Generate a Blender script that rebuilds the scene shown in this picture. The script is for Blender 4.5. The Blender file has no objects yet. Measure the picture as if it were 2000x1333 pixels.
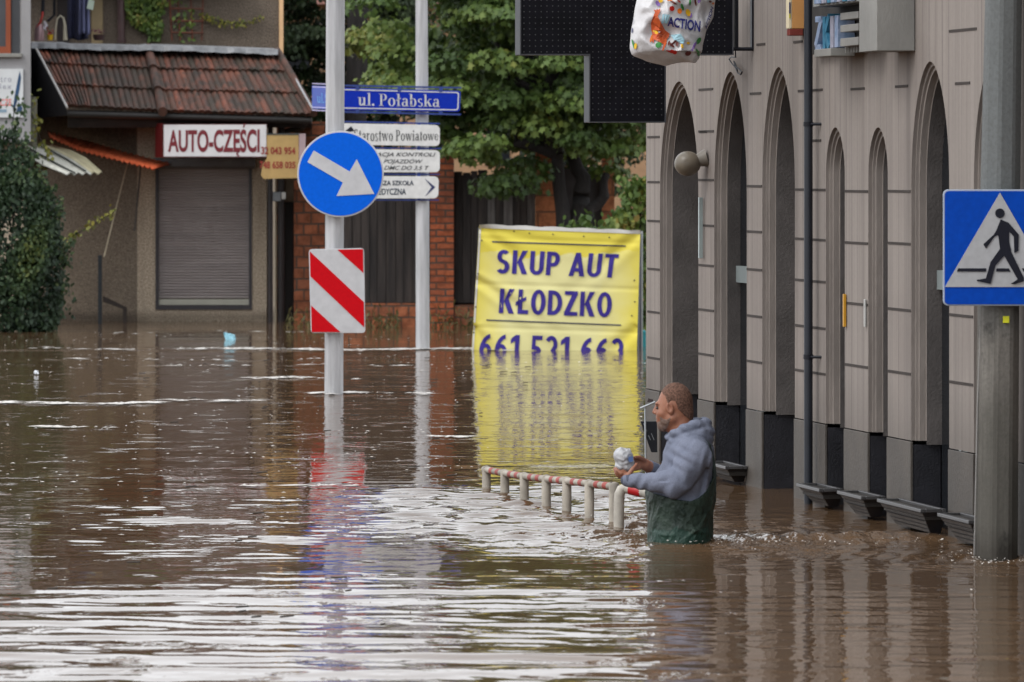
import bpy, bmesh, math, random
import numpy as np
from mathutils import Vector, Matrix

# ---------------------------------------------------------------- camera, sky, light, exposure
SC = bpy.context.scene
COL = SC.collection
FPX, CAMH, YH = 10000.0, 1.8, 330.0          # focal length in photo pixels, eye height above the water, horizon row

def P(px, py, d):                            # a point seen at photo pixel (px, py), d metres away
    return Vector(((px - 1000.0) / FPX * d, d, CAMH - (py - YH) / FPX * d))
def DW(py):                                  # distance of the water surface seen at row py
    return FPX * CAMH / (py - YH)

cam = bpy.data.cameras.new('camera')
cam.sensor_width = 36.0
cam.lens = 36.0 * FPX / 2000.0
cam.shift_y = -(666.5 - YH) / 2000.0
cam.clip_start, cam.clip_end = 0.5, 2000.0
cam.dof.use_dof = True
cam.dof.focus_distance = 29.0
cam.dof.aperture_fstop = 8.0
camo = bpy.data.objects.new('camera', cam)
camo.location = (0, 0, CAMH)
camo.rotation_euler = (math.pi / 2, 0, 0)
COL.objects.link(camo)
SC.camera = camo

world = bpy.data.worlds.new('World')
SC.world = world
world.use_nodes = True
wn = world.node_tree
SUN_EL, SUN_AZ = math.radians(48), math.radians(-125)      # azimuth measured from +Y towards +X
bg = wn.nodes['Background']
sky = wn.nodes.new('ShaderNodeTexSky')
sky.sky_type = 'NISHITA'
sky.sun_disc = False
sky.sun_elevation = SUN_EL
sky.sun_rotation = SUN_AZ
sky.air_density, sky.dust_density, sky.ozone_density = 1.0, 4.0, 1.0
hs = wn.nodes.new('ShaderNodeHueSaturation')
hs.inputs['Saturation'].default_value = 0.25
wmix = wn.nodes.new('ShaderNodeMixRGB')
wmix.inputs['Fac'].default_value = 0.75
wmix.inputs['Color2'].default_value = (8.6, 8.9, 9.3, 1)      # the even cloud cover
wn.links.new(sky.outputs['Color'], hs.inputs['Color'])
wn.links.new(hs.outputs['Color'], wmix.inputs['Color1'])
wn.links.new(wmix.outputs['Color'], bg.inputs['Color'])
bg.inputs['Strength'].default_value = 0.10

sun = bpy.data.lights.new('sun', 'SUN')
sun.energy = 0.55
sun.angle = math.radians(25)
sun.color = (1.0, 0.97, 0.93)
suno = bpy.data.objects.new('sun', sun)
sdir = Vector((math.sin(SUN_AZ) * math.cos(SUN_EL), math.cos(SUN_AZ) * math.cos(SUN_EL), math.sin(SUN_EL)))
suno.rotation_euler = sdir.to_track_quat('Z', 'Y').to_euler()
COL.objects.link(suno)

SC.view_settings.view_transform = 'Standard'
SC.view_settings.look = 'None'
SC.view_settings.gamma = 1.0
SC.view_settings.exposure = 1.07
SC.cycles.max_bounces = 6
SC.cycles.caustics_reflective = False
SC.cycles.caustics_refractive = False
SC.cycles.use_denoising = True

RNG = random.Random(7)
NPR = np.random.default_rng(11)

# ---------------------------------------------------------------- materials
def srgb(r, g, b):
    f = lambda c: ((c / 255 + 0.055) / 1.055) ** 2.4 if c > 10.3 else c / 255 / 12.92
    return (f(r), f(g), f(b))

ALB = 0.87                                           # overall reflectance trim
class NT:
    def __init__(s, name):
        s.m = bpy.data.materials.new(name); s.m.use_nodes = True
        s.t = s.m.node_tree; s.p = s.t.nodes['Principled BSDF']
    def n(s, typ, props=None, **ins):
        nd = s.t.nodes.new('ShaderNode' + typ)
        for k, v in (props or {}).items(): setattr(nd, k, v)
        for k, v in ins.items():
            key = int(k[1:]) if k[0] == '_' and k[1:].isdigit() else k.replace('_', ' ')
            s.set(nd.inputs[key], v)
        return nd
    def set(s, sock, v):
        if isinstance(v, bpy.types.NodeSocket): s.t.links.new(v, sock)
        elif isinstance(v, bpy.types.Node): s.t.links.new(v.outputs[0], sock)
        elif sock.type == 'RGBA': sock.default_value = (*v, 1) if len(v) == 3 else v
        else: sock.default_value = v
    def math(s, op, a, b=0.0, c=None, clamp=False):
        ins = {'_0': a, '_1': b}
        if c is not None: ins['_2'] = c
        nd = s.n('Math', {'operation': op, 'use_clamp': clamp}, **ins)
        return nd.outputs[0]
    def mix(s, f, a, b, mode='MIX'):
        return s.n('MixRGB', {'blend_type': mode}, Fac=f, Color1=a, Color2=b).outputs[0]
    def ramp(s, f, stops):
        nd = s.n('ValToRGB', Fac=f); cr = nd.color_ramp
        while len(cr.elements) < len(stops): cr.elements.new(0.5)
        for e, (p, c) in zip(cr.elements, stops):
            e.position = p; e.color = (*c, 1) if not isinstance(c, (int, float)) else (c, c, c, 1)
        return nd.outputs[0]
    def coord(s, scale=(1, 1, 1), kind='Object'):
        tc = s.n('TexCoord')
        return s.n('Mapping', Vector=tc.outputs[kind], Scale=scale).outputs[0]
    def noise(s, vec, scale, detail=5, rough=0.55):
        return s.n('TexNoise', Vector=vec, Scale=scale, Detail=detail, Roughness=rough).outputs[0]
    def bump(s, h, strength=1.0, dist=0.01):
        nd = s.n('Bump', Height=h, Strength=strength, Distance=dist)
        s.t.links.new(nd.outputs[0], s.p.inputs['Normal'])
    def out(s, col=None, rough=None, metal=None, spec=None):
        if col is not None:
            if isinstance(col, tuple): s.p.inputs['Base Color'].default_value = (*[c * ALB for c in col[:3]], 1)
            else: s.set(s.p.inputs['Base Color'], s.mix(1.0, col, (ALB, ALB, ALB), 'MULTIPLY'))
        if rough is not None: s.set(s.p.inputs['Roughness'], rough)
        if metal is not None: s.set(s.p.inputs['Metallic'], metal)
        if spec is not None: s.set(s.p.inputs['Specular IOR Level'], spec)
        return s.m

def mul(c, k): return tuple(min(1.0, x * k) for x in c)

def mat(name, col, rough=0.7, var=0.15, scale=6.0, bump=0.0, bscale=60.0, stretch=(1, 1, 1), col2=None,
        metal=0.0, spec=0.4, lo=0.35, hi=0.65):
    t = NT(name)
    v = t.coord(stretch)
    n = t.noise(v, scale, 6, 0.6)
    f = t.ramp(n, [(lo, 0.0), (hi, 1.0)])
    c = t.mix(f, mul(col, 1 - var), col2 if col2 else mul(col, 1 + var))
    r = t.math('MULTIPLY_ADD', n, 0.12, rough - 0.06, clamp=True)
    if bump: t.bump(t.noise(v, bscale, 4, 0.6), 1.0, bump)
    return t.out(c, r, metal, spec)

# ---------------------------------------------------------------- mesh and object helpers
class MB:
    """collects geometry in world coordinates, then links it as ONE mesh object"""
    def __init__(s): s.v = []; s.f = []; s.mi = []; s.cur = 0
    def mat(s, i): s.cur = i; return s
    def add(s, vs, fs):
        b = len(s.v); s.v += [tuple(x) for x in vs]
        for f in fs: s.f.append([i + b for i in f]); s.mi.append(s.cur)
        return s
    def hexa(s, p):                                  # 8 points: bottom ring 0-3, top ring 4-7
        return s.add(p, [(3, 2, 1, 0), (4, 5, 6, 7), (0, 1, 5, 4), (1, 2, 6, 5), (2, 3, 7, 6), (3, 0, 4, 7)])
    def box(s, x0, x1, y0, y1, z0, z1):
        return s.hexa([(x0, y0, z0), (x1, y0, z0), (x1, y1, z0), (x0, y1, z0), (x0, y0, z1), (x1, y0, z1), (x1, y1, z1), (x0, y1, z1)])
    def prism(s, pts, vec):                          # polygon extruded along vec
        n = len(pts); vec = Vector(vec)
        a = [Vector(p) for p in pts]; b = [p + vec for p in a]
        return s.add(a + b, [tuple(range(n - 1, -1, -1)), tuple(range(n, 2 * n))] + [(i, (i + 1) % n, n + (i + 1) % n, n + i) for i in range(n)])
    def poly(s, pts): return s.add(pts, [tuple(range(len(pts)))])
    def grid(s, rows, flip=False):                   # rows of equal-length point lists
        m, n = len(rows), len(rows[0])
        fs = []
        for i in range(m - 1):
            for j in range(n - 1):
                q = (i * n + j, i * n + j + 1, (i + 1) * n + j + 1, (i + 1) * n + j)
                fs.append(q[::-1] if flip else q)
        return s.add([p for r in rows for p in r], fs)
    def tube(s, path, r, n=12, caps=True):
        path = [Vector(p) for p in path]
        rs = r if isinstance(r, (list, tuple)) else [r] * len(path)
        rings = []; up = None
        for i, p in enumerate(path):
            d = (path[min(i + 1, len(path) - 1)] - path[max(i - 1, 0)]).normalized()
            if up is None: up = Vector((0, 1, 0)) if abs(d.y) < 0.8 else Vector((1, 0, 0))
            a = (up - d * up.dot(d)).normalized(); b = d.cross(a); up = a
            rings.append([p + (a * math.cos(t) + b * math.sin(t)) * rs[i] for t in [2 * math.pi * k / n for k in range(n)]])
        b0 = len(s.v)
        s.v += [tuple(q) for R in rings for q in R]
        fs = [(i * n + k, i * n + (k + 1) % n, (i + 1) * n + (k + 1) % n, (i + 1) * n + k) for i in range(len(rings) - 1) for k in range(n)]
        if caps: fs += [tuple(range(n - 1, -1, -1)), tuple((len(rings) - 1) * n + k for k in range(n))]
        for f in fs: s.f.append([i + b0 for i in f]); s.mi.append(s.cur)
        return s
    def build(s, name, mats, parent=None, smooth=False, bevel=0.0, label=None):
        me = bpy.data.meshes.new(name)
        org = Vector(parent['_o']) if parent is not None else Vector((0, 0, 0))
        me.from_pydata([tuple(Vector(p) - org) for p in s.v], [], s.f)
        for m in (mats if isinstance(mats, (list, tuple)) else [mats]): me.materials.append(m)
        if max(s.mi, default=0): me.polygons.foreach_set('material_index', s.mi)
        return finish(name, me, parent, smooth, bevel, label)

def finish(name, me, parent=None, smooth=False, bevel=0.0, label=None):
    if smooth:
        me.polygons.foreach_set('use_smooth', [True] * len(me.polygons))
        if smooth != 'all':
            try: me.set_sharp_from_angle(angle=math.radians(40))
            except Exception: pass
    me.update()
    o = bpy.data.objects.new(name, me); COL.objects.link(o)
    if parent is not None:
        o.parent = parent; o['_o'] = list(parent['_o'])
    else: o['_o'] = [0.0, 0.0, 0.0]
    if label: o['label'] = label
    if bevel:
        md = o.modifiers.new('bevel', 'BEVEL'); md.width = bevel; md.segments = 2; md.limit_method = 'ANGLE'
    return o

def thing(name, label, cat, loc, group=None):
    o = bpy.data.objects.new(name, None); COL.objects.link(o)
    o.empty_display_size = 0.2
    o.location = loc; o['_o'] = list(Vector(loc))
    o['label'] = label; o['category'] = cat
    if group: o['group'] = group
    return o
def tag(o, label, cat, group=None, kind=None):
    o['label'] = label; o['category'] = cat
    if group: o['group'] = group
    if kind: o['kind'] = kind
    return o

def text_polys(body, bold=0.0, shear=0.0, spacing=1.0):
    """outline of a line of type as (verts 2-d in 0..1 box, faces, aspect)"""
    c = bpy.data.curves.new('type', 'FONT'); c.body = body; c.offset = bold; c.shear = shear; c.space_character = spacing
    c.resolution_u = 4
    o = bpy.data.objects.new('type', c); COL.objects.link(o)
    bpy.context.view_layer.update()
    me = o.to_mesh()
    v = np.array([p.co[:2] for p in me.vertices]); f = [tuple(p.vertices) for p in me.polygons]
    o.to_mesh_clear(); bpy.data.objects.remove(o); bpy.data.curves.remove(c)
    lo, hi = v.min(0), v.max(0)
    return (v - lo) / (hi - lo), f
def text_raw(body, bold=0.0):
    c = bpy.data.curves.new('type', 'FONT'); c.body = body; c.offset = bold
    o = bpy.data.objects.new('type', c); COL.objects.link(o); bpy.context.view_layer.update()
    v = np.array([p.co[:2] for p in o.to_mesh().vertices]); o.to_mesh_clear(); bpy.data.objects.remove(o); bpy.data.curves.remove(c); return v
def put_text(mb, body, place, bold=0.0, shear=0.0, spacing=1.0):
    """place(u, v): 0..1 across and 0..1 up -> world point"""
    v, f = text_polys(body, bold, shear, spacing)
    mb.add([place(a, b) for a, b in v], f)
def px_quad(tl, tr, bl, br, d):                      # bilinear photo-pixel box at distance d
    def place(u, v):
        x = (tl[0] * (1 - u) + tr[0] * u) * v + (bl[0] * (1 - u) + br[0] * u) * (1 - v)
        y = (tl[1] * (1 - u) + tr[1] * u) * v + (bl[1] * (1 - u) + br[1] * u) * (1 - v)
        return P(x, y, d)
    return place
def rrect(x0, y0, x1, y1, r, n=5):                   # rounded rectangle in pixels
    pts = []
    for cx, cy, a0 in ((x1 - r, y0 + r, -90), (x1 - r, y1 - r, 0), (x0 + r, y1 - r, 90), (x0 + r, y0 + r, 180)):
        for k in range(n + 1):
            a = math.radians(a0 + 90 * k / n); pts.append((cx + r * math.cos(a), cy + r * math.sin(a)))
    return pts

# ---------------------------------------------------------------- implicit surfaces for organic shapes
def surface_net(f, lo, hi, h):
    lo = np.array(lo, float); hi = np.array(hi, float)
    n = np.ceil((hi - lo) / h).astype(int) + 1
    ax = [lo[i] + h * np.arange(n[i]) for i in range(3)]
    K = 4                                            # coarse pass first, then only the cells near the surface
    cx = [lo[i] + h * K * (np.arange((n[i] + K - 1) // K) + .5) - h * .5 for i in range(3)]
    Dc = f(*np.meshgrid(*cx, indexing='ij'))
    D = np.repeat(np.repeat(np.repeat(Dc, K, 0), K, 1), K, 2)[:n[0], :n[1], :n[2]].copy()
    I = np.argwhere(np.abs(D) < h * K * 2.6 + .012)
    D[tuple(I.T)] = f(*(ax[i][I[:, i]] for i in range(3)))
    S = D < 0
    c = np.zeros(tuple(n - 1), int)
    for i in (0, 1):
        for j in (0, 1):
            for k in (0, 1): c += S[i:n[0] - 1 + i, j:n[1] - 1 + j, k:n[2] - 1 + k]
    act = (c > 0) & (c < 8)
    idx = -np.ones(act.shape, int); ids = np.argwhere(act); idx[act] = np.arange(len(ids))
    acc = np.zeros((len(ids), 3)); cnt = np.zeros(len(ids))
    cor = [(i, j, k) for i in (0, 1) for j in (0, 1) for k in (0, 1)]
    for a in range(8):
        for b in range(a + 1, 8):
            if sum(abs(cor[a][q] - cor[b][q]) for q in range(3)) != 1: continue
            ia = ids + cor[a]; ib = ids + cor[b]
            da = D[tuple(ia.T)]; db = D[tuple(ib.T)]
            cr = (da < 0) != (db < 0)
            t = np.where(cr, da / np.where(da == db, 1, da - db), 0)
            p = ia + (ib - ia) * t[:, None]
            acc[cr] += p[cr]; cnt[cr] += 1
    V = lo + h * acc / np.maximum(cnt, 1)[:, None]
    Fs = []
    for a in range(3):
        u, w = (a + 1) % 3, (a + 2) % 3
        sl0 = [slice(None)] * 3; sl1 = [slice(None)] * 3
        sl0[a] = slice(0, n[a] - 1); sl1[a] = slice(1, n[a])
        cr = S[tuple(sl0)] != S[tuple(sl1)]
        E = np.argwhere(cr)
        E = E[(E[:, u] > 0) & (E[:, w] > 0) & (E[:, u] < n[u] - 1) & (E[:, w] < n[w] - 1)]
        if not len(E): continue
        inside0 = S[tuple(E.T)]
        du = np.zeros(3, int); du[u] = 1; dv = np.zeros(3, int); dv[w] = 1
        q = np.stack([idx[tuple((E - du - dv).T)], idx[tuple((E - dv).T)], idx[tuple(E.T)], idx[tuple((E - du).T)]], 1)
        q[~inside0] = q[~inside0][:, ::-1]
        Fs.append(q)
    return V, np.concatenate(Fs)
def smin(a, b, k):
    h = np.clip(0.5 + 0.5 * (b - a) / k, 0, 1)
    return b * (1 - h) + a * h - k * h * (1 - h)
def smax(a, b, k): return -smin(-a, -b, k)
def s_ell(X, Y, Z, c, r, rot=0.0):                  # ellipsoid, rot = turn in the X-Z plane (degrees)
    x, y, z = X - c[0], Y - c[1], Z - c[2]
    if rot:
        a = math.radians(rot); ca, sa = math.cos(a), math.sin(a)
        x, z = x * ca + z * sa, -x * sa + z * ca
    k0 = np.sqrt((x / r[0]) ** 2 + (y / r[1]) ** 2 + (z / r[2]) ** 2) + 1e-9
    k1 = np.sqrt((x / r[0] ** 2) ** 2 + (y / r[1] ** 2) ** 2 + (z / r[2] ** 2) ** 2) + 1e-9
    return k0 * (k0 - 1) / k1
def s_cap(X, Y, Z, a, b, ra, rb=None):              # tapered capsule
    rb = ra if rb is None else rb
    a = np.array(a, float); b = np.array(b, float); ba = b - a
    x, y, z = X - a[0], Y - a[1], Z - a[2]
    t = np.clip((x * ba[0] + y * ba[1] + z * ba[2]) / ba.dot(ba), 0, 1)
    return np.sqrt((x - ba[0] * t) ** 2 + (y - ba[1] * t) ** 2 + (z - ba[2] * t) ** 2) - (ra + (rb - ra) * t)
def net_object(name, f, lo, hi, h, m, parent, label=None):
    V, Q = surface_net(f, lo, hi, h)
    me = bpy.data.meshes.new(name)
    me.from_pydata((V - 0).tolist(), [], Q.tolist())
    me.materials.append(m)
    return finish(name, me, parent, 'all', 0, label)
def vnoise(X, Y, Z, s, seed=0):                      # cheap smooth noise from sines
    r = np.random.default_rng(seed); o = 0
    for i in range(6):
        k = r.normal(size=3); k /= np.linalg.norm(k); k *= s * r.uniform(0.7, 1.5)
        o = o + np.sin(X * k[0] + Y * k[1] + Z * k[2] + r.uniform(0, 6.28))
    return o / 6
# ---------------------------------------------------------------- the flood water
WAT = NT('muddy flood water')
def make_water():
    t = WAT
    v = t.coord((1, 1, 1))
    att = t.n('Attribute', {'attribute_name': 'ripple'}).outputs['Fac']
    n1 = t.noise(t.coord((9.0, 5.0, 1)), 1.0, 3, 0.55)
    n2 = t.noise(t.coord((1.6, 2.2, 1)), 1.0, 3, 0.6)
    patch = t.ramp(n2, [(0.42, 0.0), (0.68, 1.0)])
    amp = t.math('MULTIPLY', att, t.math('MULTIPLY_ADD', patch, 0.85, 0.15))
    n3 = t.noise(t.coord((2.6, 3.6, 1)), 1.0, 2, 0.5)
    fleck = t.math('MULTIPLY', t.ramp(n3, [(0.62, 0.0), (0.70, 1.0)]), t.math('MULTIPLY_ADD', att, 1.6, 0.032))
    amp = t.math('ADD', amp, fleck)
    hgt = t.math('MULTIPLY', t.math('SUBTRACT', n1, 0.5), amp)
    t.bump(hgt, 1.0, 1.0)
    mud = t.mix(t.noise(t.coord((0.5, 0.2, 1)), 1.0, 4), srgb(128, 106, 84), srgb(146, 122, 98))
    t.out(mul_mix(t, mud), 0.035, 0.0, 0.5)
    t.p.inputs['IOR'].default_value = 1.33
def mul_mix(t, c): return t.mix(1.0, c, (0.46, 0.405, 0.352), 'MULTIPLY')
make_water()

def sstep(a, b, x):
    t = np.clip((x - a) / (b - a), 0, 1); return t * t * (3 - 2 * t)
def waves(X, Y, n, lmin, lmax, ang, spread, slope, seed):
    """sum of n sine waves, crests across the view when ang = 90 deg; rms slope given"""
    r = np.random.default_rng(seed); Hh = np.zeros_like(X)
    for i in range(n):
        lam = math.exp(r.uniform(math.log(lmin), math.log(lmax)))
        th = math.radians(ang + r.normal() * spread); k = 2 * math.pi / lam
        Hh += (slope / k) * math.sqrt(2.0 / n) * np.sin(k * (X * math.cos(th) + Y * math.sin(th)) + r.uniform(0, 6.283))
    return Hh
def lowfreq(X, Y, sx, sy, seed):
    r = np.random.default_rng(seed); o = np.zeros_like(X)
    for i in range(7):
        o += np.sin(X * r.normal() * sx + Y * r.normal() * sy + r.uniform(0, 6.28))
    return o / 7 * 1.9                               # about -1 .. 1
def build_water():
    ds = [13.0]
    while ds[-1] < 78: ds.append(ds[-1] + max(0.017, 0.55 * ds[-1] ** 2 / (FPX * CAMH)))
    ds = np.array(ds); NX = 660
    s = np.linspace(-1, 1, NX)
    Y = np.repeat(ds[:, None], NX, 1)
    X = s[None, :] * (0.118 * ds + 2.2)[:, None]
    PX = 1000 + FPX * X / Y; PY = YH + FPX * CAMH / Y
    near = 1 - sstep(17.0, 40.0, Y) * 0.75
    h = waves(X, Y, 14, 0.5, 1.8, 90, 30, 0.0026, 1)
    h += waves(X, Y, 16, 0.16, 0.45, 90, 45, 0.0042, 2) * near
    nz = lowfreq(X, Y, 1.0, 1.3, 5); nf = lowfreq(X, Y, 3.0, 4.0, 6)
    # long crests in the foreground, weaker in front of the building
    m = (1 - sstep(1115, 1180, PY + 26 * nz)) 
    m = 1 - m
    right = sstep(1180, 1420, PX + 60 * nz)
    band = np.clip(0.62 + 0.75 * lowfreq(X * 0.25, Y, 1.0, 6.5, 8), 0.05, 1.2)
    fg = m * band * (1 - 0.80 * right)
    h += fg * waves(X, Y, 22, 0.34, 0.85, 90, 4.5, 0.070, 3)
    h += m * (1 - 0.4 * right) * waves(X, Y, 20, 0.12, 0.35, 90, 20, 0.026, 4)
    # choppy patch round the barrier
    pc = sstep(935, 965, PY + 10 * nz) * (1 - sstep(1030, 1120, PY + 40 * nz)) * sstep(560, 860, PX + 60 * nz) * (1 - sstep(1235, 1290, PX))
    pl = sstep(950, 985, PY + 12 * nz) * (1 - sstep(1060, 1120, PY + 14 * nz)) * sstep(60, 420, PX + 90 * nz) * (1 - sstep(520, 700, PX))
    h += pc * waves(X, Y, 40, 0.13, 0.42, 90, 34, 0.125, 9)
    h += pl * np.clip(0.15 + 1.0 * nf * (1 + nz), 0, 1) * waves(X, Y, 30, 0.12, 0.34, 90, 22, 0.080, 10)
    pr = sstep(1385, 1430, PX) * sstep(960, 1030, PY) * (1 - sstep(1075, 1130, PY))
    h += pr * waves(X, Y, 30, 0.12, 0.35, 90, 40, 0.042, 12)
    # thin disturbed lines drifting across the far water
    rip = 0.0030 + 0.0070 * sstep(690, 700, PY) * (1 - sstep(760, 950, PY))
    for y0, w, xa, xb, amp, sl in ((685, 2.0, -50, 1010, .020, 0.0), (704, 1.6, -50, 900, .007, .004), (741, 1.6, 420, 640, .012, 0), (770, 2.0, 585, 960, .016, .003),
                                   (789, 2.0, -50, 320, .018, 0), (785, 1.2, 320, 640, .006, 0), (715, 1.4, 200, 640, .005, 0), (697, 1.2, 330, 640, .006, 0), (668, 1.2, 300, 640, .004, 0), (755, 1.3, 60, 330, .006, 0), (836, 1.6, 60, 250, .006, 0), (855, 1.4, 840, 960, .010, 0),
                                   (695, 2.5, 905, 1265, .006, .0), (708, 1.2, 905, 1265, .006, .0), (760, 1.5, 905, 1265, .003, .02), (912, 3.0, 1000, 1230, .020, -.02), (880, 2.0, 330, 420, .007, 0)):
        c = y0 + (PX - xa) * sl + 2.2 * lowfreq(X, Y * 0, 1.2, 0, int(y0))
        e = sstep(xa, xa + 60, PX) * (1 - sstep(xb - 60, xb, PX)) * np.exp(-((PY - c) / w) ** 2)
        rip += 8.0 * amp * e * np.clip(0.6 + 0.7 * lowfreq(X, Y * 0, 2.2, 0, int(y0) + 3), 0.1, 1.3)
    rip += 0.0085 * pc + 0.002 * pl + 0.0012 * m * (1 - .6 * right) + 0.006 * pr
    rip += 0.0022 * sstep(640, 700, PY) * (1 - sstep(900, 960, PY)) * np.clip(0.3 + nf, 0, 1.2) * (1 - sstep(900, 940, PX) * (1 - sstep(1250, 1262, PX)))
    # the man's and the pole's wakes
    for cx, cy, ra, a in ((0.80, 24.75, 0.75, .075), (2.24, 23.62, 0.45, .055)):
        r = np.hypot(X - cx, (Y - cy) * 0.8)
        e = np.exp(-(r / ra) ** 2)
        h += 0.010 * e * np.sin(r * 42 + 3 * nf) * np.clip(1 + nf, 0, 2) * .8
        rip += a * e * 0.55
    wk = np.exp(-((Y - (24.75 + 0.16 * (X - .8))) / 0.16) ** 2) * sstep(0.9, 1.1, X) * (1 - sstep(1.9, 2.3, X))
    h += 0.016 * wk * (1 + nf); rip += 0.06 * wk
    V = np.stack([X, Y, h], -1).reshape(-1, 3)
    R = len(ds); i = np.arange(R * NX).reshape(R, NX)
    Q = np.stack([i[:-1, :-1], i[:-1, 1:], i[1:, 1:], i[1:, :-1]], -1).reshape(-1, 4)
    me = bpy.data.meshes.new('flood_water')
    me.vertices.add(len(V)); me.vertices.foreach_set('co', V.astype(np.float32).ravel())
    me.loops.add(Q.size); me.loops.foreach_set('vertex_index', Q.astype(np.int32).ravel())
    me.polygons.add(len(Q)); me.polygons.foreach_set('loop_start', np.arange(0, Q.size, 4, dtype=np.int32))
    me.polygons.foreach_set('use_smooth', np.ones(len(Q), bool))
    a = me.attributes.new('ripple', 'FLOAT', 'POINT'); a.data.foreach_set('value', rip.astype(np.float32).ravel())
    me.materials.append(WAT.m); me.update(calc_edges=True); me.validate()
    o = bpy.data.objects.new('flood_water', me); COL.objects.link(o); o['kind'] = 'structure'
    # the same water beyond the finely rippled sheet, a little lower so that the sheets never meet
    mb = MB(); far = 400
    mb.poly([(-far, -60, -0.05), (far, -60, -0.05), (far, far, -0.05), (-far, far, -0.05)])
    o2 = mb.build('outer_water', WAT.m); o2['kind'] = 'structure'
    g = MB(); g.poly([(-far, -60, -1.05), (far, -60, -1.05), (far, far, -1.05), (-far, far, -1.05)])
    g.build('ground', mat('street mud', srgb(90, 75, 60), 0.9))['kind'] = 'structure'
build_water()

def foam():
    """flecks of foam and scum round everything the current runs against"""
    r = random.Random(17); b = MB()
    def fleck(x, y, s, z=.012):
        n = r.randint(4, 7); a0 = r.uniform(0, 6); b.poly([(x + s * r.uniform(.6, 1.2) * math.cos(a0 + 6.283 * k / n), y + 1.5 * s * r.uniform(.6, 1.2) * math.sin(a0 + 6.283 * k / n), z + r.uniform(0, .006)) for k in range(n)])
    for cx, cy, rx, ry, n in ((2.24, 23.62, .22, .30, 150), (.80, 24.75, .30, .34, 70), (.50, 26.2, .10, .2, 25), (1.5, 24.75, .55, .25, 110), (-.9, 41, .3, .5, 12)):
        for _ in range(n):
            a = r.uniform(0, 6.283); q = r.uniform(.55, 1.25); fleck(cx + rx * q * math.cos(a) + r.gauss(0, .03), cy + ry * q * math.sin(a) * 1.2 + r.gauss(0, .06), r.uniform(.002, .007))
    for _ in range(260):
        y = r.uniform(19, 52); x = r.uniform(-.1, .03) * y if r.random() < .8 else r.uniform(-.1, .1) * y; fleck(x, y, r.uniform(.003, .010) * y / 30, .010)
    for y0, xa, xb, n in ((684, 440, 1000, 420), (683, 60, 440, 90), (704, 120, 640, 70), (715, 300, 900, 40), (741, 455, 700, 110), (770, 610, 840, 130), (789, 0, 310, 210), (784, 330, 520, 40), (836, 60, 260, 30), (855, 840, 960, 40), (650, 200, 640, 30), (951, 470, 760, 60)):
        ph = r.uniform(0, 6)
        for _ in range(n):
            px = r.uniform(xa, xb); py = y0 + 1.4 * math.sin(px * .017 + ph) + r.gauss(0, .9); d = FPX * CAMH / (py - YH); x = (px - 1000) / FPX * d; L = r.uniform(.01, .06) * (1 + 1.2 * (r.random() < .3)); w_ = r.uniform(.02, .055)
            if vnoise(np.array(px * .02), np.array(y0 * .7), np.array(ph), 2.6, 78) < (-.35 if y0 == 684 else -.02) and r.random() < .85: continue
            if y0 not in (684, 770, 789) and r.random() < .35: continue
            b.poly([(x - L, d, .008), (x - L * .4, d - w_, .010), (x + L * .6, d - w_ * .8, .011), (x + L, d + .2 * w_, .009), (x, d + w_, .012)])
    for _ in range(700):
        d = r.uniform(25, 58); px = r.uniform(-20, 930); x = (px - 1000) / FPX * d; L = r.uniform(.004, .022); w_ = r.uniform(.01, .03)
        if vnoise(np.array(x), np.array(d * .7), np.array(0.), 1.6, 77) < .02: continue
        b.poly([(x - L, d, .009), (x - L * .4, d - w_, .011), (x + L, d - w_ * .3, .010), (x, d + w_, .012)])
    o = b.build('foam_flecks', mat('river foam', (.60, .57, .53), .6, .2, 30)); o['kind'] = 'stuff'; o['label'] = 'flecks of foam and scum drifting on the brown flood water'; o['category'] = 'foam'
    t = MB()
    for _ in range(60):
        y = r.uniform(20, 50); x = r.uniform(-.095, .02) * y; a = r.uniform(-.5, .5); L = r.uniform(.02, .07); t.tube([(x, y, .010), (x + L * math.cos(a), y + L * math.sin(a), .014)], .004, 5)
    o = t.build('drifting_twigs', mat('wet twigs', (.03, .022, .015), .5)); o['kind'] = 'stuff'; o['label'] = 'small wet twigs drifting on the brown flood water'; o['category'] = 'twigs'
foam()
# ---------------------------------------------------------------- the arcaded building on the right
def plinth_d(py): return FPX * (CAMH - 0.437) / (py - YH)
_A = P(1375, 781, plinth_d(781)); _B = P(1876, 880, plinth_d(880))
_e = Vector((_B.x - _A.x, _B.y - _A.y, 0)).normalized()
_n = Vector((_e.y, -_e.x, 0)).normalized()
if _n.x > 0: _n = -_n
def _hit(px):                                       # where the column px meets the wall plane
    k = (px - 1000) / FPX
    t = (k * _A.y - _A.x) / (_e.x - k * _e.y); return t
_t0 = _hit(1262); _C = Vector((_A.x, _A.y, 0)) + _e * _t0
def U(px): return _hit(px) - _t0                    # metres along the wall from its far corner
def FP(u, out, z): return _C + _e * u + _n * out + Vector((0, 0, z))
def ZU(px, py): return CAMH - (py - YH) / FPX * (_C + _e * U(px)).y
def UO(px, out):                                    # along-wall position of a point seen at column px that stands `out` off the wall
    k = (px - 1000) / FPX; o = _C + _n * out
    return (k * o.y - o.x) / (_e.x - k * _e.y)
def ZO(px, py, out): return CAMH - (py - YH) / FPX * FP(UO(px, out), out, 0).y

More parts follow.
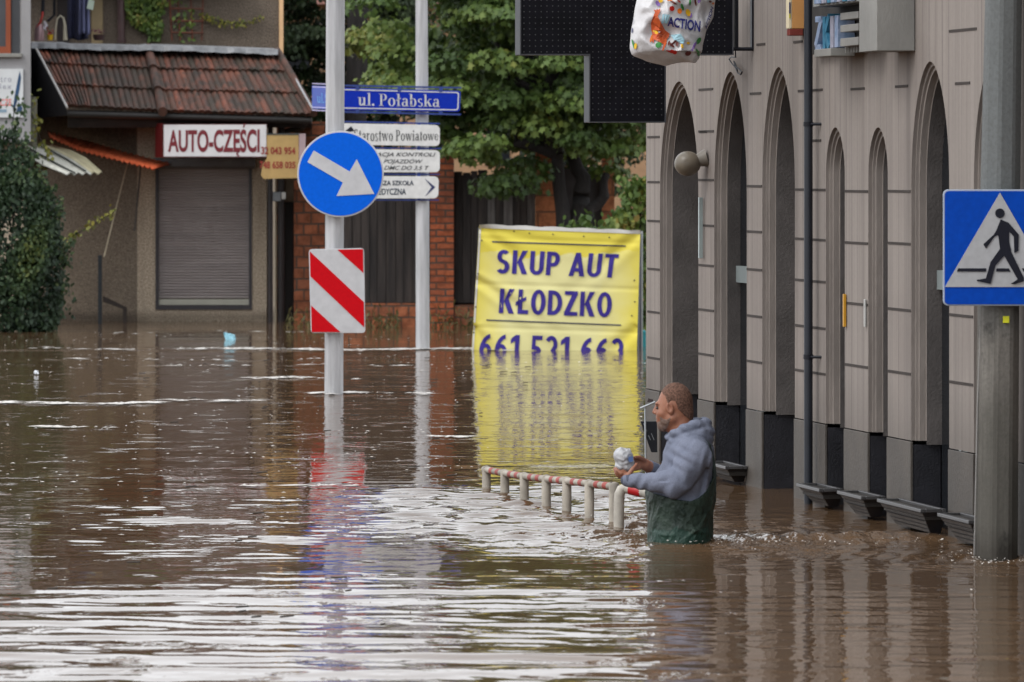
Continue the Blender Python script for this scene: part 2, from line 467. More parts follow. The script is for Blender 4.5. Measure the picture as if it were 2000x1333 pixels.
def facade_material():
    t = NT('boarded concrete render')
    tc = t.n('TexCoord'); sp = t.n('SeparateXYZ', Vector=tc.outputs['Object'])
    y = t.math('ADD', sp.outputs['Y'], t.math('MULTIPLY', t.noise(t.coord((0, 3, .5)), 1.0, 2), 0.05))
    def boards(w, edge):
        q = t.math('DIVIDE', y, w); fr = t.math('FRACT', q)
        ed = t.math('LESS_THAN', fr, edge)
        idn = t.n('TexWhiteNoise', {'noise_dimensions': '1D'}, W=t.math('FLOOR', q)).outputs['Value']
        return ed, idn
    e1, r1 = boards(0.115, 0.09); e2, r2 = boards(0.031, 0.12)
    streak = t.noise(t.coord((18, 18, 0.35)), 1.0, 6, 0.65)
    grain = t.noise(t.coord((40, 40, 40)), 1.0, 3)
    blot = t.noise(t.coord((0.9, 0.9, 0.9)), 1.0, 5)
    c = t.mix(t.ramp(streak, [(0.35, 0.0), (0.65, 1.0)]), (0.262, 0.228, 0.203), (0.330, 0.292, 0.264))
    c = t.mix(t.math('MULTIPLY', r1, 0.22), c, (0.20, 0.18, 0.172))
    c = t.mix(t.math('MULTIPLY', e1, t.math('MULTIPLY', r2, 0.75)), c, (0.12, 0.105, 0.10))
    c = t.mix(t.math('MULTIPLY', e2, 0.12), c, (0.16, 0.14, 0.13))
    c = t.mix(t.math('MULTIPLY', t.ramp(blot, [(0.45, 0.0), (0.70, 1.0)]), 0.5), c, (0.20, 0.17, 0.155))
    c = t.mix(t.ramp(grain, [(0.35, 0.10), (0.65, 0.0)]), c, (0.14, 0.12, 0.115))
    drip = t.noise(t.coord((6, 6, .22)), 1.0, 5, .6); c = t.mix(t.ramp(drip, [(0.56, 0.0), (0.72, 0.5)]), c, (0.135, 0.118, 0.108))
    damp = t.math('ADD', sp.outputs['Z'], t.math('MULTIPLY', t.math('SUBTRACT', blot, .5), .9)); c = t.mix(t.ramp(t.math('MULTIPLY', damp, 1.0), [(.42, .45), (.75, 0.)]), c, (0.11, 0.098, 0.09))
    hh = t.math('SUBTRACT', t.math('MULTIPLY', streak, 0.4), t.math('MULTIPLY', e1, 0.8))
    t.bump(hh, 0.6, 0.006)
    return t.out(c, 0.85, 0, 0.25)
M_FAC = facade_material()
M_TRIM = mat('arch moulding render', (0.235, 0.205, 0.185), 0.85, 0.14, 5, 0.004, 40, (1, 1, .4))
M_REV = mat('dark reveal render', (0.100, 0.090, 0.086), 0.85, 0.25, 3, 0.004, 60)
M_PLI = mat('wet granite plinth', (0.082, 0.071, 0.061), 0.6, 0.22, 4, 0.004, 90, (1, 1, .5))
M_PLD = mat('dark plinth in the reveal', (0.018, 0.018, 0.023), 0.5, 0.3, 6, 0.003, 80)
M_JNT = mat('open joint', (0.045, 0.036, 0.032), 0.9)
M_GLS = mat('dark window glass', (0.012, 0.014, 0.017), 0.12, 0.2, 2)
M_FRM = mat('pale window frame', (0.20, 0.23, 0.23), 0.5, 0.15, 3, 0, 60, (1, 1, .3))

BLD = thing('arcaded_building', 'long grey-brown building with tall pointed arches rising straight from the flood on the right', 'building', FP(0, 0, 0))
ZPL = 0.437; WT = 9.5; UEND = 11.6
#        left px, right px, apex (px, py), rise in px, depth, window?
ARCH = [(1289, 1364, (1331, 159), 225, 0.40, False), (1395, 1458.5, (1433, 140), 240, 0.150, True), (1489, 1552.5, (1524, 131), 240, 0.34, False),
        (1613, 1650, (1633, 249), 95, 0.24, False), (1696, 1734, (1719.5, 249), 95, 0.24, False), (1780, 1854, (1820.5, 120), 245, 0.150, True),
        (1902, 1985, (1946, 112), 250, 0.150, True), (2050, 2150, (2100, 95), 260, 0.3, False), (2215, 2330, (2272, 70), 280, 0.3, True)]
arcs = []
for lp, rp, (ax, ay), rise, dep, win in ARCH:
    u0, u1 = U(lp), U(rp); zt = ZU(ax, ay); zs = ZU(ax, ay + rise)
    arcs.append((u0, u1, zt, zs, dep, win))
def arch_curve(u0, u1, zt, zs, inset, zb, n=14):
    uc = (u0 + u1) / 2; a = (u1 - u0) / 2 - inset; hgt = zt - zs - inset * 1.6
    pts = [(uc - a, zb)] + [(uc - a, zb + (zs - zb) * k / 3) for k in (1, 2)]
    for k in range(2 * n + 1):
        th = math.pi * (1 - k / (2 * n)); c, s = math.cos(th), math.sin(th)
        pts.append((uc + a * (abs(c) ** 1.12) * (1 if c > 0 else -1), zs + hgt * s ** 0.98))
    return pts + [(uc + a, zb + (zs - zb) * k / 3) for k in (2, 1)] + [(uc + a, zb)]
def build_facade():
    w = MB(); tr = MB(); cur = 0.0
    for u0, u1, zt, zs, dep, win in arcs:
        w.add([FP(cur, 0, ZPL), FP(u0, 0, ZPL), FP(u0, 0, WT), FP(cur, 0, WT)], [(3, 2, 1, 0)])
        c = [p for p in arch_curve(u0, u1, zt, zs, 0, ZPL)]
        top = c[2:-2]
        for (ua, za), (ub, zb) in zip(top[:-1], top[1:]):
            w.add([FP(ua, 0, za), FP(ub, 0, zb), FP(ub, 0, WT), FP(ua, 0, WT)], [(3, 2, 1, 0)])
        prof = [(0, 0), (0, -.020), (.012, -.020), (.014, -.034), (.024, -.036), (.026, -.068), (.034, -.070)]
        for (i0, d0), (i1, d1) in zip(prof[:-1], prof[1:]):
            A = arch_curve(u0, u1, zt, zs, i0, ZPL); B = arch_curve(u0, u1, zt, zs, i1, ZPL)
            tr.grid([[FP(a, d0, z) for a, z in A], [FP(a, d1, z) for a, z in B]])
        cur = u1
    w.add([FP(cur, 0, ZPL), FP(UEND, 0, ZPL), FP(UEND, 0, WT), FP(cur, 0, WT)], [(3, 2, 1, 0)])
    # far end wall, back, roof, near end
    w.add([FP(0, 0, -1), FP(0, 0, WT), FP(0, -7, WT), FP(0, -7, -1)], [(0, 1, 2, 3)])
    w.add([FP(UEND, 0, -1), FP(UEND, 0, WT), FP(UEND, -7, WT), FP(UEND, -7, -1)], [(3, 2, 1, 0)])
    w.add([FP(0, -7, -1), FP(0, -7, WT), FP(UEND, -7, WT), FP(UEND, -7, -1)], [(0, 1, 2, 3)])
    w.add([FP(0, 0, WT), FP(UEND, 0, WT), FP(UEND, -7, WT), FP(0, -7, WT)], [(0, 1, 2, 3)])
    # bed joints across the piers
    J = w; w.mat(1)
    def joint(pa, pb, ya, yb, th=.0065):
        ua, ub = U(pa), U(pb); za, zb = ZU(pa, ya), ZU(pb, yb); z = (za + zb) / 2
        J.hexa([FP(ua, .003, z - th), FP(ub, .003, z - th), FP(ub, -.01, z - th), FP(ua, -.01, z - th), FP(ua, .003, z + th), FP(ub, .003, z + th), FP(ub, -.01, z + th), FP(ua, -.01, z + th)])
    for pa, pb, ys in ((1265, 1288.5, (268, 356, 432, 526, 610, 700)), (1364.5, 1394.5, (257, 352, 441, 519, 606, 693)), (1459, 1488.5, (364, 453, 527, 618, 707)),
                       (1553, 1612.5, (371, 468, 549, 639, 727)), (1650.5, 1695.5, (374, 475, 594, 715)), (1734.5, 1779, (374, 476, 605, 728)), (1854.5, 1901, (492, 617, 749))):
        for y in ys: joint(pa, pb, y, y)
    for pa, pb, y in ((1365, 1393, 175), (1465, 1487, 183), (1559, 1607, 177), (1662, 1689, 174), (1749, 1774, 169), (1866, 1895, 163), (1740, 1786, 67), (1854, 1908, 59),
                      (1478, 1495, 87), (1550, 1568, 82), (1584, 1604, 275), (1367, 1381, 258), (1650, 1680, 96)):
        joint(pa, pb, y, y)
    w.build('wall', [M_FAC, M_JNT], BLD)
    tr.build('arch_moulding', M_TRIM, BLD, smooth=True)
    # plinth blocks under every pier, 4 mm proud of the wall
    edges = [0.0] + [x for a in arcs for x in (a[0], a[1])] + [UEND]
    for k in range(0, len(edges), 2):
        a, b = edges[k], edges[k + 1]
        p = MB(); z1 = ZPL - 0.006
        dd = arcs[min(k // 2, len(arcs) - 1)][4] if k // 2 < len(arcs) else .3
        p.hexa([FP(a - .004, .006, -1), FP(b + .004, .006, -1), FP(b + .004, -.008, -1), FP(a - .004, -.008, -1),
                FP(a - .004, .006, z1), FP(b + .004, .006, z1), FP(b + .004, -.008, z1), FP(a - .004, -.008, z1)])
        p.build('plinth', M_PLI, BLD, bevel=0.003)
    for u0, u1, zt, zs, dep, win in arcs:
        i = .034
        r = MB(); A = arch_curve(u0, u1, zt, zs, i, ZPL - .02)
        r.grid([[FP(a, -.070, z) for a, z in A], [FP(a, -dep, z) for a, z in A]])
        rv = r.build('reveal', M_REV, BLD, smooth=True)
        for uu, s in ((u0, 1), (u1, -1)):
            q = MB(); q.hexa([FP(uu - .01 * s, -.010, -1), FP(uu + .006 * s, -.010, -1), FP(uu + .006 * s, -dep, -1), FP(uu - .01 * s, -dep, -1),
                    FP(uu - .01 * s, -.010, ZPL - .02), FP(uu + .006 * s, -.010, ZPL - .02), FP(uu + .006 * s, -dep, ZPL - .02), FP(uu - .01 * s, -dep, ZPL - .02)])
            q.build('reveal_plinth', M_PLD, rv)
        g = MB(); A = arch_curve(u0, u1, zt, zs, i - .004, -1)
        g.poly([FP(a, -dep + .001, z) for a, z in A][::-1])
        if win:
            wd = g.build('window', M_GLS, BLD)
            f = MB(); zc = zs - .52
            def bar(ua, ub, za, zb): f.hexa([FP(ua, -dep + .030, za), FP(ub, -dep + .030, za), FP(ub, -dep + .004, za), FP(ua, -dep + .004, za), FP(ua, -dep + .030, zb), FP(ub, -dep + .030, zb), FP(ub, -dep + .004, zb), FP(ua, -dep + .004, zb)])
            bar(u1 - i - .22, u1 - i - .01, .03, zc)
            bar(u0 + i + .01, u1 - i - .01, zc + .004, zc + .10)
            f.build('window_frame', M_FRM, wd)
        else:
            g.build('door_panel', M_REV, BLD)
build_facade()
# ---------------------------------------------------------------- things fixed to the arcaded building
M_BLK = mat('black powder coat', (0.010, 0.011, 0.016), 0.45, 0.3, 6, spec=.2)
M_BLKF = mat('dull black mesh face', (0.005, 0.005, 0.008), 0.6, 0.35, 9, spec=.12)
M_ALU = mat('grey aluminium edge', (0.055, 0.057, 0.065), 0.5, 0.2, 5, 0, 60, (1, 1, .4), metal=0.2)
M_DOT = mat('unlit led lens', (0.060, 0.060, 0.066), 0.35)

# window boxes standing at the waterline
M_BOXL = mat('weathered grey slats', (0.115, 0.105, 0.098), 0.6, 0.25, 14, 0.004, 60, (1, 1, 4))
M_BOXE = mat('black box end', (0.022, 0.022, 0.026), 0.45, 0.3, 8)
M_BOXR = mat('wet metal rim', (0.075, 0.073, 0.075), 0.35, 0.2, 10, metal=0.3)
def window_box(pf0, pf1, pend, yrim, ybot, label):
    o = 0.135
    u0 = UO(pf0, o); u1 = UO(pf1, o)
    zr = ZO(pf1, yrim + 5, o); t = thing('window_box', label, 'planter', FP((u0 + u1) / 2, 0.07, -.2), 'black window boxes along the flooded wall')
    zb = .115
    b = MB(); k = .055
    def ring(u_in, o_out, z): return [FP(u0 + u_in, o_out, z), FP(u1 - u_in, o_out, z), FP(u1 - u_in, .008, z), FP(u0 + u_in, .008, z)]
    b.hexa(ring(k + .03, .060, zb - .10) + ring(0, o - .012, zr - .014))
    # horizontal slats along the long face
    b.build('box_body', M_BOXE, t)
    s = MB()
    for i in range(5):
        f0 = i / 5 + .02; f1 = (i + 1) / 5 - .03
        def q(f): return (k + .03) * (1 - f), .060 + (o - .072) * f + .004, zb - .10 + (zr - .014 - zb + .10) * f
        (a0, o0, z0), (a1, o1, z1) = q(f0), q(f1)
        s.hexa([FP(u0 + a0, o0, z0), FP(u1 - a0, o0, z0), FP(u1 - a0, o0 - .004, z0), FP(u0 + a0, o0 - .004, z0), FP(u0 + a1, o1, z1), FP(u1 - a1, o1, z1), FP(u1 - a1, o1 - .004, z1), FP(u0 + a1, o1 - .004, z1)])
    s.build('front_slats', M_BOXL, t)
    r = MB(); w = .022
    def fr(a, bb, c, d): r.hexa([FP(a, d, zr - .012), FP(bb, d, zr - .012), FP(bb, c, zr - .012), FP(a, c, zr - .012), FP(a, d, zr + .006), FP(bb, d, zr + .006), FP(bb, c, zr + .006), FP(a, c, zr + .006)])
    fr(u0 - .01, u1 + .012, o - w, o + .004); fr(u0 - .01, u1 + .012, .008, .03); fr(u0 - .01, u0 + .014, .031, o - w - .001); fr(u1 - .013, u1 + .012, .031, o - w - .001)
    r.build('rim', M_BOXR, t, bevel=.003)
    d = MB(); d.hexa(ring(.016, o - .026, zr - .05) + ring(.016, o - .026, zr - .006)); d.build('soil', mat('wet potting soil', (.02, .016, .013), .7), t)
window_box(1377, 1417, 1455, 908, 948, 'black trough with pale slats half hidden behind the wading man')
window_box(1557, 1600, 1645, 952, 985, 'slatted black trough at the foot of the drainpipe')
window_box(1637, 1682, 1735, 967, 1004, 'slatted black trough under the narrow arch nearer the concrete pole')
window_box(1715, 1798, 1853, 992, 1030, 'longest slatted black trough, under the tall arch beside the crossing sign')
window_box(1833, 1892, 1912, 1014, 1050, 'slatted black trough half hidden behind the concrete pole')

# pharmacy cross sticking out from the wall
def led_cross():
    uu = U(1474) ; 
    def CP(px, py, dn=0.0):                         # point of the cross plane, which stands square to the wall
        k = (px - 1000) / FPX; b = FP(uu, 0, 0)
        o = (k * b.y - b.x) / (_n.x - k * _n.y)
        q = FP(uu, o, 0); q.z = CAMH - (py - YH) / FPX * q.y
        return q + _e * dn
    t = thing('pharmacy_cross', 'big unlit black cross-shaped LED display jutting out from the grey wall', 'display sign', FP(uu, 0.7, 2.0))
    xs = (1015, 1150, 1300, 1432); ys = (-175, -42, 108, 240)
    out = [(xs[1], ys[0]), (xs[2], ys[0]), (xs[2], ys[1]), (xs[3], ys[1]), (xs[3], ys[2]), (xs[2], ys[2]), (xs[2], ys[3]), (xs[1], ys[3]), (xs[1], ys[2]), (xs[0], ys[2]), (xs[0], ys[1]), (xs[1], ys[1])]
    b = MB(); b.prism([CP(x, y, 0.0) for x, y in out], -_e * 0.14); b.build('case', M_BLK, t, bevel=.004)
    f = MB()
    n = len(out)
    c = ((xs[1] + xs[2]) / 2, (ys[1] + ys[2]) / 2)
    def inset(k):
        (x0, y0), (x1, y1), (x2, y2) = out[k - 1], out[k], out[(k + 1) % n]
        m = 2.2
        dx = m if (x1 < c[0]) else -m; dy = m if (y1 < c[1]) else -m
        return (x1 + dx, y1 + dy)
    for k in range(n):
        a, bb = out[k], out[(k + 1) % n]; ia, ib = inset(k), inset((k + 1) % n)
        f.hexa([CP(*a, .001), CP(*bb, .001), CP(*ib, .001), CP(*ia, .001), CP(*a, .012), CP(*bb, .012), CP(*ib, .012), CP(*ia, .012)])
    f.build('rim', M_ALU, t)
    p = MB()
    p.poly([CP(*inset(k), .003) for k in range(n)][::-1]); p.build('face', M_BLKF, t)
    d = MB(); st = 11.2
    for i in range(38):
        for j in range(38):
            x = xs[0] + 8 + i * st; y = ys[0] + 8 + j * st
            if not (-20 < y): continue
            if x > xs[3] - 6 or y > ys[3] - 6: continue
            if (y > ys[2] - 5 or y < ys[1] + 5) and not (xs[1] + 6 < x < xs[2] - 6): continue
            r = 1.3
            d.poly([CP(x + r * math.cos(a), y + r * math.sin(a), .0055) for a in [k * math.pi / 3 for k in range(6)]][::-1])
    led = d.build('led_lenses', M_DOT, t); led['kind'] = 'stuff'
    # wall bracket: a flat steel frame
    q = MB()
    def bar(xa, ya, xb, yb, w=4.5):
        A = [CP(xa, ya, -.03), CP(xb, yb, -.03)]
        q.tube(A, .012, 6)
    bar(1432, -30, 1478, -30); q.build('wall_bracket', M_BLK, t); q = MB(); bar(1432, 96, 1478, 96); q.build('wall_bracket', M_BLK, t)
    s = MB(); s.hexa([CP(1470, 97, -.06), CP(1479, 97, -.06), CP(1479, 97, -.02), CP(1470, 97, -.02), CP(1470, -60, -.06), CP(1479, -60, -.06), CP(1479, -60, -.02), CP(1470, -60, -.02)])
    s.hexa([CP(1438, 97, -.06), CP(1444, 97, -.06), CP(1444, 97, -.02), CP(1438, 97, -.02), CP(1438, -60, -.06), CP(1444, -60, -.06), CP(1444, -60, -.02), CP(1438, -60, -.02)])
    s.build('bracket_plate', M_BLK, t)
led_cross()

# dark drainpipe
def wall_pipe():
    u = UO(1577, .06)
    t = thing('drainpipe', 'dark blue-black drainpipe running down the grey wall into the water', 'pipe', FP(u, .06, 0))
    p = MB(); p.tube([FP(u, .055, -1), FP(u, .055, 8.5)], .0235, 16); p.build('pipe', mat('dark painted pipe', (0.013, 0.016, 0.024), 0.45, 0.3, 4), t, smooth=True)
    for y in (243, 697):
        z = ZO(1577, y, .055); c = MB(); c.tube([FP(u, .055, z - .012), FP(u, .055, z + .012)], .027, 16); c.tube([FP(u, .055, z), FP(u + .045, .035, z), FP(u + .07, -.01, z)], .008, 8)
        c.build('pipe_clip', M_BLK, t)
wall_pipe()

# globe lamp on a bracket
def globe_lamp():
    u = UO(1343, .115); c = FP(u, .115, 0); c.z = CAMH - (320 - YH) / FPX * c.y
    t = thing('wall_lamp', 'round beige globe lamp on a cone bracket in front of the farthest arch', 'wall lamp', c)
    m = mat('yellowed globe', (0.155, 0.130, 0.098), 0.35, 0.2, 8)
    g = MB(); R = .079; rows = []
    for i in range(13):
        th = math.pi * i / 12; rows.append([c + Vector((R * math.sin(th) * math.cos(a), R * math.sin(th) * math.sin(a), R * .93 * math.cos(th))) for a in [2 * math.pi * k / 24 for k in range(25)]])
    g.grid(rows, True); g.build('globe', m, t, smooth='all')
    w = FP(u + .02, .004, c.z + .035); d = (w - c).normalized()
    k = MB(); k.tube([c + d * .05, c + d * .075, c.lerp(w, .85), w], [.036, .040, .050, .052], 20)
    k.build('cone_bracket', mat('faded lamp bracket', (0.17, 0.15, 0.125), 0.5, .2, 8), t, smooth=True)
globe_lamp()

# cable loop hanging from the bracket
cb = MB(); uu = UO(1440, .03)
def cpt(px, py, o=.03): 
    q = FP(UO(px, o), o, 0); q.z = ZO(px, py, o); return q
cb.tube([cpt(*p) for p in ((1436, 96), (1437, 112), (1428, 112), (1424, 116), (1429, 124), (1437, 133), (1441, 143), (1447, 146), (1449, 141), (1443, 135), (1436, 129), (1433, 120), (1437, 126), (1440, 138))], .0042, 6)
tag(cb.build('cable', M_BLK, None, smooth=True), 'thin black looped cable dangling on the wall above the second tall arch', 'cable')

def plate(name, label, cat, px0, px1, y0, y1, m, o=.012, th=.012, z=None):
    b = MB(); u0, u1 = UO(px0, o), UO(px1, o); z0 = ZO((px0 + px1) / 2, y1, o); z1 = ZO((px0 + px1) / 2, y0, o)
    b.hexa([FP(u0, o, z0), FP(u1, o, z0), FP(u1, .003, z0), FP(u0, .003, z0), FP(u0, o, z1), FP(u1, o, z1), FP(u1, .003, z1), FP(u0, .003, z1)])
    return tag(b.build(name, m, None, bevel=.003), label, cat)
def edge_plate(name, label, cat, px0, px1, y0, y1, px, m):     # sticks out square from the wall, seen face on
    b = MB(); u = U(px); w0 = 0.003
    def q(pp, yy, dn):
        k = (pp - 1000) / FPX; b0 = FP(u, 0, 0); o = (k * b0.y - b0.x) / (_n.x - k * _n.y)
        r = FP(u, o, 0); r.z = CAMH - (yy - YH) / FPX * r.y; return r + _e * dn
    b.hexa([q(px0, y1, 0), q(px1, y1, 0), q(px1, y1, -.02), q(px0, y1, -.02), q(px0, y0, 0), q(px1, y0, 0), q(px1, y0, -.02), q(px0, y0, -.02)])
    return tag(b.build(name, m, None, bevel=.002), label, cat)
gl = NT('greenish glass plate'); gl.out((0.30, 0.36, 0.36), 0.15, 0, .6)
edge_plate('glass_plaque', 'tall pale glass plaque edge-on beside the farthest arch', 'plaque', 1365.2, 1373, 386, 505, 1376, gl.m)
edge_plate('thermometer', 'long yellow wall thermometer left of the narrow arches pier', 'thermometer', 1647.5, 1653, 575, 639, 1654.5, mat('yellow enamel', srgb(205, 150, 40), .4, .1))
edge_plate('white_strip', 'thin white strip fixed to the pier between two narrow arches', 'wall strip', 1688.5, 1692, 585, 639, 1694, mat('white strip', (.5, .5, .48), .5))

# damaged letter box sign and the small yellow sign
def letter_sign():
    o = .20
    def q(px, py, oo=o): 
        r = FP(UO(px, oo), oo, 0); r.z = ZO(px, py, oo); return r
    t = thing('letter_sign', 'battered grey sign box with broken blue letters high on the wall by the drainpipe', 'shop sign', q(1660, 60, .1))
    M1 = mat('grey sign casing', (0.235, 0.23, 0.215), .6, .15, 4, .002, 60, (1, 1, .5)); M2 = mat('grey-blue sign end', (0.19, 0.195, 0.215), .6, .1, 40)
    u0 = UO(1586, o); u1 = UO(1712, o); zt = q(1650, -190).z
    def slab(pa, pb, ya, yb, o0, o1, m, nm, par=t):
        b = MB(); a = UO(pa, o1); c = UO(pb, o1); z0 = ZO((pa + pb) / 2, yb, o1); z1 = ZO((pa + pb) / 2, ya, o1)
        b.hexa([FP(a, o1, z0), FP(c, o1, z0), FP(c, o0, z0), FP(a, o0, z0), FP(a, o1, z1), FP(c, o1, z1), FP(c, o0, z1), FP(a, o0, z1)])
        return b.build(nm, m, par, bevel=.003)
    slab(1678, 1712.5, -190, 101, .004, o, M1, 'end_panel')
    bx = slab(1588, 1677, -190, 9, .06, o - .01, mat('pale tray', (.22, .225, .22), .5, .2, 5), 'upper_tray')
    slab(1590, 1622, 96, 111, .06, o - .01, M1, 'lower_lip')
    slab(1586, 1677, -190, 103, .004, .05, mat('dark inside', (.03, .027, .025), .8, .3, 8), 'backboard')
    fn = MB()
    for k in range(10):
        a = UO(1623 + k * 5.5, .12); z0 = ZO(1650, 104, .12); fn.hexa([FP(a, .12, z0), FP(a + .012, .12, z0), FP(a + .012, .055, z0), FP(a, .055, z0), FP(a, .12, z0 + .05), FP(a + .012, .12, z0 + .05), FP(a + .012, .055, z0 + .05), FP(a, .055, z0 + .05)])
    fn.build('ribs', M1, t)
    # letters: Z K I seen edge-on in blue, and a deep grey E
    ML = [mat('letter side blue', srgb(120, 150, 185), .35, .25, 20, col2=srgb(160, 170, 195)), mat('letter side pale', srgb(150, 150, 165), .35, .2, 20), mat('letter side teal', srgb(60, 120, 150), .35, .2, 20)]
    oo = .15; z0 = ZO(1630, 93, oo); z1 = ZO(1630, 31, oo); hh = z1 - z0
    def lett(pc, pw, strokes, mi):
        b = MB(); ua = UO(pc, oo); ub = UO(pc + pw, oo)
        for (x0, y0, x1, y1, w) in strokes:
            A = FP(ua + (ub - ua) * x0, oo, z0 + hh * y0); B = FP(ua + (ub - ua) * x1, oo, z0 + hh * y1)
            d = (B - A).normalized(); nn = d.cross(_n).normalized() * w * .5
            b.prism([A - nn, A + nn, B + nn, B - nn], -_n * .09)
        b.build('letter', ML[mi], t)
    lett(1592, 11, [(0, .95, 1, .95, .03), (1, .93, 0, .07, .05), (0, .05, 1, .05, .03)], 0)
    lett(1608, 10, [(.1, 0, .1, 1, .05), (.2, .5, 1, 1, .04), (.2, .5, 1, 0, .04)], 2)
    lett(1622, 8, [(.3, 0, .3, 1, .07)], 1)
    lett(1631, 8, [(.3, 0, .3, 1, .07)], 0)
    for ya, yb in ((24, 38), (48, 62), (74, 90)): slab(1641, 1676, ya, yb, .06, .155, M1, 'letter')
    for i, (pa, pb, mi) in enumerate(((1590, 1602, 0), (1604, 1612, 1), (1615, 1620, 2), (1622, 1628, 0), (1634, 1640, 1), (1645, 1650, 2), (1655, 1661, 0))): slab(pa, pb, -60, 8 - i * .9, o - .005, o + .02, ML[mi], 'letter')
letter_sign()
def small_sign():
    o = .24
    def q(px, py, dn=0):
        u = U(1572); k = (px - 1000) / FPX; b0 = FP(u, 0, 0); oo = (k * b0.y - b0.x) / (_n.x - k * _n.y)
        r = FP(u, oo, 0); r.z = CAMH - (py - YH) / FPX * r.y; return r + _e * dn
    t = thing('projecting_sign', 'small orange-yellow projecting sign with a dark red foot beside the drainpipe', 'sign', q(1556, 30))
    def bx(a, b, c, d, m, nm, d0=0, d1=-.06):
        g = MB(); g.hexa([q(a, d, d0), q(b, d, d0), q(b, d, d1), q(a, d, d1), q(a, c, d0), q(b, c, d0), q(b, c, d1), q(a, c, d1)]); return g.build(nm, m, t, bevel=.004)
    bx(1547, 1572, -90, 56.5, mat('orange panel', srgb(205, 150, 90), .5, .06), 'panel')
    bx(1540, 1546.8, -90, 56.5, mat('cream edge', srgb(225, 212, 180), .5, .05), 'edge')
    bx(1542, 1569, 57, 70, mat('dark red foot', srgb(120, 50, 42), .5, .1), 'foot')
    bx(1541, 1544, 5, 27, mat('navy stripe', srgb(40, 40, 90), .5), 'stripe', .004, .0005)
    bx(1541, 1544, 27.2, 36, mat('yellow stripe', srgb(190, 180, 50), .5), 'stripe', .004, .0005)
small_sign()
# ---------------------------------------------------------------- the keep-right sign on its fluted post
M_POST = mat('galvanised white post', (0.46, 0.465, 0.48), 0.45, 0.20, 3, 0.001, 40, (6, 6, .5), spec=.3)
M_WHT = mat('reflective white', (0.58, 0.585, 0.605), 0.42, 0.08, 9, spec=.2)
M_BLUE = mat('reflective blue', srgb(0, 100, 228), 0.42, 0.05, 40, 0.0006, 300, spec=.1)
M_RED = mat('reflective red', srgb(205, 8, 24), 0.42, 0.05, 40, spec=.1)
M_NAVY = mat('sign blue', srgb(10, 44, 165), 0.42, 0.06, 20, spec=.12)
M_INK = mat('sign black', (0.012, 0.013, 0.022), 0.5, spec=.15)
M_BACK = mat('sign back', (0.25, 0.25, 0.26), 0.45, 0.1, 5, metal=.5)
def flute_post(mb, base, top, r, n=12, amp=.10):
    rows = []
    ring = []
    for k in range(n * 4):
        a = 2 * math.pi * k / (n * 4); ring.append(r * (1 - amp * (0.5 - 0.5 * math.cos(n * a)) ** 2) * Vector((math.cos(a), math.sin(a), 0)))
    for p in (base, top): rows.append([p + q for q in ring] + [p + ring[0]])
    mb.grid(rows); mb.poly([top + q for q in ring])
def flat(mb, pts, d, th=0.003):                     # a px polygon as a thin raised sheet facing the camera
    mb.prism([P(x, y, d) for x, y in pts], (0, th, 0))
def keep_right():
    d = 40.9; base = P(651, 770, d); base.z = 0
    t = thing('keep_right_sign', 'round blue sign with white arrow above a red and white striped board', 'road sign', base)
    p = MB(); flute_post(p, P(651, 770, d) + Vector((0, 0, -1)), P(656, -190, d), .0745, 8, .10); p.build('post', M_POST, t, smooth=True)
    cx, cy, R = 665, 340.5, 84.5; ds = d - .115
    b = MB(); N = 64
    circ = lambda r: [(cx + r * math.cos(2 * math.pi * k / N), cy + r * math.sin(2 * math.pi * k / N)) for k in range(N)]
    flat(b, circ(R), ds, .025); disc = b.build('sign_disc', [M_WHT], t, bevel=.004)
    b = MB(); flat(b, circ(R - 3.3), ds - .004); b.build('blue_field', M_BLUE, disc)
    b = MB(); flat(b, [(612.8, 294.4), (682.8, 335.3), (696.7, 311.3), (731, 379.2), (657.3, 383.2), (669.7, 356.9), (600.3, 317)], ds - .008, .003); b.build('arrow', M_WHT, disc)
    # hazard board
    def q(u, v):                                     # board corners, slightly askew
        x = (603 * (1 - v) + 607 * v) * (1 - u) + (711 * (1 - v) + 713.5 * v) * u; y = (487.5 * (1 - u) + 485 * u) * (1 - v) + 651 * v
        return (x, y)
    def clip_stripe(c0, c1):                         # region c0 < v*H/W... in board space between two diagonals, clipped to the board
        W_, H_ = 107.0, 164.0; poly = []
        k = 0.935
        pts = [(0, 0), (W_, 0), (W_, H_), (0, H_)]
        def clip(ps, f):
            o = []
            for i in range(len(ps)):
                a, b2 = ps[i], ps[(i + 1) % len(ps)]; fa, fb = f(a), f(b2)
                if fa >= 0: o.append(a)
                if (fa >= 0) != (fb >= 0): s = fa / (fa - fb); o.append((a[0] + (b2[0] - a[0]) * s, a[1] + (b2[1] - a[1]) * s))
            return o
        ps = clip(pts, lambda p: p[1] - k * p[0] - c0); ps = clip(ps, lambda p: c1 - (p[1] - k * p[0]))
        m = 2.0
        return [q(min(max(x, m), W_ - m) / W_, min(max(y, m), H_ - m) / H_) for x, y in ps]
    b = MB(); flat(b, [q(x / 107, y / 164) for x, y in rrect(0, 0, 107, 164, 6)], ds, .02); brd = b.build('striped_board', M_WHT, t, bevel=.003)
    b = MB()
    flat(b, clip_stripe(-120, -52), ds - .004); flat(b, clip_stripe(4, 53), ds - .004); flat(b, clip_stripe(110, 170), ds - .004)
    b.build('red_stripes', M_RED, brd)
    b = MB()
    for y in (290, 390, 520, 620):
        c = P(652, y, d); b.tube([c + Vector((0, 0, -.012)), c + Vector((0, 0, .012))], .08, 16)
    b.build('clamps', M_BACK, t)
keep_right()

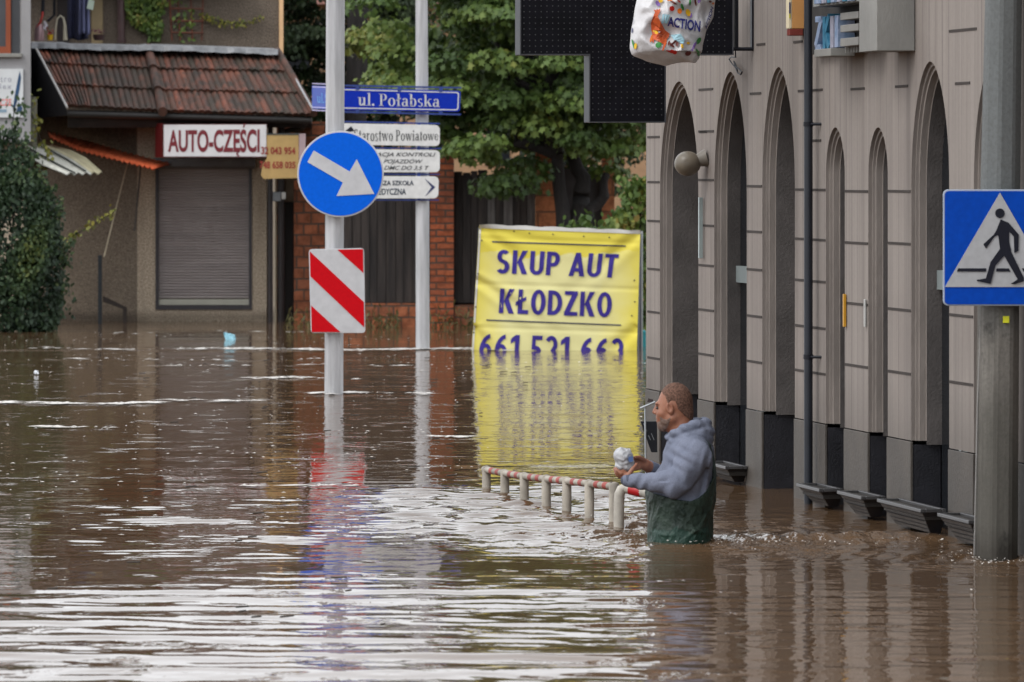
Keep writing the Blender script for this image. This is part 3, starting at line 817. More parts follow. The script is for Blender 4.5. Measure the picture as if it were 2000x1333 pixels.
# ---------------------------------------------------------------- serif letters drawn as strokes
def ell_ring(cx, cy, rx, ry, tx, ty, a0=0, a1=360, n=22):
    o = [(cx + rx * math.cos(math.radians(a0 + (a1 - a0) * k / n)), cy + ry * math.sin(math.radians(a0 + (a1 - a0) * k / n))) for k in range(n + 1)]
    i = [(cx + (rx - tx) * math.cos(math.radians(a0 + (a1 - a0) * k / n)), cy + (ry - ty) * math.sin(math.radians(a0 + (a1 - a0) * k / n))) for k in range(n + 1)]
    return [[o[k], o[k + 1], i[k + 1], i[k]] for k in range(n)]
def R_(x0, y0, x1, y1): return [[(x0, y0), (x1, y0), (x1, y1), (x0, y1)]]
def serif(ch, B=.135, S=.045):
    xh = .66
    sf = lambda x, y, w=.30: R_(x + B / 2 - w / 2, y, x + B / 2 + w / 2, y + S)
    lf = lambda x, y: R_(x - .09, y, x + B / 2, y + S)
    if ch == ' ': return [], .26
    if ch == '.': return ell_ring(.10, .085, .095, .095, .095, .095), .24
    if ch == 'l': return R_(.10, 0, .10 + B, 1.02) + sf(.10, 0) + lf(.10, .98), .34
    if ch == 'ł': return R_(.12, 0, .12 + B, 1.02) + sf(.12, 0) + lf(.12, .98) + [[(.0, .42), (.38, .62), (.38, .70), (.0, .50)]], .38
    if ch == 'i': return R_(.10, 0, .10 + B, xh) + sf(.10, 0) + lf(.10, xh - S) + ell_ring(.10 + B / 2, .90, .085, .085, .085, .085), .34
    if ch == 'u': return R_(.09, .17, .09 + B, xh) + R_(.42, 0, .42 + B, xh) + ell_ring(.265, .18, .175, .19, B, .07, 180, 360) + lf(.09, xh - S) + lf(.42, xh - S) + R_(.48, 0, .64, S), .66
    if ch in 'oó': return ell_ring(.30, xh / 2, .27, xh / 2 + .012, B, S), .60
    if ch == 'e': return ell_ring(.28, xh / 2, .26, xh / 2 + .012, B, S, 20, 335) + R_(.10, .33, .52, .33 + S), .56
    if ch == 'c': return ell_ring(.28, xh / 2, .26, xh / 2 + .012, B, S, 40, 320), .52
    if ch == 'P': return R_(.10, 0, .10 + B, .98) + sf(.10, 0, .34) + R_(.0, .98 - S, .36, .98) + R_(.2, .44, .36, .44 + S) + ell_ring(.34, .71, .25, .27, B, S, -90, 90), .64
    if ch == 'S': return ell_ring(.28, .73, .23, .25, .12, S, 30, 270) + ell_ring(.28, .25, .25, .27, .12, S, -150, 90) + R_(.44, .72, .48, .95) + R_(.05, .04, .09, .27), .58
    if ch == 's': return ell_ring(.22, .49, .17, .18, .10, S, 30, 270) + ell_ring(.22, .17, .19, .185, .10, S, -150, 90), .44
    if ch == 'b': return R_(.09, 0, .09 + B, 1.02) + ell_ring(.31, xh / 2, .25, xh / 2 + .01, B, S, -150, 150) + lf(.09, .98), .60
    if ch == 'a': return R_(.34, .03, .34 + B, .48) + ell_ring(.275, .47, .20, .20, .12, S, 0, 165) + ell_ring(.22, .19, .19, .20, .12, S, 40, 330) + R_(.42, 0, .56, S), .56
    if ch == 'k': return R_(.09, 0, .09 + B, 1.02) + sf(.09, 0) + lf(.09, .98) + [[(.20, .30), (.46, xh), (.53, xh), (.27, .30)], [(.28, .40), (.46, 0), (.63, 0), (.40, .45)]] + R_(.40, xh - S, .62, xh) + R_(.42, 0, .68, S), .66
    if ch == 't': return R_(.13, .06, .13 + B, .86) + R_(.02, xh - S, .36, xh) + ell_ring(.27, .13, .14, .14, B, .06, 180, 300), .40
    if ch == 'r': return R_(.09, 0, .09 + B, xh) + sf(.09, 0) + lf(.09, xh - S) + ell_ring(.34, .50, .14, .16, .07, .07, 30, 170), .48
    if ch == 'w': return [[(.02, xh), (.16, xh), (.30, 0), (.24, 0)], [(.24, 0), (.30, 0), (.46, xh), (.40, xh)], [(.36, xh), (.50, xh), (.64, 0), (.58, 0)], [(.58, 0), (.64, 0), (.82, xh), (.76, xh)]] + R_(-.02, xh - S, .22, xh) + R_(.34, xh - S, .54, xh) + R_(.70, xh - S, .90, xh), .88
    if ch == 'd': return R_(.42, 0, .42 + B, 1.02) + ell_ring(.30, xh / 2, .25, xh / 2 + .01, B, S, 30, 330) + lf(.42, .98), .62
    return R_(.05, 0, .4, xh), .5
def put_serif(mb, body, place, gap=.03):
    polys = []; x = 0
    for ch in body:
        ps, w = serif(ch); polys += [[(a + x, b) for a, b in q] for q in ps]; x += w + gap
    xs = [a for q in polys for a, b in q]; lo, hi = min(xs), max(xs)
    for q in polys:
        ar = sum(q[i][0] * q[(i + 1) % len(q)][1] - q[(i + 1) % len(q)][0] * q[i][1] for i in range(len(q)))
        if abs(ar) < 1e-7: continue
        if ar < 0: q = q[::-1]
        mb.poly([place((a - lo) / (hi - lo), b) for a, b in q])

# ---------------------------------------------------------------- street-name pole with direction boards
M_RAIL = mat('blue rail', srgb(38, 60, 128), .4, .2, 9)
M_BRD = mat('white direction board', (0.68, 0.685, 0.675), 0.45, 0.08, 12)
def street_pole():
    d = 51.0; base = P(826, 683, d); base.z = 0
    t = thing('street_pole', 'slim white pole rising from the water behind the street name boards', 'pole', base)
    p = MB(); p.tube([P(826, 683, d) + Vector((0, 0, -1)), P(825, 390, d), P(822.5, -190, d)], [.070, .067, .056], 20); p.build('shaft', M_POST, t, smooth=True)
    db = d - .10
    # rails and clips clamp the boards to the pole
    r = MB()
    for a, b, w in (((672, 238), (859, 242), 3), ((672, 289), (862, 290.5), 3), ((700, 340.5), (859, 341), 3), ((700, 391), (857, 391), 3)):
        r.prism([P(a[0], a[1] - w / 2, db), P(b[0], b[1] - w / 2, db), P(b[0], b[1] + w / 2, db), P(a[0], a[1] + w / 2, db)], (0, .02, 0))
    r.build('rail', M_RAIL, t)
    for x, y in ((693, 246), (818, 246), (818, 286), (818, 295), (818, 336), (818, 346), (818, 386)):
        c = MB(); c.prism([P(x - 3, y - 5, db - .012), P(x + 3, y - 5, db - .012), P(x + 3, y + 5, db - .012), P(x - 3, y + 5, db - .012)], (0, .012, 0)); c.build('clip', M_RAIL, t)
    return d
def board(name, label, corners, rad, d, m, cat='street sign', group='boards on the white street pole'):
    (x0, y0), (x1, y1), (x2, y2), (x3, y3) = corners      # tl tr br bl
    W_, H_ = x1 - x0, y3 - y0
    def q(x, y):
        u, v = x / W_, y / H_
        return ((x0 * (1 - v) + x3 * v) * (1 - u) + (x1 * (1 - v) + x2 * v) * u, (y0 * (1 - u) + y1 * u) * (1 - v) + (y3 * (1 - u) + y2 * u) * v)
    c = P((x0 + x2) / 2, (y0 + y2) / 2, d)
    t = thing(name, label, cat, c, group)
    b = MB(); flat(b, [q(x, y) for x, y in rrect(0, 0, W_, H_, rad)], d, .012); b.build('plate', m, t, bevel=.002)
    def pl(u, v, dd=-.004): 
        x, y = q(u * W_, (1 - v) * H_); return P(x, y, d + dd)
    return t, q, pl
dS = street_pole() - .125
def name_board():
    t, q, pl = board('street_name_board', 'long blue street name board reading ul. Połabska', ((642, 171), (900, 178), (898, 219), (642, 215)), 5, dS, M_NAVY)
    W_, H_ = 258, 44
    b = MB()
    o, i = rrect(2, 2.5, W_ - 3, H_ - 3, 5), rrect(4.2, 4.8, W_ - 5.2, H_ - 5.2, 4)
    o = [q(*p) for p in o]; i = [q(*p) for p in i]; n = len(o)
    for k in range(n): b.poly([P(*o[k], dS - .003), P(*o[(k + 1) % n], dS - .003), P(*i[(k + 1) % n], dS - .003), P(*i[k], dS - .003)])
    b.build('white_border', M_WHT, t)
    b = MB(); put_serif(b, 'ul. Połabska', px_quad((699, 182), (859, 186), (699, 206.5), (859, 209.5), dS - .006)); b.build('lettering', M_WHT, t)
    r = MB()
    for a, c in (((672, 167.5), (901, 172)), ((672, 219), (900, 224))):
        r.prism([P(a[0], a[1] - 1.7, dS), P(c[0], c[1] - 1.7, dS), P(c[0], c[1] + 1.7, dS), P(a[0], a[1] + 1.7, dS)], (0, .02, 0))
    for x, y in ((698, 172), (780, 174.5), (861, 176), (698, 217), (780, 219), (861, 220)):
        r.prism([P(x - 3.5, y - 4.5, dS - .005), P(x + 3.5, y - 4.5, dS - .005), P(x + 3.5, y + 4.5, dS - .005), P(x - 3.5, y + 4.5, dS - .005)], (0, .012, 0))
    r.build('rail', M_RAIL, t)
    # the second street's board meets it at an angle behind the sign post
    c0 = P(655, 193, dS + .05); t2 = thing('street_name_board', 'short foreshortened blue street name board left of the pale post', 'street sign', c0, 'boards on the white street pole')
    def w(u, v, dd=0.0):                             # u 0..1 from far-left end to the joint
        a = P(609.5, 190, dS + .55); e = P(652, 192, dS + .03)
        p = a.lerp(e, u); zt = a.lerp(e, u).z; hgt = .048 * 0 + .23
        p.z = zt + (v - .5) * hgt; p.y -= dd; return p
    b = MB(); b.prism([w(0, 0), w(1, 0), w(1, 1), w(0, 1)], (0, .012, 0)); b.build('plate', mat('lighter sign blue', srgb(18, 62, 165), .3, .06, 20), t2)
    b = MB()
    for v in (.04, .93): b.poly([w(.02, v, .003), w(1, v, .003), w(1, v + .04, .003), w(.02, v + .04, .003)])
    for v in (-.09, 1.07): b.poly([w(.0, v, .003), w(1, v, .003), w(1, v + .04, .003), w(.0, v + .04, .003)])
    b.build('white_border', mat('lilac edge', srgb(190, 185, 225), .4, .05), t2)
    b = MB(); put_serif(b, 'ul.Sied', lambda u, v: w(.22 + u * .95, .26 + v * .42, .006), .0); b.build('lettering', mat('pale blue lettering', srgb(90, 150, 215), .4, .05), t2)
name_board()
def dir_boards():
    t, q, pl = board('direction_board', 'white direction board reading Starostwo Powiatowe', ((664, 241), (859, 245), (859, 286), (664, 283)), 9, dS, M_BRD)
    b = MB(); put_serif(b, 'Starostwo Powiatowe', px_quad((692, 252), (856, 256), (692, 276.5), (856, 274.5), dS - .004), .05); b.build('lettering', mat('dark green ink', (.028, .034, .036), .5), t)
    b = MB(); b.prism([P(672, 258, dS - .004), P(686, 247, dS - .004), P(692, 256, dS - .004), P(684, 258, dS - .004)], (0, .002, 0)); b.build('arrow', M_INK, t)
    t, q, pl = board('direction_board', 'white direction board with three lines of slanted capitals about vehicle inspection', ((664, 291), (859, 294), (859, 337), (664, 337)), 9, dS, M_BRD)
    b = MB()
    for s, x0, x1, y0, y1 in (('STACJA KONTROLI', 719, 851, 298, 308), ('POJAZDÓW', 749, 826, 309.5, 321.5), ('DMC DO 3,5 T', 750, 838, 324, 333.5)): put_text(b, s, px_quad((x0, y0), (x1, y0 + .6), (x0, y1), (x1, y1 + .6), dS - .004), .012, .35)
    b.build('lettering', mat('grey ink', (.06, .065, .07), .5), t)
    t, q, pl = board('direction_board', 'white direction board with a dark chevron pointing right', ((664, 344), (857, 345), (856, 388), (664, 388)), 9, dS, M_BRD)
    b = MB()
    for s, x0, x1, y0, y1 in (('WYŻSZA SZKOŁA', 718, 808, 350, 362.5), ('MEDYCZNA', 731, 793, 368.5, 381)): put_text(b, s, px_quad((x0, y0), (x1, y0), (x0, y1), (x1, y1), dS - .004), .02)
    b.build('lettering', mat('navy ink', (.022, .04, .065), .5), t)
    b = MB(); b.prism([P(x, y, dS - .004) for x, y in ((829, 348.5), (850, 366), (830, 384), (843, 366))], (0, .002, 0)); b.build('chevron', mat('navy mark', srgb(30, 42, 92), .5), t)
dir_boards()

# ---------------------------------------------------------------- concrete pole and pedestrian crossing sign
def concrete_material():
    t = NT('stained concrete')
    tc = t.n('TexCoord'); z = t.n('SeparateXYZ', Vector=tc.outputs['Object']).outputs['Z']
    st = t.noise(t.coord((14, 14, .8)), 1.0, 6, .65); bl = t.noise(t.coord((3.5, 3.5, 2.2)), 1.0, 6, .65); gr = t.noise(t.coord((60, 60, 60)), 1.0, 3)
    c = t.mix(t.ramp(st, [(.35, 0.), (.65, 1.)]), (.125, .115, .102), (.225, .210, .188))
    up = t.ramp(t.math('MULTIPLY_ADD', z, .5, 0), [(.50, 0.), (.72, 1.)])
    c = t.mix(up, c, t.mix(st, (.13, .14, .142), (.185, .197, .198)))
    low = t.math('MULTIPLY', t.ramp(t.math('ADD', t.math('MULTIPLY', z, .7), t.math('MULTIPLY', t.math('SUBTRACT', bl, .5), 1.1)), [(.25, 1.), (.62, 0.)]), .50)
    c = t.mix(low, c, (.05, .05, .04))
    spot = t.math('MULTIPLY', t.ramp(bl, [(.56, 0.), (.64, 1.)]), t.math('SUBTRACT', 1.0, up)); c = t.mix(t.math('MULTIPLY', spot, .8), c, (.022, .022, .02))
    c = t.mix(t.ramp(gr, [(.35, .3), (.6, 0.)]), c, (.08, .078, .07))
    wet = t.math('ADD', z, t.math('MULTIPLY', t.math('SUBTRACT', bl, .5), .25)); c = t.mix(t.ramp(t.math('MULTIPLY', wet, 1.0), [(.04, .6), (.15, 0.)]), c, (.04, .034, .028))
    t.bump(t.math('ADD', st, t.math('MULTIPLY', gr, .6)), .8, .004)
    return t.out(c, .85, 0, .25)
def pole():
    d = 23.68; b0 = P(1945, 1091, d); b0.z = 0
    t = thing('concrete_pole', 'thick weathered eight-sided concrete pole on the right, stained dark near the water', 'pole', b0)
    p = MB(); rows = []
    for z, r, cx in ((-1, .101, 1944), (0, .0985, 1945), (1.15, .0945, 1950), (2.6, .083, 1960), (5.5, .074, 1972)):
        c = P(cx, 0, d); ring = []
        for k in range(8):
            for s in (-.13, .13):
                a = math.radians(-90 + 12 + 45 * k) + s * 2.2; ring.append(Vector((c.x + r * 1.02 * math.cos(a), d + r * 1.02 * math.sin(a), z)))
        rows.append(ring + [ring[0]])
    p.grid(rows); p.build('shaft', concrete_material(), t)
    st = MB(); st.prism([P(x, y, d - .105) for x, y in ((1959, 618), (1971, 618), (1971, 631), (1959, 631))], (0, .01, 0)); st.build('sticker', mat('yellow sticker', srgb(225, 225, 40), .5), t)
    cw = MB(); cw.tube([P(1932, -200, d - .03), P(1930.5, 60, d - .03), P(1926, 330, d - .03), P(1909, 800, d - .03), P(1902.5, 1088, d - .03)], .0035, 6); cw.build('ground_wire', mat('pale wire', (.28, .27, .26), .4), t)
    pi = MB(); pi.tube([P(1999, 1120, 23.95), P(2006, -200, 23.95)], .03, 10);  # dark slim upright behind the pole at the right edge
    tag(pi.build('rear_upright', M_BLK, None, smooth=True), 'dark slim upright just visible at the right edge behind the concrete pole', 'post')
    return t, d
_, dP = pole()
def crossing():
    d = dP - .15; x0, y0, x1, y1 = 1842, 370.5, 2066, 598
    t = thing('crossing_sign', 'blue square pedestrian crossing sign with a black walking figure in a white triangle', 'road sign', P(1954, 484, d))
    b = MB(); flat(b, rrect(x0, y0, x1, y1, 10), d, .02); b.build('plate', mat('pale sign rim', (.36, .41, .50), .4, .08, 9), t, bevel=.003)
    b = MB(); flat(b, rrect(x0 + 3.2, y0 + 3.2, x1 - 3.2, y1 - 3.2, 8), d - .004); b.build('blue_field', mat('deep reflective blue', srgb(0, 70, 180), .42, .08, 30, .0005, 300, spec=.1), t)
    M_TW = mat('greyed reflective white', (.43, .435, .45), .45, .06, 30)
    b = MB(); flat(b, [(1953, 376.5), (2059, 561), (1845.5, 561)], d - .008); b.build('white_triangle', M_TW, t)
    s = 4.444
    def Z(pts): return [(1820 + x / s, 340 + y / s) for x, y in pts]
    k = MB(); dd = d - .012
    flat(k, [(1953 + 9.2 * math.cos(2 * math.pi * i / 24), 417 + 9.4 * math.sin(2 * math.pi * i / 24)) for i in range(24)], dd, .002)
    flat(k, Z([(598, 395), (668, 425), (680, 450), (672, 520), (672, 590), (688, 660), (684, 685), (625, 710), (600, 690), (590, 640), (580, 560), (575, 530), (545, 545), (470, 648), (447, 610), (535, 530), (560, 490)]), dd, .002)
    flat(k, Z([(668, 425), (755, 528), (752, 668), (715, 688), (712, 545), (672, 500)]), dd - .0015, .002)
    flat(k, Z([(592, 650), (628, 712), (553, 795), (510, 955), (390, 930), (392, 920), (468, 908), (510, 765)]), dd - .0015, .002)
    flat(k, Z([(622, 700), (685, 668), (800, 905), (800, 930), (722, 958), (684, 955), (745, 915)]), dd - .003, .002)
    flat(k, Z([(228, 820), (474, 820), (468, 848), (218, 848)]), dd, .002); flat(k, Z([(563, 820), (668, 820), (682, 848), (556, 848)]), dd, .002); flat(k, Z([(780, 820), (960, 820), (975, 848), (796, 848)]), dd, .002)
    k.build('walking_figure', M_INK, t)
    c = MB()
    for y in (410, 560):
        z = P(1950, y, dP).z; cx = P(1957 if y < 500 else 1952, y, dP).x; c.tube([(cx, dP, z - .015), (cx, dP, z + .015)], .118, 20)
    c.build('clamps', M_BACK, t)
crossing()
# ---------------------------------------------------------------- the shop, the house above it and the left building
def pebble(name, a, b, grain=.5):
    t = NT(name)
    g = t.n('TexVoronoi', Vector=t.coord((60, 60, 60)), Scale=1.0).outputs['Distance']
    g2 = t.noise(t.coord((55, 55, 55)), 1.0, 4, .7); bl = t.noise(t.coord((.8, .8, .5)), 1.0, 5, .6); st = t.noise(t.coord((5, 5, .5)), 1.0, 5, .6)
    c = t.mix(t.ramp(g2, [(.36, 0.), (.64, 1.)]), mul(a, 1 - grain * .7), mul(b, 1 + grain * .4))
    c = t.mix(t.math('MULTIPLY', t.ramp(bl, [(.4, 0.), (.7, 1.)]), .45), c, mul(a, .62))
    c = t.mix(t.math('MULTIPLY', t.ramp(st, [(.5, 0.), (.75, 1.)]), .4), c, mul(a, .55))
    zz = t.n('SeparateXYZ', Vector=t.n('TexCoord').outputs['Object']).outputs['Z']; wz = t.math('ADD', zz, t.math('MULTIPLY', t.math('SUBTRACT', bl, .5), .22)); c = t.mix(t.ramp(wz, [(.05, .6), (.14, 0.)]), c, mul(a, .30))
    t.bump(t.math('ADD', g, g2), .7, .012)
    return t.out(c, .92, 0, .2)
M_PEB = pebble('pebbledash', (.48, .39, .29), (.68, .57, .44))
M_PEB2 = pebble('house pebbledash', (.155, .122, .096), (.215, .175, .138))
M_PLAS = mat('grey painted render', (.315, .31, .315), .85, .10, 3, .004, 60, (1, 1, .5))
def tile_material():
    t = NT('weathered roof tiles')
    tint = t.n('Attribute', {'attribute_name': 'tint'}).outputs['Fac']
    mo = t.n('Attribute', {'attribute_name': 'moss'}).outputs['Fac']
    st = t.noise(t.coord((9, 3, 3)), 1.0, 6, .7); sp = t.noise(t.coord((30, 30, 30)), 1.0, 3)
    c = t.mix(t.ramp(tint, [(.0, 0.), (1., 1.)]), (.070, .031, .023), (.29, .088, .050))
    c = t.mix(t.ramp(st, [(.38, 1.), (.62, 0.)]), c, (.030, .022, .018))
    c = t.mix(t.math('MULTIPLY', mo, t.ramp(st, [(.30, 1.), (.75, .45)])), c, (.038, .030, .020))
    c = t.mix(t.ramp(sp, [(.70, 0.), (.76, .8)]), c, (.28, .22, .17))
    t.bump(t.math('ADD', st, sp), .6, .01)
    return t.out(c, .8, 0, .3)
M_TILE = tile_material()
def set_attr(o, name, vals, dom='FACE'):
    a = o.data.attributes.new(name, 'FLOAT', dom); a.data.foreach_set('value', np.asarray(vals, np.float32))

DS = 60.4
SHOP = thing('parts_shop', 'brown pebble-dashed car parts shop with a tiled mansard roof and closed shutter', 'shop', P(400, 628, DS))
def wall_quad(mb, pa, pb, yt, yb, da, db):            # a standing wall between two columns; yt / yb = rows of top and bottom at da
    a, b = P(pa, 0, da), P(pb, 0, db); z1 = P(0, yt, da).z; z0 = P(0, yb, da).z if yb is not None else -1
    mb.hexa([(a.x, a.y, z0), (b.x, b.y, z0), (b.x, b.y + .25, z0), (a.x, a.y + .25, z0), (a.x, a.y, z1), (b.x, b.y, z1), (b.x, b.y + .25, z1), (a.x, a.y + .25, z1)])
w = MB()
sx0, sx1, sy0, sy1 = 304, 492, 325, 605                 # shutter opening
# front wall round the shutter: left strip, right strip, sill, lintel
for a, b, yt, yb in ((268, sx0, 225, None), (sx1, 521, 225, None), (sx0, sx1, sy1, None), (sx0, sx1, 225, sy0)):
    A, B = P(a, 0, DS), P(b, 0, DS); z1 = P(0, yt, DS).z; z0 = -1 if yb is None else P(0, yb, DS).z
    w.box(A.x, B.x, DS, DS + .3, z0, z1)
x1 = P(521, 0, DS).x; w.box(x1 - .3, x1, DS + .301, DS + 4, -1, P(0, 225, DS).z)
w.build('wall', M_PEB, SHOP)
w = MB(); wall_quad(w, 60, 267.8, 225, None, 61.3, DS + .004); w.build('side_wall', pebble('pebbledash with painted shade', (.180, .144, .110), (.275, .225, .172)), SHOP, label='side wall with shade painted into its colour')  # shade from overhang and facing is put into this wall's darker colour
# roller shutter: real slats
M_SHT = mat('grey-brown shutter', (.47, .42, .41), .5, .10, 3, 0, 60, (.4, 1, 4))
A, B = P(sx0 + 5, 0, DS), P(sx1 - 5, 0, DS)
zt, zb = P(0, sy0 + 3, DS).z, P(0, 584, DS).z; ns = 46; rows = []
for i in range(ns):
    z0 = zt + (zb - zt) * i / ns; z1 = zt + (zb - zt) * (i + 1) / ns; hh = z1 - z0
    for f, o in ((0.02, .0), (.12, -.016), (.45, -.026), (.8, -.018), (.88, .006), (.98, .004)):
        rows.append([(A.x, DS + .075 + o, z0 + hh * f), (B.x, DS + .075 + o, z0 + hh * f)])
s = MB(); s.grid(rows); sh = s.build('shutter', M_SHT, SHOP)
f = MB(); zt2 = P(0, sy0 + 2, DS).z; z6 = P(0, sy1, DS).z
Lx, Rx = P(sx0, 0, DS).x, P(sx1, 0, DS).x; fw = .034
f.box(Lx, Lx + fw, DS - .02, DS + .07, z6, zt2); f.box(Rx - fw, Rx, DS - .02, DS + .07, z6, zt2); f.box(Lx + fw, Rx - fw, DS - .02, DS + .07, z6, P(0, 597, DS).z)
f.build('shutter_frame', mat('dark shutter rail', (.045, .040, .045), .5, .1), sh)
f = MB(); f.box(Lx + fw + .002, Rx - fw - .002, DS + .03, DS + .066, P(0, 596, DS).z, P(0, 585, DS).z); f.build('bottom_bar', mat('cream bottom bar', (.50, .49, .41), .5, .08), sh)
f = MB()
zc0, zc1 = P(0, 331, DS - .2).z, P(0, 309, DS - .2).z
f.hexa([(Lx - .02, DS - .20, zc0 + .03), (Rx + .04, DS - .20, zc0 + .03), (Rx + .04, DS - .005, zc0), (Lx - .02, DS - .005, zc0), (Lx - .02, DS - .20, zc1), (Rx + .04, DS - .20, zc1), (Rx + .04, DS - .005, zc1), (Lx - .02, DS - .005, zc1)])
f.build('shutter_box', mat('grey shutter housing', (.13, .125, .13), .5, .25, 4), sh, bevel=.01)
# tiled roof: two faces meeting in a hip
def roof_face(TL, TR, BL, BR, dt, dbt, ncol, seed, base, moss, nm):
    r = np.random.default_rng(seed); per = 10; ncr = 3
    tv = []; 
    for c in range(ncr):
        for k in range(5): tv.append((c + k / 4 * .985) / ncr)
    rows = []
    for t in tv:
        row = []; c = min(int(t * ncr), ncr - 1); fr = t * ncr - c
        for j in range(ncol * per + 1):
            u = j / (ncol * per); ph = u * ncol
            x = (TL[0] * (1 - u) + TR[0] * u) * (1 - t) + (BL[0] * (1 - u) + BR[0] * u) * t
            y = (TL[1] * (1 - u) + TR[1] * u) * (1 - t) + (BL[1] * (1 - u) + BR[1] * u) * t
            d = dt + (dbt - dt) * t
            q = P(x, y, d); wv = .026 * abs(math.sin(math.pi * ph)) ** .8 + .034 * fr + .006 * math.sin(ph * 1.7 + c * 2)
            row.append(q + Vector((0, -.72, .69)) * wv)
        rows.append(row)
    last = [p + Vector((0, .05, -.035)) for p in rows[-1]]; rows.append(last)
    b = MB(); b.grid(rows)
    o = b.build(nm, M_TILE, SHOP)
    tint = np.zeros(len(o.data.polygons)); mo = np.zeros_like(tint); nc = ncol * per
    rt = np.clip(base + r.normal(size=(ncr, ncol)) * .26, 0, 1); rm = np.clip(moss + r.normal(size=(ncr, ncol)) * .22, 0, 1)
    for i in range(len(rows) - 1):
        for j in range(nc): c = min(i // 5, ncr - 1); tint[i * nc + j] = rt[c, j // per]; mo[i * nc + j] = rm[c, j // per]
    set_attr(o, 'tint', tint); set_attr(o, 'moss', mo)
    return o
rf = roof_face((292, 97), (541, 101), (322, 221), (611, 229), 61.35, 59.25, 22, 3, .45, .48, 'roof')
roof_face((150, 91), (292, 97), (178, 213), (322, 221), 61.35, 59.25, 12, 5, .30, .62, 'roof')
roof_face((66, 86), (150, 91), (131, 211), (178, 213), 61.35, 59.25, 8, 6, .45, .35, 'roof')
h = MB()
for k in range(3):
    a, b = k / 3, (k + 1.04) / 3
    A = P(290 + 28 * a, 96 + 126 * a, 61.3 - 2.1 * a); B = P(290 + 28 * b, 96 + 126 * b, 61.3 - 2.1 * b)
    h.tube([A + Vector((0, -.02, .02)), B + Vector((0, -.07, .03))], [.048, .058], 14)
hp = h.build('hip_tiles', M_TILE, rf, smooth=True); set_attr(hp, 'tint', [.30] * len(hp.data.polygons)); set_attr(hp, 'moss', [.35] * len(hp.data.polygons))
h = MB()
A, B = P(541, 99, 61.3), P(613, 222, 59.2)
h.tube([A, B], .045, 10); hp = h.build('verge_tiles', M_TILE, rf, smooth=True); set_attr(hp, 'tint', [.35] * len(hp.data.polygons)); set_attr(hp, 'moss', [.4] * len(hp.data.polygons))
h = MB(); h.tube([P(65, 84, 61.2), P(131, 210, 59.05)], .014, 8); h.build('verge_strip', mat('white verge strip', (.5, .48, .46), .5, .1), rf)
h = MB(); h.tube([P(550, 106, 61.2), P(611, 214, 59.1)], .012, 8); h.build('verge_strip', mat('grey verge strip', (.33, .33, .34), .5, .1), rf)
# gable cheek, soffit and fascia
g = MB(); g.poly([P(62, 84, 61.45), P(131, 212, 59.3), P(131, 226, 59.3), P(62, 232, 61.45)]); g.poly([P(62, 84, 61.45), P(62, 232, 61.45), P(20, 232, 61.6), P(20, 84, 61.6)])
g.build('gable_cheek', mat('dark slate cladding', (.022, .022, .027), .7, .35, 4, .01, 12, (.3, 1, 5)), SHOP)
g = MB(); g.hexa([P(132, 250, 59.45), P(609, 250, 59.45), P(609, 250, 60.39), P(132, 250, 60.39), P(132, 223, 59.35), P(609, 231, 59.35), P(609, 231, 60.39), P(132, 223, 60.39)])
g.build('eaves_board', mat('blackened eaves', (.018, .015, .014), .85, .4, 5), SHOP)
g = MB(); g.hexa([P(62, 108, 61.45), P(545, 112, 61.45), P(545, 112, 62.9), P(62, 108, 62.9), P(62, 100, 61.45), P(545, 103, 61.45), P(545, 103, 62.9), P(62, 100, 62.9)]); g.build('terrace_slab', mat('terrace slab', (.12, .115, .11), .9), SHOP)
g = MB(); rows = [[], [], []]
for k in range(40):
    x = 61 + 482 * k / 39; y = 83 + 13 * (k / 39) ** 1.6 + (2 if 0.15 < k / 39 < .45 else 0); wv = .008 * math.sin(k * 1.9) + .006 * math.sin(k * .7)
    rows[0].append(P(x, y - 1, 61.6)); rows[1].append(P(x, y + 1, 61.0 + wv)); rows[2].append(P(x, y + 11.5 + wv * 100, 60.96 + wv))
g.grid(rows); g.build('zinc_flashing', mat('dull zinc', (.185, .19, .20), .45, .25, 9, .004, 20, metal=.3), SHOP)
g = MB(); g.tube([P(609, 236, 59.3), P(560, 234, 59.3), P(132, 222, 59.3)], .045, 10); g.tube([P(600, 238, 59.3), P(590, 252, 59.7), P(560, 256, 60.2)], .03, 8); g.build('gutter', mat('black gutter', (.016, .014, .013), .5), SHOP, smooth=True)

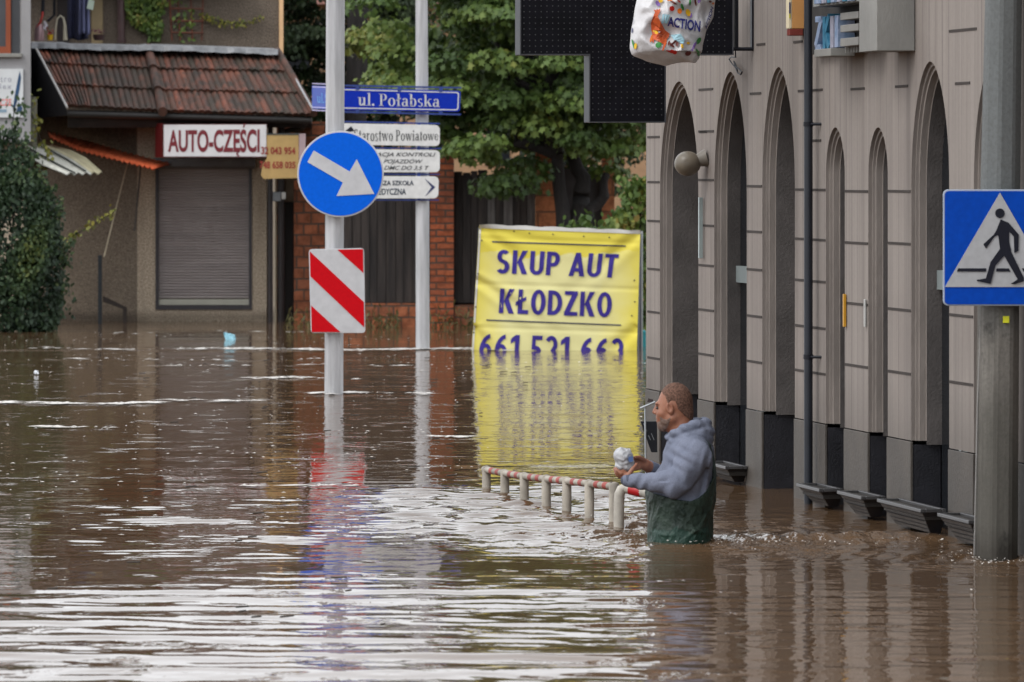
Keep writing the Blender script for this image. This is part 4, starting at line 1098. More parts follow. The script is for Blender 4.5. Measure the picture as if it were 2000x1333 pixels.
# signs on the shop
def parts_sign():
    d0 = 59.22; t = thing('sign_box', 'white sign box with red capitals reading AUTO-CZĘŚCI above the shutter', 'shop sign', P(412, 275, d0))
    b = MB(); b.hexa([P(319, 308, d0), P(521, 308, d0), P(521, 308, d0 + .3), P(319, 308, d0 + .3), P(319, 243, d0), P(521, 243, d0), P(521, 243, d0 + .3), P(319, 243, d0 + .3)]); b.build('box', mat('oxblood casing', srgb(105, 30, 34), .5, .1), t)
    b = MB(); b.hexa([P(303, 308, d0 + .25), P(318, 308, d0 - .003), P(318.2, 308, d0 + .28), P(303, 308, d0 + .30), P(303, 241, d0 + .25), P(318, 241, d0 - .003), P(318.2, 241, d0 + .28), P(303, 241, d0 + .30)]); b.build('side', mat('oxblood side', srgb(92, 26, 28), .5, .12), t)
    b = MB(); b.prism([P(320, 306, d0 - .012), P(520, 306, d0 - .012), P(520, 244, d0 - .012), P(320, 244, d0 - .012)], (0, .011, 0)); b.build('face', mat('white acrylic', (.74, .73, .74), .4, .05, 6), t)
    b = MB(); tq = px_quad((328, 254.5), (507, 252.5), (328, 297.5), (507, 298.5), d0 - .016); put_text(b, 'AUTO-CZESCI', tq, .03)
    tw = lambda s: (lambda v: v[:, 0].max() - v[:, 0].min())(text_raw(s, .03)); full = tw('AUTO-CZESCI'); eE, eS, eZ = tw('AUTO-CZE') / full, tw('AUTO-CZES') / full, tw('AUTO-CZ') / full
    b.poly([tq(eE - .030, .04), tq(eE - .008, .04), tq(eE - .026, -.07), tq(eE - .008, -.12), tq(eE - .004, -.17), tq(eE - .030, -.15), tq(eE - .044, -.07)]); c_ = (eS + eE) / 2 + .004; b.poly([tq(c_ - .010, 1.06), tq(c_ + .004, 1.06), tq(c_ + .022, 1.24), tq(c_ + .002, 1.24)]); b.build('lettering', mat('oxblood lettering', srgb(120, 28, 40), .45, .06), t)
parts_sign()
def phone_sign():
    d0 = 59.2; t = thing('phone_sign', 'mustard yellow sign with two dark red phone numbers right of the white sign box', 'shop sign', P(548, 305, d0))
    b = MB(); b.prism([P(521, 264, d0), P(583, 264, d0), P(583, 348, d0), P(515, 350, d0), P(510, 343, d0), P(513, 322, d0), P(521, 310, d0)], (0, .05, 0)); b.build('panel', mat('mustard panel', srgb(190, 158, 100), .5, .07, 8, .004, 12), t)
    b = MB(); b.hexa([P(584, 344, d0 - .01), P(596, 342, d0 + .2), P(596, 342, d0 + .25), P(584, 344, d0 + .06), P(584, 262, d0 - .01), P(597, 261, d0 + .2), P(597, 261, d0 + .25), P(584, 262, d0 + .06)]); b.build('end_panel', mat('pink-white end', srgb(225, 190, 195), .5, .08), t)
    b = MB(); b.prism([P(520, 264, d0 - .006), P(584, 264, d0 - .006), P(584, 260.5, d0 - .006), P(520, 261.5, d0 - .006)], (0, .05, 0)); b.build('top_edge', mat('grey-green edge', (.06, .07, .065), .5), t)
    b = MB(); put_text(b, '32 043 954', px_quad((510, 287), (577, 288), (510, 302), (577, 302.5), d0 - .004), .03); put_text(b, '748 658 035', px_quad((507, 315), (577, 316), (507, 330), (577, 329.5), d0 - .004), .03); b.build('lettering', mat('brick red lettering', srgb(150, 52, 40), .5), t)
phone_sign()

# pipes and box right of the shutter
for x, yt, r, lab in ((528, 250, .031, 'dark brown downpipe at the right corner of the shop wall'), (549, 248, .042, 'thicker brown downpipe between the shop corner and the brick pillar')):
    b = MB(); d0 = 60.1 if x < 540 else 60.3; b.tube([P(x, 1400, d0), P(x, yt, d0)], r, 14); tag(b.build('downpipe', mat('brown downpipe', (.030, .022, .022), .45, .25, 6), None, smooth=True), lab, 'pipe', 'downpipes by the shop')
b = MB(); b.tube([P(538.5, 1400, 60.25), P(538.5, 345, 60.25)], .010, 8); tag(b.build('conduit', mat('pale conduit', (.36, .31, .22), .6), None), 'thin cream conduit running between two brown downpipes', 'conduit')
def meter():
    t = thing('meter_box', 'small grey metal box fixed across the downpipes under the yellow sign', 'meter box', P(545, 385, 60))
    b = MB(); b.hexa([P(533, 394, 59.95), P(549, 394, 59.95), P(549, 394, 60.06), P(533, 394, 60.06), P(533, 375, 59.95), P(549, 375, 59.95), P(549, 375, 60.06), P(533, 375, 60.06)]); b.build('box', mat('galvanised box', (.17, .18, .19), .4, .2, 9, metal=.4), t, bevel=.006)
    b = MB(); b.hexa([P(550, 390, 59.93), P(558, 389, 59.98), P(558, 389, 60.06), P(550, 390, 60.06), P(550, 376, 59.93), P(558, 376, 59.98), P(558, 376, 60.06), P(550, 376, 60.06)]); b.build('lid', mat('pale lid', (.5, .5, .47), .4), t, bevel=.005)
meter()

# corrugated canopies over the shop's side door
def ruled(pa, pb, da, db, n, m, wave, nw, sag=0.0):      # sheet between two pixel polylines
    def at(pl, u):
        k = u * (len(pl) - 1); i = min(int(k), len(pl) - 2); fr = k - i; return (pl[i][0] + (pl[i + 1][0] - pl[i][0]) * fr, pl[i][1] + (pl[i + 1][1] - pl[i][1]) * fr)
    rows = []
    for i in range(n + 1):
        v = i / n; row = []
        for j in range(m + 1):
            u = j / m; a = at(pa, u); c = at(pb, u); q = P(a[0] + (c[0] - a[0]) * v, a[1] + (c[1] - a[1]) * v, da[0] + (da[1] - da[0]) * u + (db - da[0]) * v)
            row.append(q + Vector((0, 0, wave * math.sin((v if nw > 0 else u) * abs(nw) * 2 * math.pi) - sag * math.sin(math.pi * u))))
        rows.append(row)
    return rows
def two_sided(mb, rows, th):
    mb.grid(rows); mb.grid([[p + Vector((0, .0, -th)) for p in r] for r in rows], True)
c = MB(); two_sided(c, ruled([(92, 257), (170, 275), (250, 299), (335, 319)], [(99, 269), (156, 294), (228, 312), (300, 330)], (60.9, 60.2), 59.6, 8, 60, .014, -22), .012)
c = c.build('orange_awning', mat('orange corrugated plastic', srgb(232, 98, 58), .5, .2, 7, 0, 60, (1, 3, 1), col2=srgb(248, 132, 88), spec=.2), None, smooth='all')
tag(c, 'sloping orange corrugated plastic sheet over the shop side door', 'awning')
def white_canopy():
    t = thing('canopy', 'curved white and yellow fibreglass canopy beside the dark bush', 'canopy', P(110, 310, 59))
    A_ = [(106, 285), (140, 294), (168, 308), (202, 338)]; B_ = [(19, 281), (48, 301), (84, 322), (126, 339)]
    mw = mat('weathered white fibreglass', (.46, .455, .40), .5, .2, 6, 0, 60, (3, 3, 3)); my = mat('yellowed fibreglass', (.44, .40, .26), .5, .12, 6)
    rows = ruled(A_, B_, (59.8, 58.9), 59.0, 30, 24, .012, 5)
    c = MB(); two_sided(c, rows[:10], .012); c.build('sheet', my, t, smooth='all', label='yellowed fibreglass sheet')
    c = MB(); two_sided(c, [[p + Vector((0, 0, -.004)) for p in r] for r in rows[9:]], .012); c.build('sheet', mw, t, smooth='all')
    c = MB()
    for r in (rows[14], rows[22]): c.tube([p + Vector((0, 0, .014)) for p in r], .012, 6)
    c.build('ribs', mat('dark canopy ribs', (.045, .05, .045), .6), t)
white_canopy()
# small things by the side wall
b = MB(); b.tube([P(252, 314, 60.0), P(246, 330, 60.0), P(203, 502, 59.3)], .010, 6); tag(b.build('cord', mat('pale rope', (.40, .34, .24), .8), None), 'thin pale cord stretched from the orange awning down to the dark post', 'cord')
b = MB(); b.tube([P(275, 322, 60.25), P(264, 440, 60.3), P(262, 452, 60.3)], .013, 6); tag(b.build('wall_cable', mat('grey wall cable', (.10, .085, .075), .7), None), 'grey cable hanging down the shop wall corner', 'cable')
b = MB(); A = P(195, 628, 59.2); b.box(A.x - .022, A.x + .022, 59.2, 59.25, -1, P(0, 499, 59.2).z); tag(b.build('fence_post', mat('blue-black post', (.014, .018, .022), .5, .3, 8), None, bevel=.004), 'short dark metal post standing in the water before the side wall', 'post')
b = MB(); b.hexa([P(201, 590, 60.0), P(248, 607, 60.05), P(248, 607, 60.2), P(201, 590, 60.2), P(201, 578, 60.0), P(248, 601, 60.05), P(248, 601, 60.2), P(201, 578, 60.2)]); b.hexa([P(240, 660, 60.05), P(248, 660, 60.05), P(248, 660, 60.2), P(240, 660, 60.2), P(240, 604, 60.05), P(248, 607, 60.05), P(248, 607, 60.2), P(240, 604, 60.2)])
tag(b.build('stair_rail', mat('dark wet timber', (.045, .034, .028), .7), None), 'sloping dark rail sinking into the water beside the dark post', 'rail')
b = MB(); A = P(66, 0, 59.3); b.tube([P(64, 1200, 59.3), P(65, 190, 59.3)], .045, 12); tag(b.build('garden_post', mat('lichened concrete post', (.17, .165, .12), .85, .2, 9), None, smooth=True), 'grey-green post wrapped in leaves under the pale left wall', 'post')

# ---------------------------------------------------------------- house standing behind the shop roof
HD = 63.2
HOUSE = thing('house', 'brown pebble-dashed house wall rising behind the tiled shop roof', 'house', P(320, 625, HD))
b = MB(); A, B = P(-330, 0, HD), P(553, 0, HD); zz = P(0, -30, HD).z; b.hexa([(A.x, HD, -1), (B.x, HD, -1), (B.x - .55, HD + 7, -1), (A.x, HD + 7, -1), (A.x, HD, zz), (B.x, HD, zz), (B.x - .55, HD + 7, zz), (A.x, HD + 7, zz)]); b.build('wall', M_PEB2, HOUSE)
b = MB(); zt = P(0, -30, HD).z; rt = mat('brown house roof', (.07, .04, .032), .8, .3, 5)
b.prism([(A.x - .3, HD - .35, zt), (A.x - .3, HD + 7.3, zt), (A.x - .3, HD + 3.5, zt + .7)], (B.x - A.x - .2, 0, 0)); b.build('roof', rt, HOUSE)
b = MB(); b.box(P(545.5, 0, HD).x, P(553.5, 0, HD).x, HD - .05, HD - .004, P(0, 110, HD).z, zt - .01); b.build('corner_trim', mat('pale orange corner trim', srgb(228, 186, 140), .6, .06), HOUSE)
b = MB(); b.box(P(179, 0, HD).x, P(201, 0, HD).x, HD - .03, HD - .004, P(0, 110, HD).z, zt - .01); b.build('door_jamb', mat('cream jamb', srgb(150, 132, 100), .7, .1), HOUSE)
b = MB(); b.box(P(112, 0, HD).x, P(135, 0, HD).x, HD - .02, HD - .004, P(0, 110, HD).z, zt - .01); b.build('door_panel', mat('dark brown door', (.020, .014, .013), .6, .3), HOUSE)
b = MB(); b.tube([P(237, 84, HD - .12), P(236, -28, HD - .12)], .047, 14); b.tube([P(237, 84, HD - .12), P(238, 76, HD - .12)], .06, 14); tag(b.build('downpipe', mat('maroon downpipe', (.065, .034, .034), .5, .15), None, smooth=True), 'maroon downpipe on the house wall above the shop roof', 'pipe')
# odds and ends on the terrace
TD = 62.2
def lantern():
    t = thing('watering_can', 'pinkish metal watering can with a red handle on the terrace edge', 'watering can', P(77, 80, TD))
    m = mat('scratched pinkish metal', srgb(150, 122, 125), .3, .2, 9, metal=.5)
    b = MB(); b.tube([P(77, 80, TD), P(77, 66, TD), P(77, 55, TD), P(78, 47, TD)], [.062, .064, .052, .036], 20); b.build('body', m, t, smooth=True)
    b = MB(); b.tube([P(72, 54, TD - .03), P(79, 44, TD - .04), P(83, 30, TD - .03), P(83.5, 22, TD)], [.010, .013, .014, .016], 8); b.build('handle', mat('red grip', srgb(165, 40, 32), .4), t, smooth=True)
    b = MB(); b.tube([P(86, 58, TD), P(90, 50, TD), P(86, 42, TD)], [.03, .026, .012], 10); b.build('spout', mat('pale spout', srgb(178, 172, 180), .4), t, smooth=True)
lantern()
b = MB(); b.tube([P(83, 30, TD), P(84, 12, TD), P(83, -140, TD)], .022, 8); tag(b.build('hanging_strap', M_BLK, None), 'black strap hanging straight down over the red watering can handle', 'strap')
b = MB(); b.tube([P(93, 42, TD), P(106, 30, TD), P(107, -140, TD)], .017, 8); tag(b.build('bent_pipe', M_BLK, None, smooth=True), 'bent black pipe on the terrace right of the red handle', 'pipe')
def pot(name, lab, px, c1, c2, r=.045):
    t = thing(name, lab, 'flower pot', P(px, 79, TD - .2)); b = MB()
    b.tube([P(px, 79, TD - .2), P(px, 68, TD - .2)], [r * .75, r], 16); b.build('pot', mat(name + ' glaze', c1, .5), t, smooth=True)
    b = MB()
    for i in range(26):
        c = P(px + RNG.gauss(0, 3.6 * r / .045), 63 + RNG.gauss(0, 3.2), TD - .2 + RNG.gauss(0, .03)); a = [Vector((RNG.gauss(0, 1), RNG.gauss(0, 1), RNG.gauss(0, 1))).normalized() * .016 for _ in range(2)]
        b.add([c + a[0], c + a[1], c - a[0], c - a[1]], [(0, 1, 2, 3)])
    b.build('flowers', mat(name + ' petals', c2, .7, .4, 30), t)
pot('flower_pot', 'yellow flower pot on the terrace beside the watering can', 98, srgb(200, 160, 20), srgb(150, 60, 50), .040)
pot('flower_pot', 'low pot of dark purple flowers on the terrace right of the hanging clothes', 193, srgb(60, 40, 40), srgb(85, 22, 48), .075)
b = MB(); b.tube([P(108, 79, TD - .1), P(109, 55, TD - .1), P(112, 37, TD - .1), P(118, 31, TD - .1), P(124, 36, TD - .1), P(127, 50, TD - .1), P(127, 62, TD - .1), P(128, 79, TD - .1)], [.008, .008, .008, .009, .011, .018, .024, .03], 10)
tag(b.build('basket_handle', mat('cream basket handle', srgb(200, 192, 170), .6), None, smooth=True), 'tall cream arched handle standing on the terrace left of the hanging clothes', 'basket')
def hanging_cloth(nm, lab, x0, x1, y0, y1, taper, m, d0, seed, group=None):
    rows = []; r = random.Random(seed); ph = [r.uniform(0, 6) for _ in range(4)]
    for i in range(22):
        v = i / 21; row = []
        for j in range(31):
            u = j / 30; k = 1 - taper * (1 - v); x = (x0 + x1) / 2 + (u - .5) * (x1 - x0) * k
            row.append(P(x, y0 + (y1 - y0) * v + 1.5 * math.sin(u * 9 + ph[2]) * v, d0 + .035 * math.sin(u * 17 + ph[0] + v * .8) + .03 * math.sin(u * 7 + ph[1])))
        rows.append(row)
    b = MB(); two_sided(b, rows, .0); o = b.build(nm, m, None, smooth='all'); o.modifiers.new('cloth thickness', 'SOLIDIFY').thickness = .004
    return tag(o, lab, 'clothing', group)
hanging_cloth('hanging_coat', 'long dark navy coat hanging over the terrace wall', 130, 172, -70, 78, .20, mat('navy cloth', srgb(40, 42, 66), .85, .25, 10), TD - .12, 4, 'clothes drying on the terrace')
hanging_cloth('hanging_shirt', 'slate blue striped shirt hanging beside the navy coat', 153, 176, -60, 67, .25, mat('slate cloth', srgb(92, 96, 128), .85, .3, 14, 0, 60, (3, 1, .3)), TD - .26, 9, 'clothes drying on the terrace')
b = MB(); b.prism([P(169, 17, TD - .3), P(181, 20, TD - .3), P(184, 2, TD - .3), P(174, -2, TD - .3)], (0, .05, 0)); b.tube([P(178, 0, TD - .27), P(181, -120, TD - .27)], .006, 6); tag(b.build('peg_bag', mat('pale green plastic', srgb(170, 185, 170), .5), None), 'small pale plastic bag hanging right of the slate shirt', 'bag')
# trellis
b = MB(); tm = mat('rusty brown trellis', srgb(98, 52, 36), .7, .2)
def bar(x0, y0, x1, y1, r=.012, dz=0): b.tube([P(x0, y0, HD - .10 - dz), P(x1, y1, HD - .10 - dz)], r, 6)
for x0, x1 in ((326, 336), (342, 352), (368, 376), (396, 394)): bar(x0 + 2, -60, x1, 80)
for y in (-36, -8, 17, 41, 64): bar(334, y, 398, y + 1, .011, .025)
tag(b.build('trellis', tm, None), 'rusty wooden lattice trellis leaning on the house wall beside the ivy', 'trellis')

# ---------------------------------------------------------------- pale building at the left edge
LD = 58.3
LB = thing('left_building', 'pale grey rendered building with a brown window at the left edge', 'building', P(20, 640, LD))
b = MB(); z0 = P(0, 277, LD).z; zt = P(0, -230, LD).z; xr = P(60, 0, LD).x; xl = P(-420, 0, LD).x; wx = P(42, 0, LD).x; wz = P(0, 105, LD).z; wl = P(-58, 0, LD).x; wt = P(0, -70, LD).z
kx = (LD + 4) / LD; b.hexa([(wx, LD, z0), (xr, LD, z0), (xr * kx - .06, LD + 4, z0), (xr * kx - .5, LD + 4, z0), (wx, LD, zt), (xr, LD, zt), (xr * kx - .06, LD + 4, zt), (xr * kx - .5, LD + 4, zt)]); b.box(xl, wl, LD, LD + .45, z0, zt); b.box(wl, wx, LD, LD + .45, z0, wz); b.box(wl, wx, LD, LD + .45, wt, zt)
b.build('wall', M_PLAS, LB)
b = MB(); b.box(xl, xr - .12, LD + .42, LD + .8, -1, z0 - .002); b.build('base_wall', M_PEB, LB)
b = MB(); b.box(wl, wx, LD + .17, LD + .2, wz, wt); wd = b.build('window', mat('grey curtained glass', (.055, .058, .066), .25, .2, 3), LB)
b = MB(); b.box(P(9.5, 0, LD).x, P(19, 0, LD).x, LD + .10, LD + .168, wz, wt); b.box(wl, P(9.4, 0, LD).x, LD + .10, LD + .168, wz, P(0, 91, LD).z); b.build('window_frame', mat('brown window frame', srgb(138, 66, 34), .5, .12, 6, 0, 60, (1, 1, .3)), wd)
b = MB(); b.box(P(38, 0, LD).x, P(41, 0, LD).x, LD + .13, LD + .168, wz, wt); b.build('window_edge', mat('pale window edge', (.28, .28, .32), .5), wd)
b = MB(); b.box(wl - .05, P(43.5, 0, LD).x, LD - .06, LD + .165, P(0, 112.5, LD).z, wz + .001); b.build('window_sill', mat('worn stone sill', (.24, .235, .215), .8, .15), LB, bevel=.006)
def left_sign():
    d0 = LD - .03; t = thing('wall_sign', 'white wall sign with grey and red words and a dark blue blade shape', 'sign', P(0, 182, d0))
    b = MB(); b.box(P(-95, 0, d0).x, P(45, 0, d0).x, d0, d0 + .028, P(0, 230, d0).z, P(0, 135, d0).z); b.build('panel', mat('white sign sheet', (.62, .64, .65), .45, .05), t)
    b = MB(); put_text(b, 'elektro', px_quad((-30, 148.5), (22, 148.5), (-30, 160.5), (22, 160.5), d0 - .003), 0, 0, 1.35); put_text(b, 'instalplex', px_quad((-55, 164), (22, 164), (-55, 177), (22, 177), d0 - .003), 0, 0, 1.3); b.build('lettering', mat('grey lettering', srgb(150, 150, 165), .5), t)
    b = MB(); put_text(b, 'OGRZEWACZE', px_quad((-60, 194), (22.5, 194), (-60, 207), (22.5, 207), d0 - .003), .01); b.build('red_lettering', mat('pale red lettering', srgb(222, 100, 88), .5), t)
    b = MB(); b.prism([P(x, y, d0 - .004) for x, y in ((38.5, 139), (41, 152), (38, 175), (33, 200), (27, 217), (25, 213), (29, 185), (35, 155))], (0, .002, 0)); b.prism([P(x, y, d0 - .004) for x, y in ((32, 218), (36, 200), (40, 204), (44, 212), (40, 222))], (0, .002, 0)); b.build('blade_mark', mat('dark blue mark', srgb(38, 72, 108), .5, .2), t)
    b = MB(); b.prism([P(x, y, d0 - .004) for x, y in ((-20, 214), (13, 214), (13, 220), (-20, 220))], (0, .002, 0)); b.build('small_box', mat('grey-blue box mark', srgb(135, 158, 175), .5), t)
left_sign()
# ---------------------------------------------------------------- brick and board fence, far facade
def brick_material(name, a, b, mortar, bw=.21, bh=.075):
    t = NT(name)
    tc = t.n('TexCoord'); s = t.n('SeparateXYZ', Vector=tc.outputs['Object'])
    wob = t.noise(t.coord((5, 5, 5)), 1.0, 3)
    v = t.n('CombineXYZ', X=t.math('ADD', s.outputs['X'], t.math('MULTIPLY', wob, .02)), Y=t.math('ADD', s.outputs['Z'], t.math('MULTIPLY', wob, .03)))
    br = t.n('TexBrick', {'offset': .5}, Vector=v.outputs[0], Color1=a, Color2=b, Mortar=mortar, Scale=1.0)
    br.inputs['Mortar Size'].default_value = .012; br.inputs['Brick Width'].default_value = bw; br.inputs['Row Height'].default_value = bh; br.inputs['Bias'].default_value = 0.0; br.inputs['Mortar Smooth'].default_value = .3
    n = t.noise(t.coord((9, 9, 9)), 1.0, 6, .7); big = t.noise(t.coord((1.5, 1.5, 1.5)), 1.0, 4)
    c = t.mix(t.ramp(n, [(.38, .8), (.6, 0.)]), br.outputs['Color'], mul(a, .38))
    c = t.mix(t.ramp(big, [(.5, 0.), (.72, .6)]), c, mul(mortar, .8))
    t.bump(t.math('ADD', t.math('MULTIPLY', br.outputs['Fac'], -1.0), t.math('MULTIPLY', n, .8)), .9, .02)
    return t.out(c, .9, 0, .2)
M_BRK = brick_material('red brick', (.54, .150, .062), (.37, .102, .052), (.10, .078, .064))
M_BRK2 = brick_material('old brown brick', (.44, .150, .072), (.29, .108, .060), (.10, .08, .065), .17, .13)
M_ORG = brick_material('orange block', (.50, .19, .085), (.42, .155, .07), (.18, .10, .065), .42, .19)
M_PLK = mat('blackened boards', (.020, .016, .016), .8, .45, 1.6, .006, 9, (9, 9, .7), col2=(.050, .040, .036))
M_PLKG = mat('silvered boards', (.085, .075, .072), .8, .5, 1.6, .006, 9, (12, 12, .9), col2=(.17, .16, .155))
FD = 58.2
def fence():
    t = thing('yard_fence', 'old yard fence of red brick pillars and blackened upright boards behind the signs', 'fence', P(800, 640, FD))
    def blk(x0, x1, yt, m, nm, d=FD, yb=None, th=.4):
        b = MB(); b.box(P(x0, 0, d).x, P(x1, 0, d).x, d, d + th, -1 if yb is None else P(0, yb, d).z, P(0, yt, d).z); return b.build(nm, m, t)
    blk(574, 641, 243, M_BRK2, 'brick_pillar', 60.25); blk(840, 886, 292, M_BRK, 'brick_pillar', FD - .05); blk(1046, 1098, 235, M_ORG, 'brick_pillar', FD - .05); blk(1176, 1200, 290, M_ORG, 'brick_pillar', FD - .02)
    blk(641.5, 839.5, 593, M_BRK2, 'brick_base', FD - .02, None, .3); blk(886.5, 1045.5, 596, M_BRK2, 'brick_base', FD - .02, None, .3)
    blk(556, 573.5, 345, mat('mortar-smeared block', (.16, .125, .09), .9, .2, 5), 'lintel_block', 60.35, 394); blk(556, 573, 395, mat('gap shade black', (.012, .009, .008), .8), 'dark_gap', 60.5)  # near-black block stands in for the shade inside the gap
    blk(540, 641, 238, M_BRK2, 'brick_wall', 61.0)
    blk(1098.5, 1175.5, 330, mat('grey block wall', (.055, .053, .056), .9, .2), 'block_panel', FD + .1)
    for x0, x1, yt, gl in ((641.5, 839.5, 330, ()), (886.5, 1045.5, 338, (4, 6, 9))):
        x = x0; k = 0
        while x < x1 - 2:
            w_ = min(RNG.uniform(13, 19), x1 - x); b = MB(); b.box(P(x, 0, FD).x, P(x + w_ - 1.0, 0, FD).x, FD + .04 + RNG.uniform(0, .02), FD + .09, P(0, 592, FD).z, P(0, yt + RNG.uniform(-6, 6), FD).z)
            b.build('board', M_PLKG if k in gl else M_PLK, t); x += w_; k += 1
        r = MB(); 
        for y in (yt + 8, 560): r.box(P(x0, 0, FD).x, P(x1, 0, FD).x, FD + .10, FD + .16, P(0, y + 7, FD).z, P(0, y, FD).z)
        r.build('rail', M_PLK, t)
        bk = MB(); bk.box(P(x0, 0, FD).x, P(x1, 0, FD).x, FD + .2, FD + .22, P(0, 596, FD).z, P(0, yt + 4, FD).z); bk.build('backing', M_PLK, t)
fence()
def far_house():
    d = 84; t = thing('far_building', 'pinkish plastered building glimpsed in gaps between the tree leaves', 'building', P(900, 560, d))
    b = MB(); b.box(P(430, 0, d).x, P(1950, 0, d).x, d, d + 8, -1, P(0, 10, d).z); b.build('wall', mat('pinkish plaster', srgb(160, 128, 98), .9, .14, 1.2, .01, 20), t)
    b = MB(); b.prism([(P(420, 0, d).x, d - .4, P(0, 10, d).z), (P(420, 0, d).x, d + 8.4, P(0, 10, d).z), (P(420, 0, d).x, d + 4, P(0, -140, d).z)], (P(1960, 0, d).x - P(420, 0, d).x, 0, 0)); b.build('roof', mat('far red roof', (.16, .06, .04), .8, .2), t)
    for x in (560, 690, 820, 950, 1080, 1400, 1600, 1800):
        for y in (60, 230):
            b = MB(); b.box(P(x, 0, d).x, P(x + 46, 0, d).x, d - .03, d - .004, P(0, y + 95, d).z, P(0, y, d).z); b.build('window', M_GLS, t)
far_house()

# ---------------------------------------------------------------- foliage
def leaf_material(name, stops, trans=.22):
    t = NT(name)
    tint = t.n('Attribute', {'attribute_name': 'tint'}).outputs['Fac']
    n = t.noise(t.coord((7, 7, 7)), 1.0, 3)
    c = t.ramp(t.math('MULTIPLY_ADD', n, .3, t.math('SUBTRACT', tint, .15)), stops)
    t.out(c, .55, 0, .35)
    tr = t.n('BsdfTranslucent', Color=c); mx = t.n('MixShader', Fac=trans)
    t.t.links.new(t.p.outputs[0], mx.inputs[1]); t.t.links.new(tr.outputs[0], mx.inputs[2])
    t.t.links.new(mx.outputs[0], t.t.nodes['Material Output'].inputs[0])
    return t.m
MAPLE = [(0, 0), (.10, .32), (.34, .30), (.20, .52), (.48, .66), (.24, .74), (.12, .80), (0, 1.08)]
MAPLE = MAPLE + [(-x, y) for x, y in MAPLE[-2:0:-1]]
OVAL = [(0, 0), (.26, .22), (.30, .55), (0, 1.0), (-.30, .55), (-.26, .22)]
def leaves(name, pts, nrm, size, shape, m, parent, tints, fold=.25):
    """one leaf per point; nrm = rough outward directions"""
    n = len(pts); sh = np.array(shape, float); k = len(sh)
    pts = np.asarray(pts); nrm = np.asarray(nrm)
    r = NPR.normal(size=(n, 3)); z = nrm + r * .55; z /= np.linalg.norm(z, axis=1)[:, None]
    down = np.array([0, 0, -1.0]) + NPR.normal(size=(n, 3)) * .55
    yv = down - z * (down * z).sum(1)[:, None]; yv /= np.linalg.norm(yv, axis=1)[:, None] + 1e-9
    xv = np.cross(yv, z); sz = size * NPR.uniform(.65, 1.25, n)
    V = pts[:, None, :] + sz[:, None, None] * (sh[None, :, :1] * xv[:, None, :] + (sh[None, :, 1:] - .4) * yv[:, None, :] - fold * np.abs(sh[None, :, :1]) * z[:, None, :] - .18 * (sh[None, :, 1:] ** 2) * z[:, None, :])
    o0 = np.array(parent['_o']) if parent is not None else np.zeros(3)
    V = (V - o0).reshape(-1, 3)
    me = bpy.data.meshes.new(name); me.vertices.add(len(V)); me.vertices.foreach_set('co', V.astype(np.float32).ravel())
    me.loops.add(n * k); me.loops.foreach_set('vertex_index', np.arange(n * k, dtype=np.int32)); me.polygons.add(n); me.polygons.foreach_set('loop_start', np.arange(0, n * k, k, dtype=np.int32))
    me.materials.append(m); me.update(calc_edges=True)
    o = finish(name, me, parent); set_attr(o, 'tint', np.clip(tints, 0, 1)); return o
M_MAPLE = leaf_material('maple leaves', [(0.0, (.030, .056, .016)), (.40, (.080, .138, .030)), (.72, (.150, .210, .042)), (.92, (.24, .24, .05)), (1.0, (.27, .20, .05))])
M_DARKL = leaf_material('dark leaves', [(0.0, (.018, .034, .014)), (.5, (.042, .070, .025)), (.85, (.062, .085, .030)), (1.0, (.15, .15, .05))])
M_BUSH = leaf_material('bush leaves', [(0.0, (.010, .022, .012)), (.5, (.030, .060, .025)), (.85, (.068, .108, .036)), (1.0, (.12, .15, .035))])
M_YELL = leaf_material('yellow-green leaves', [(0.0, (.09, .12, .025)), (.5, (.19, .20, .035)), (1.0, (.36, .30, .05))])
M_BARK = mat('dark bark', (.020, .017, .016), .9, .4, 3, .02, 14, (5, 5, .8))
def crown(cent, rad, nclump, per, crad, seed, keep=None, hollow=.35):
    """clumps through an ellipsoid; returns points, outward directions and per-leaf tint"""
    r = np.random.default_rng(seed); P_, N_, T_ = [], [], []; c = 0
    while c < nclump:
        q = r.normal(size=3); q /= np.linalg.norm(q); q *= r.uniform(hollow, 1) ** .6
        p = np.array(cent) + q * np.array(rad)
        if keep is not None and not keep(p, r): continue
        c += 1
        m = int(per * r.uniform(.6, 1.4)); d = r.normal(size=(m, 3)); d /= np.linalg.norm(d, axis=1)[:, None]
        d[:, 2] = np.where(d[:, 2] < -.35, -d[:, 2], d[:, 2])
        rr = crad * r.uniform(.7, 1.3); P_.append(p + d * rr * np.array([1.15, 1.0, .55]) * r.uniform(.55, 1.0, (m, 1)))
        N_.append(d * np.array([1, 1, 1.0]) + np.array([0, -.25, .55])); T_.append(r.uniform(.12, .62) + r.normal(size=m) * .10)
    return np.concatenate(P_), np.concatenate(N_), np.concatenate(T_)
def limbs(mb, base, tops, r0, seed, r1=.03, wob=.12, seg=9):
    r = random.Random(seed)
    for tp in tops:
        pth = []; 
        for i in range(seg + 1):
            f = i / seg; p = Vector(base).lerp(Vector(tp), f)
            if 0 < i < seg: p += Vector((r.gauss(0, wob), r.gauss(0, wob), r.gauss(0, wob * .4))) * math.sin(math.pi * f)
            pth.append(p)
        mb.tube(pth, [r0 + (r1 - r0) * (i / seg) for i in range(seg + 1)], 10)
def topx(p): return 1000 + FPX * p[0] / p[1], YH + FPX * (CAMH - p[2]) / p[1]
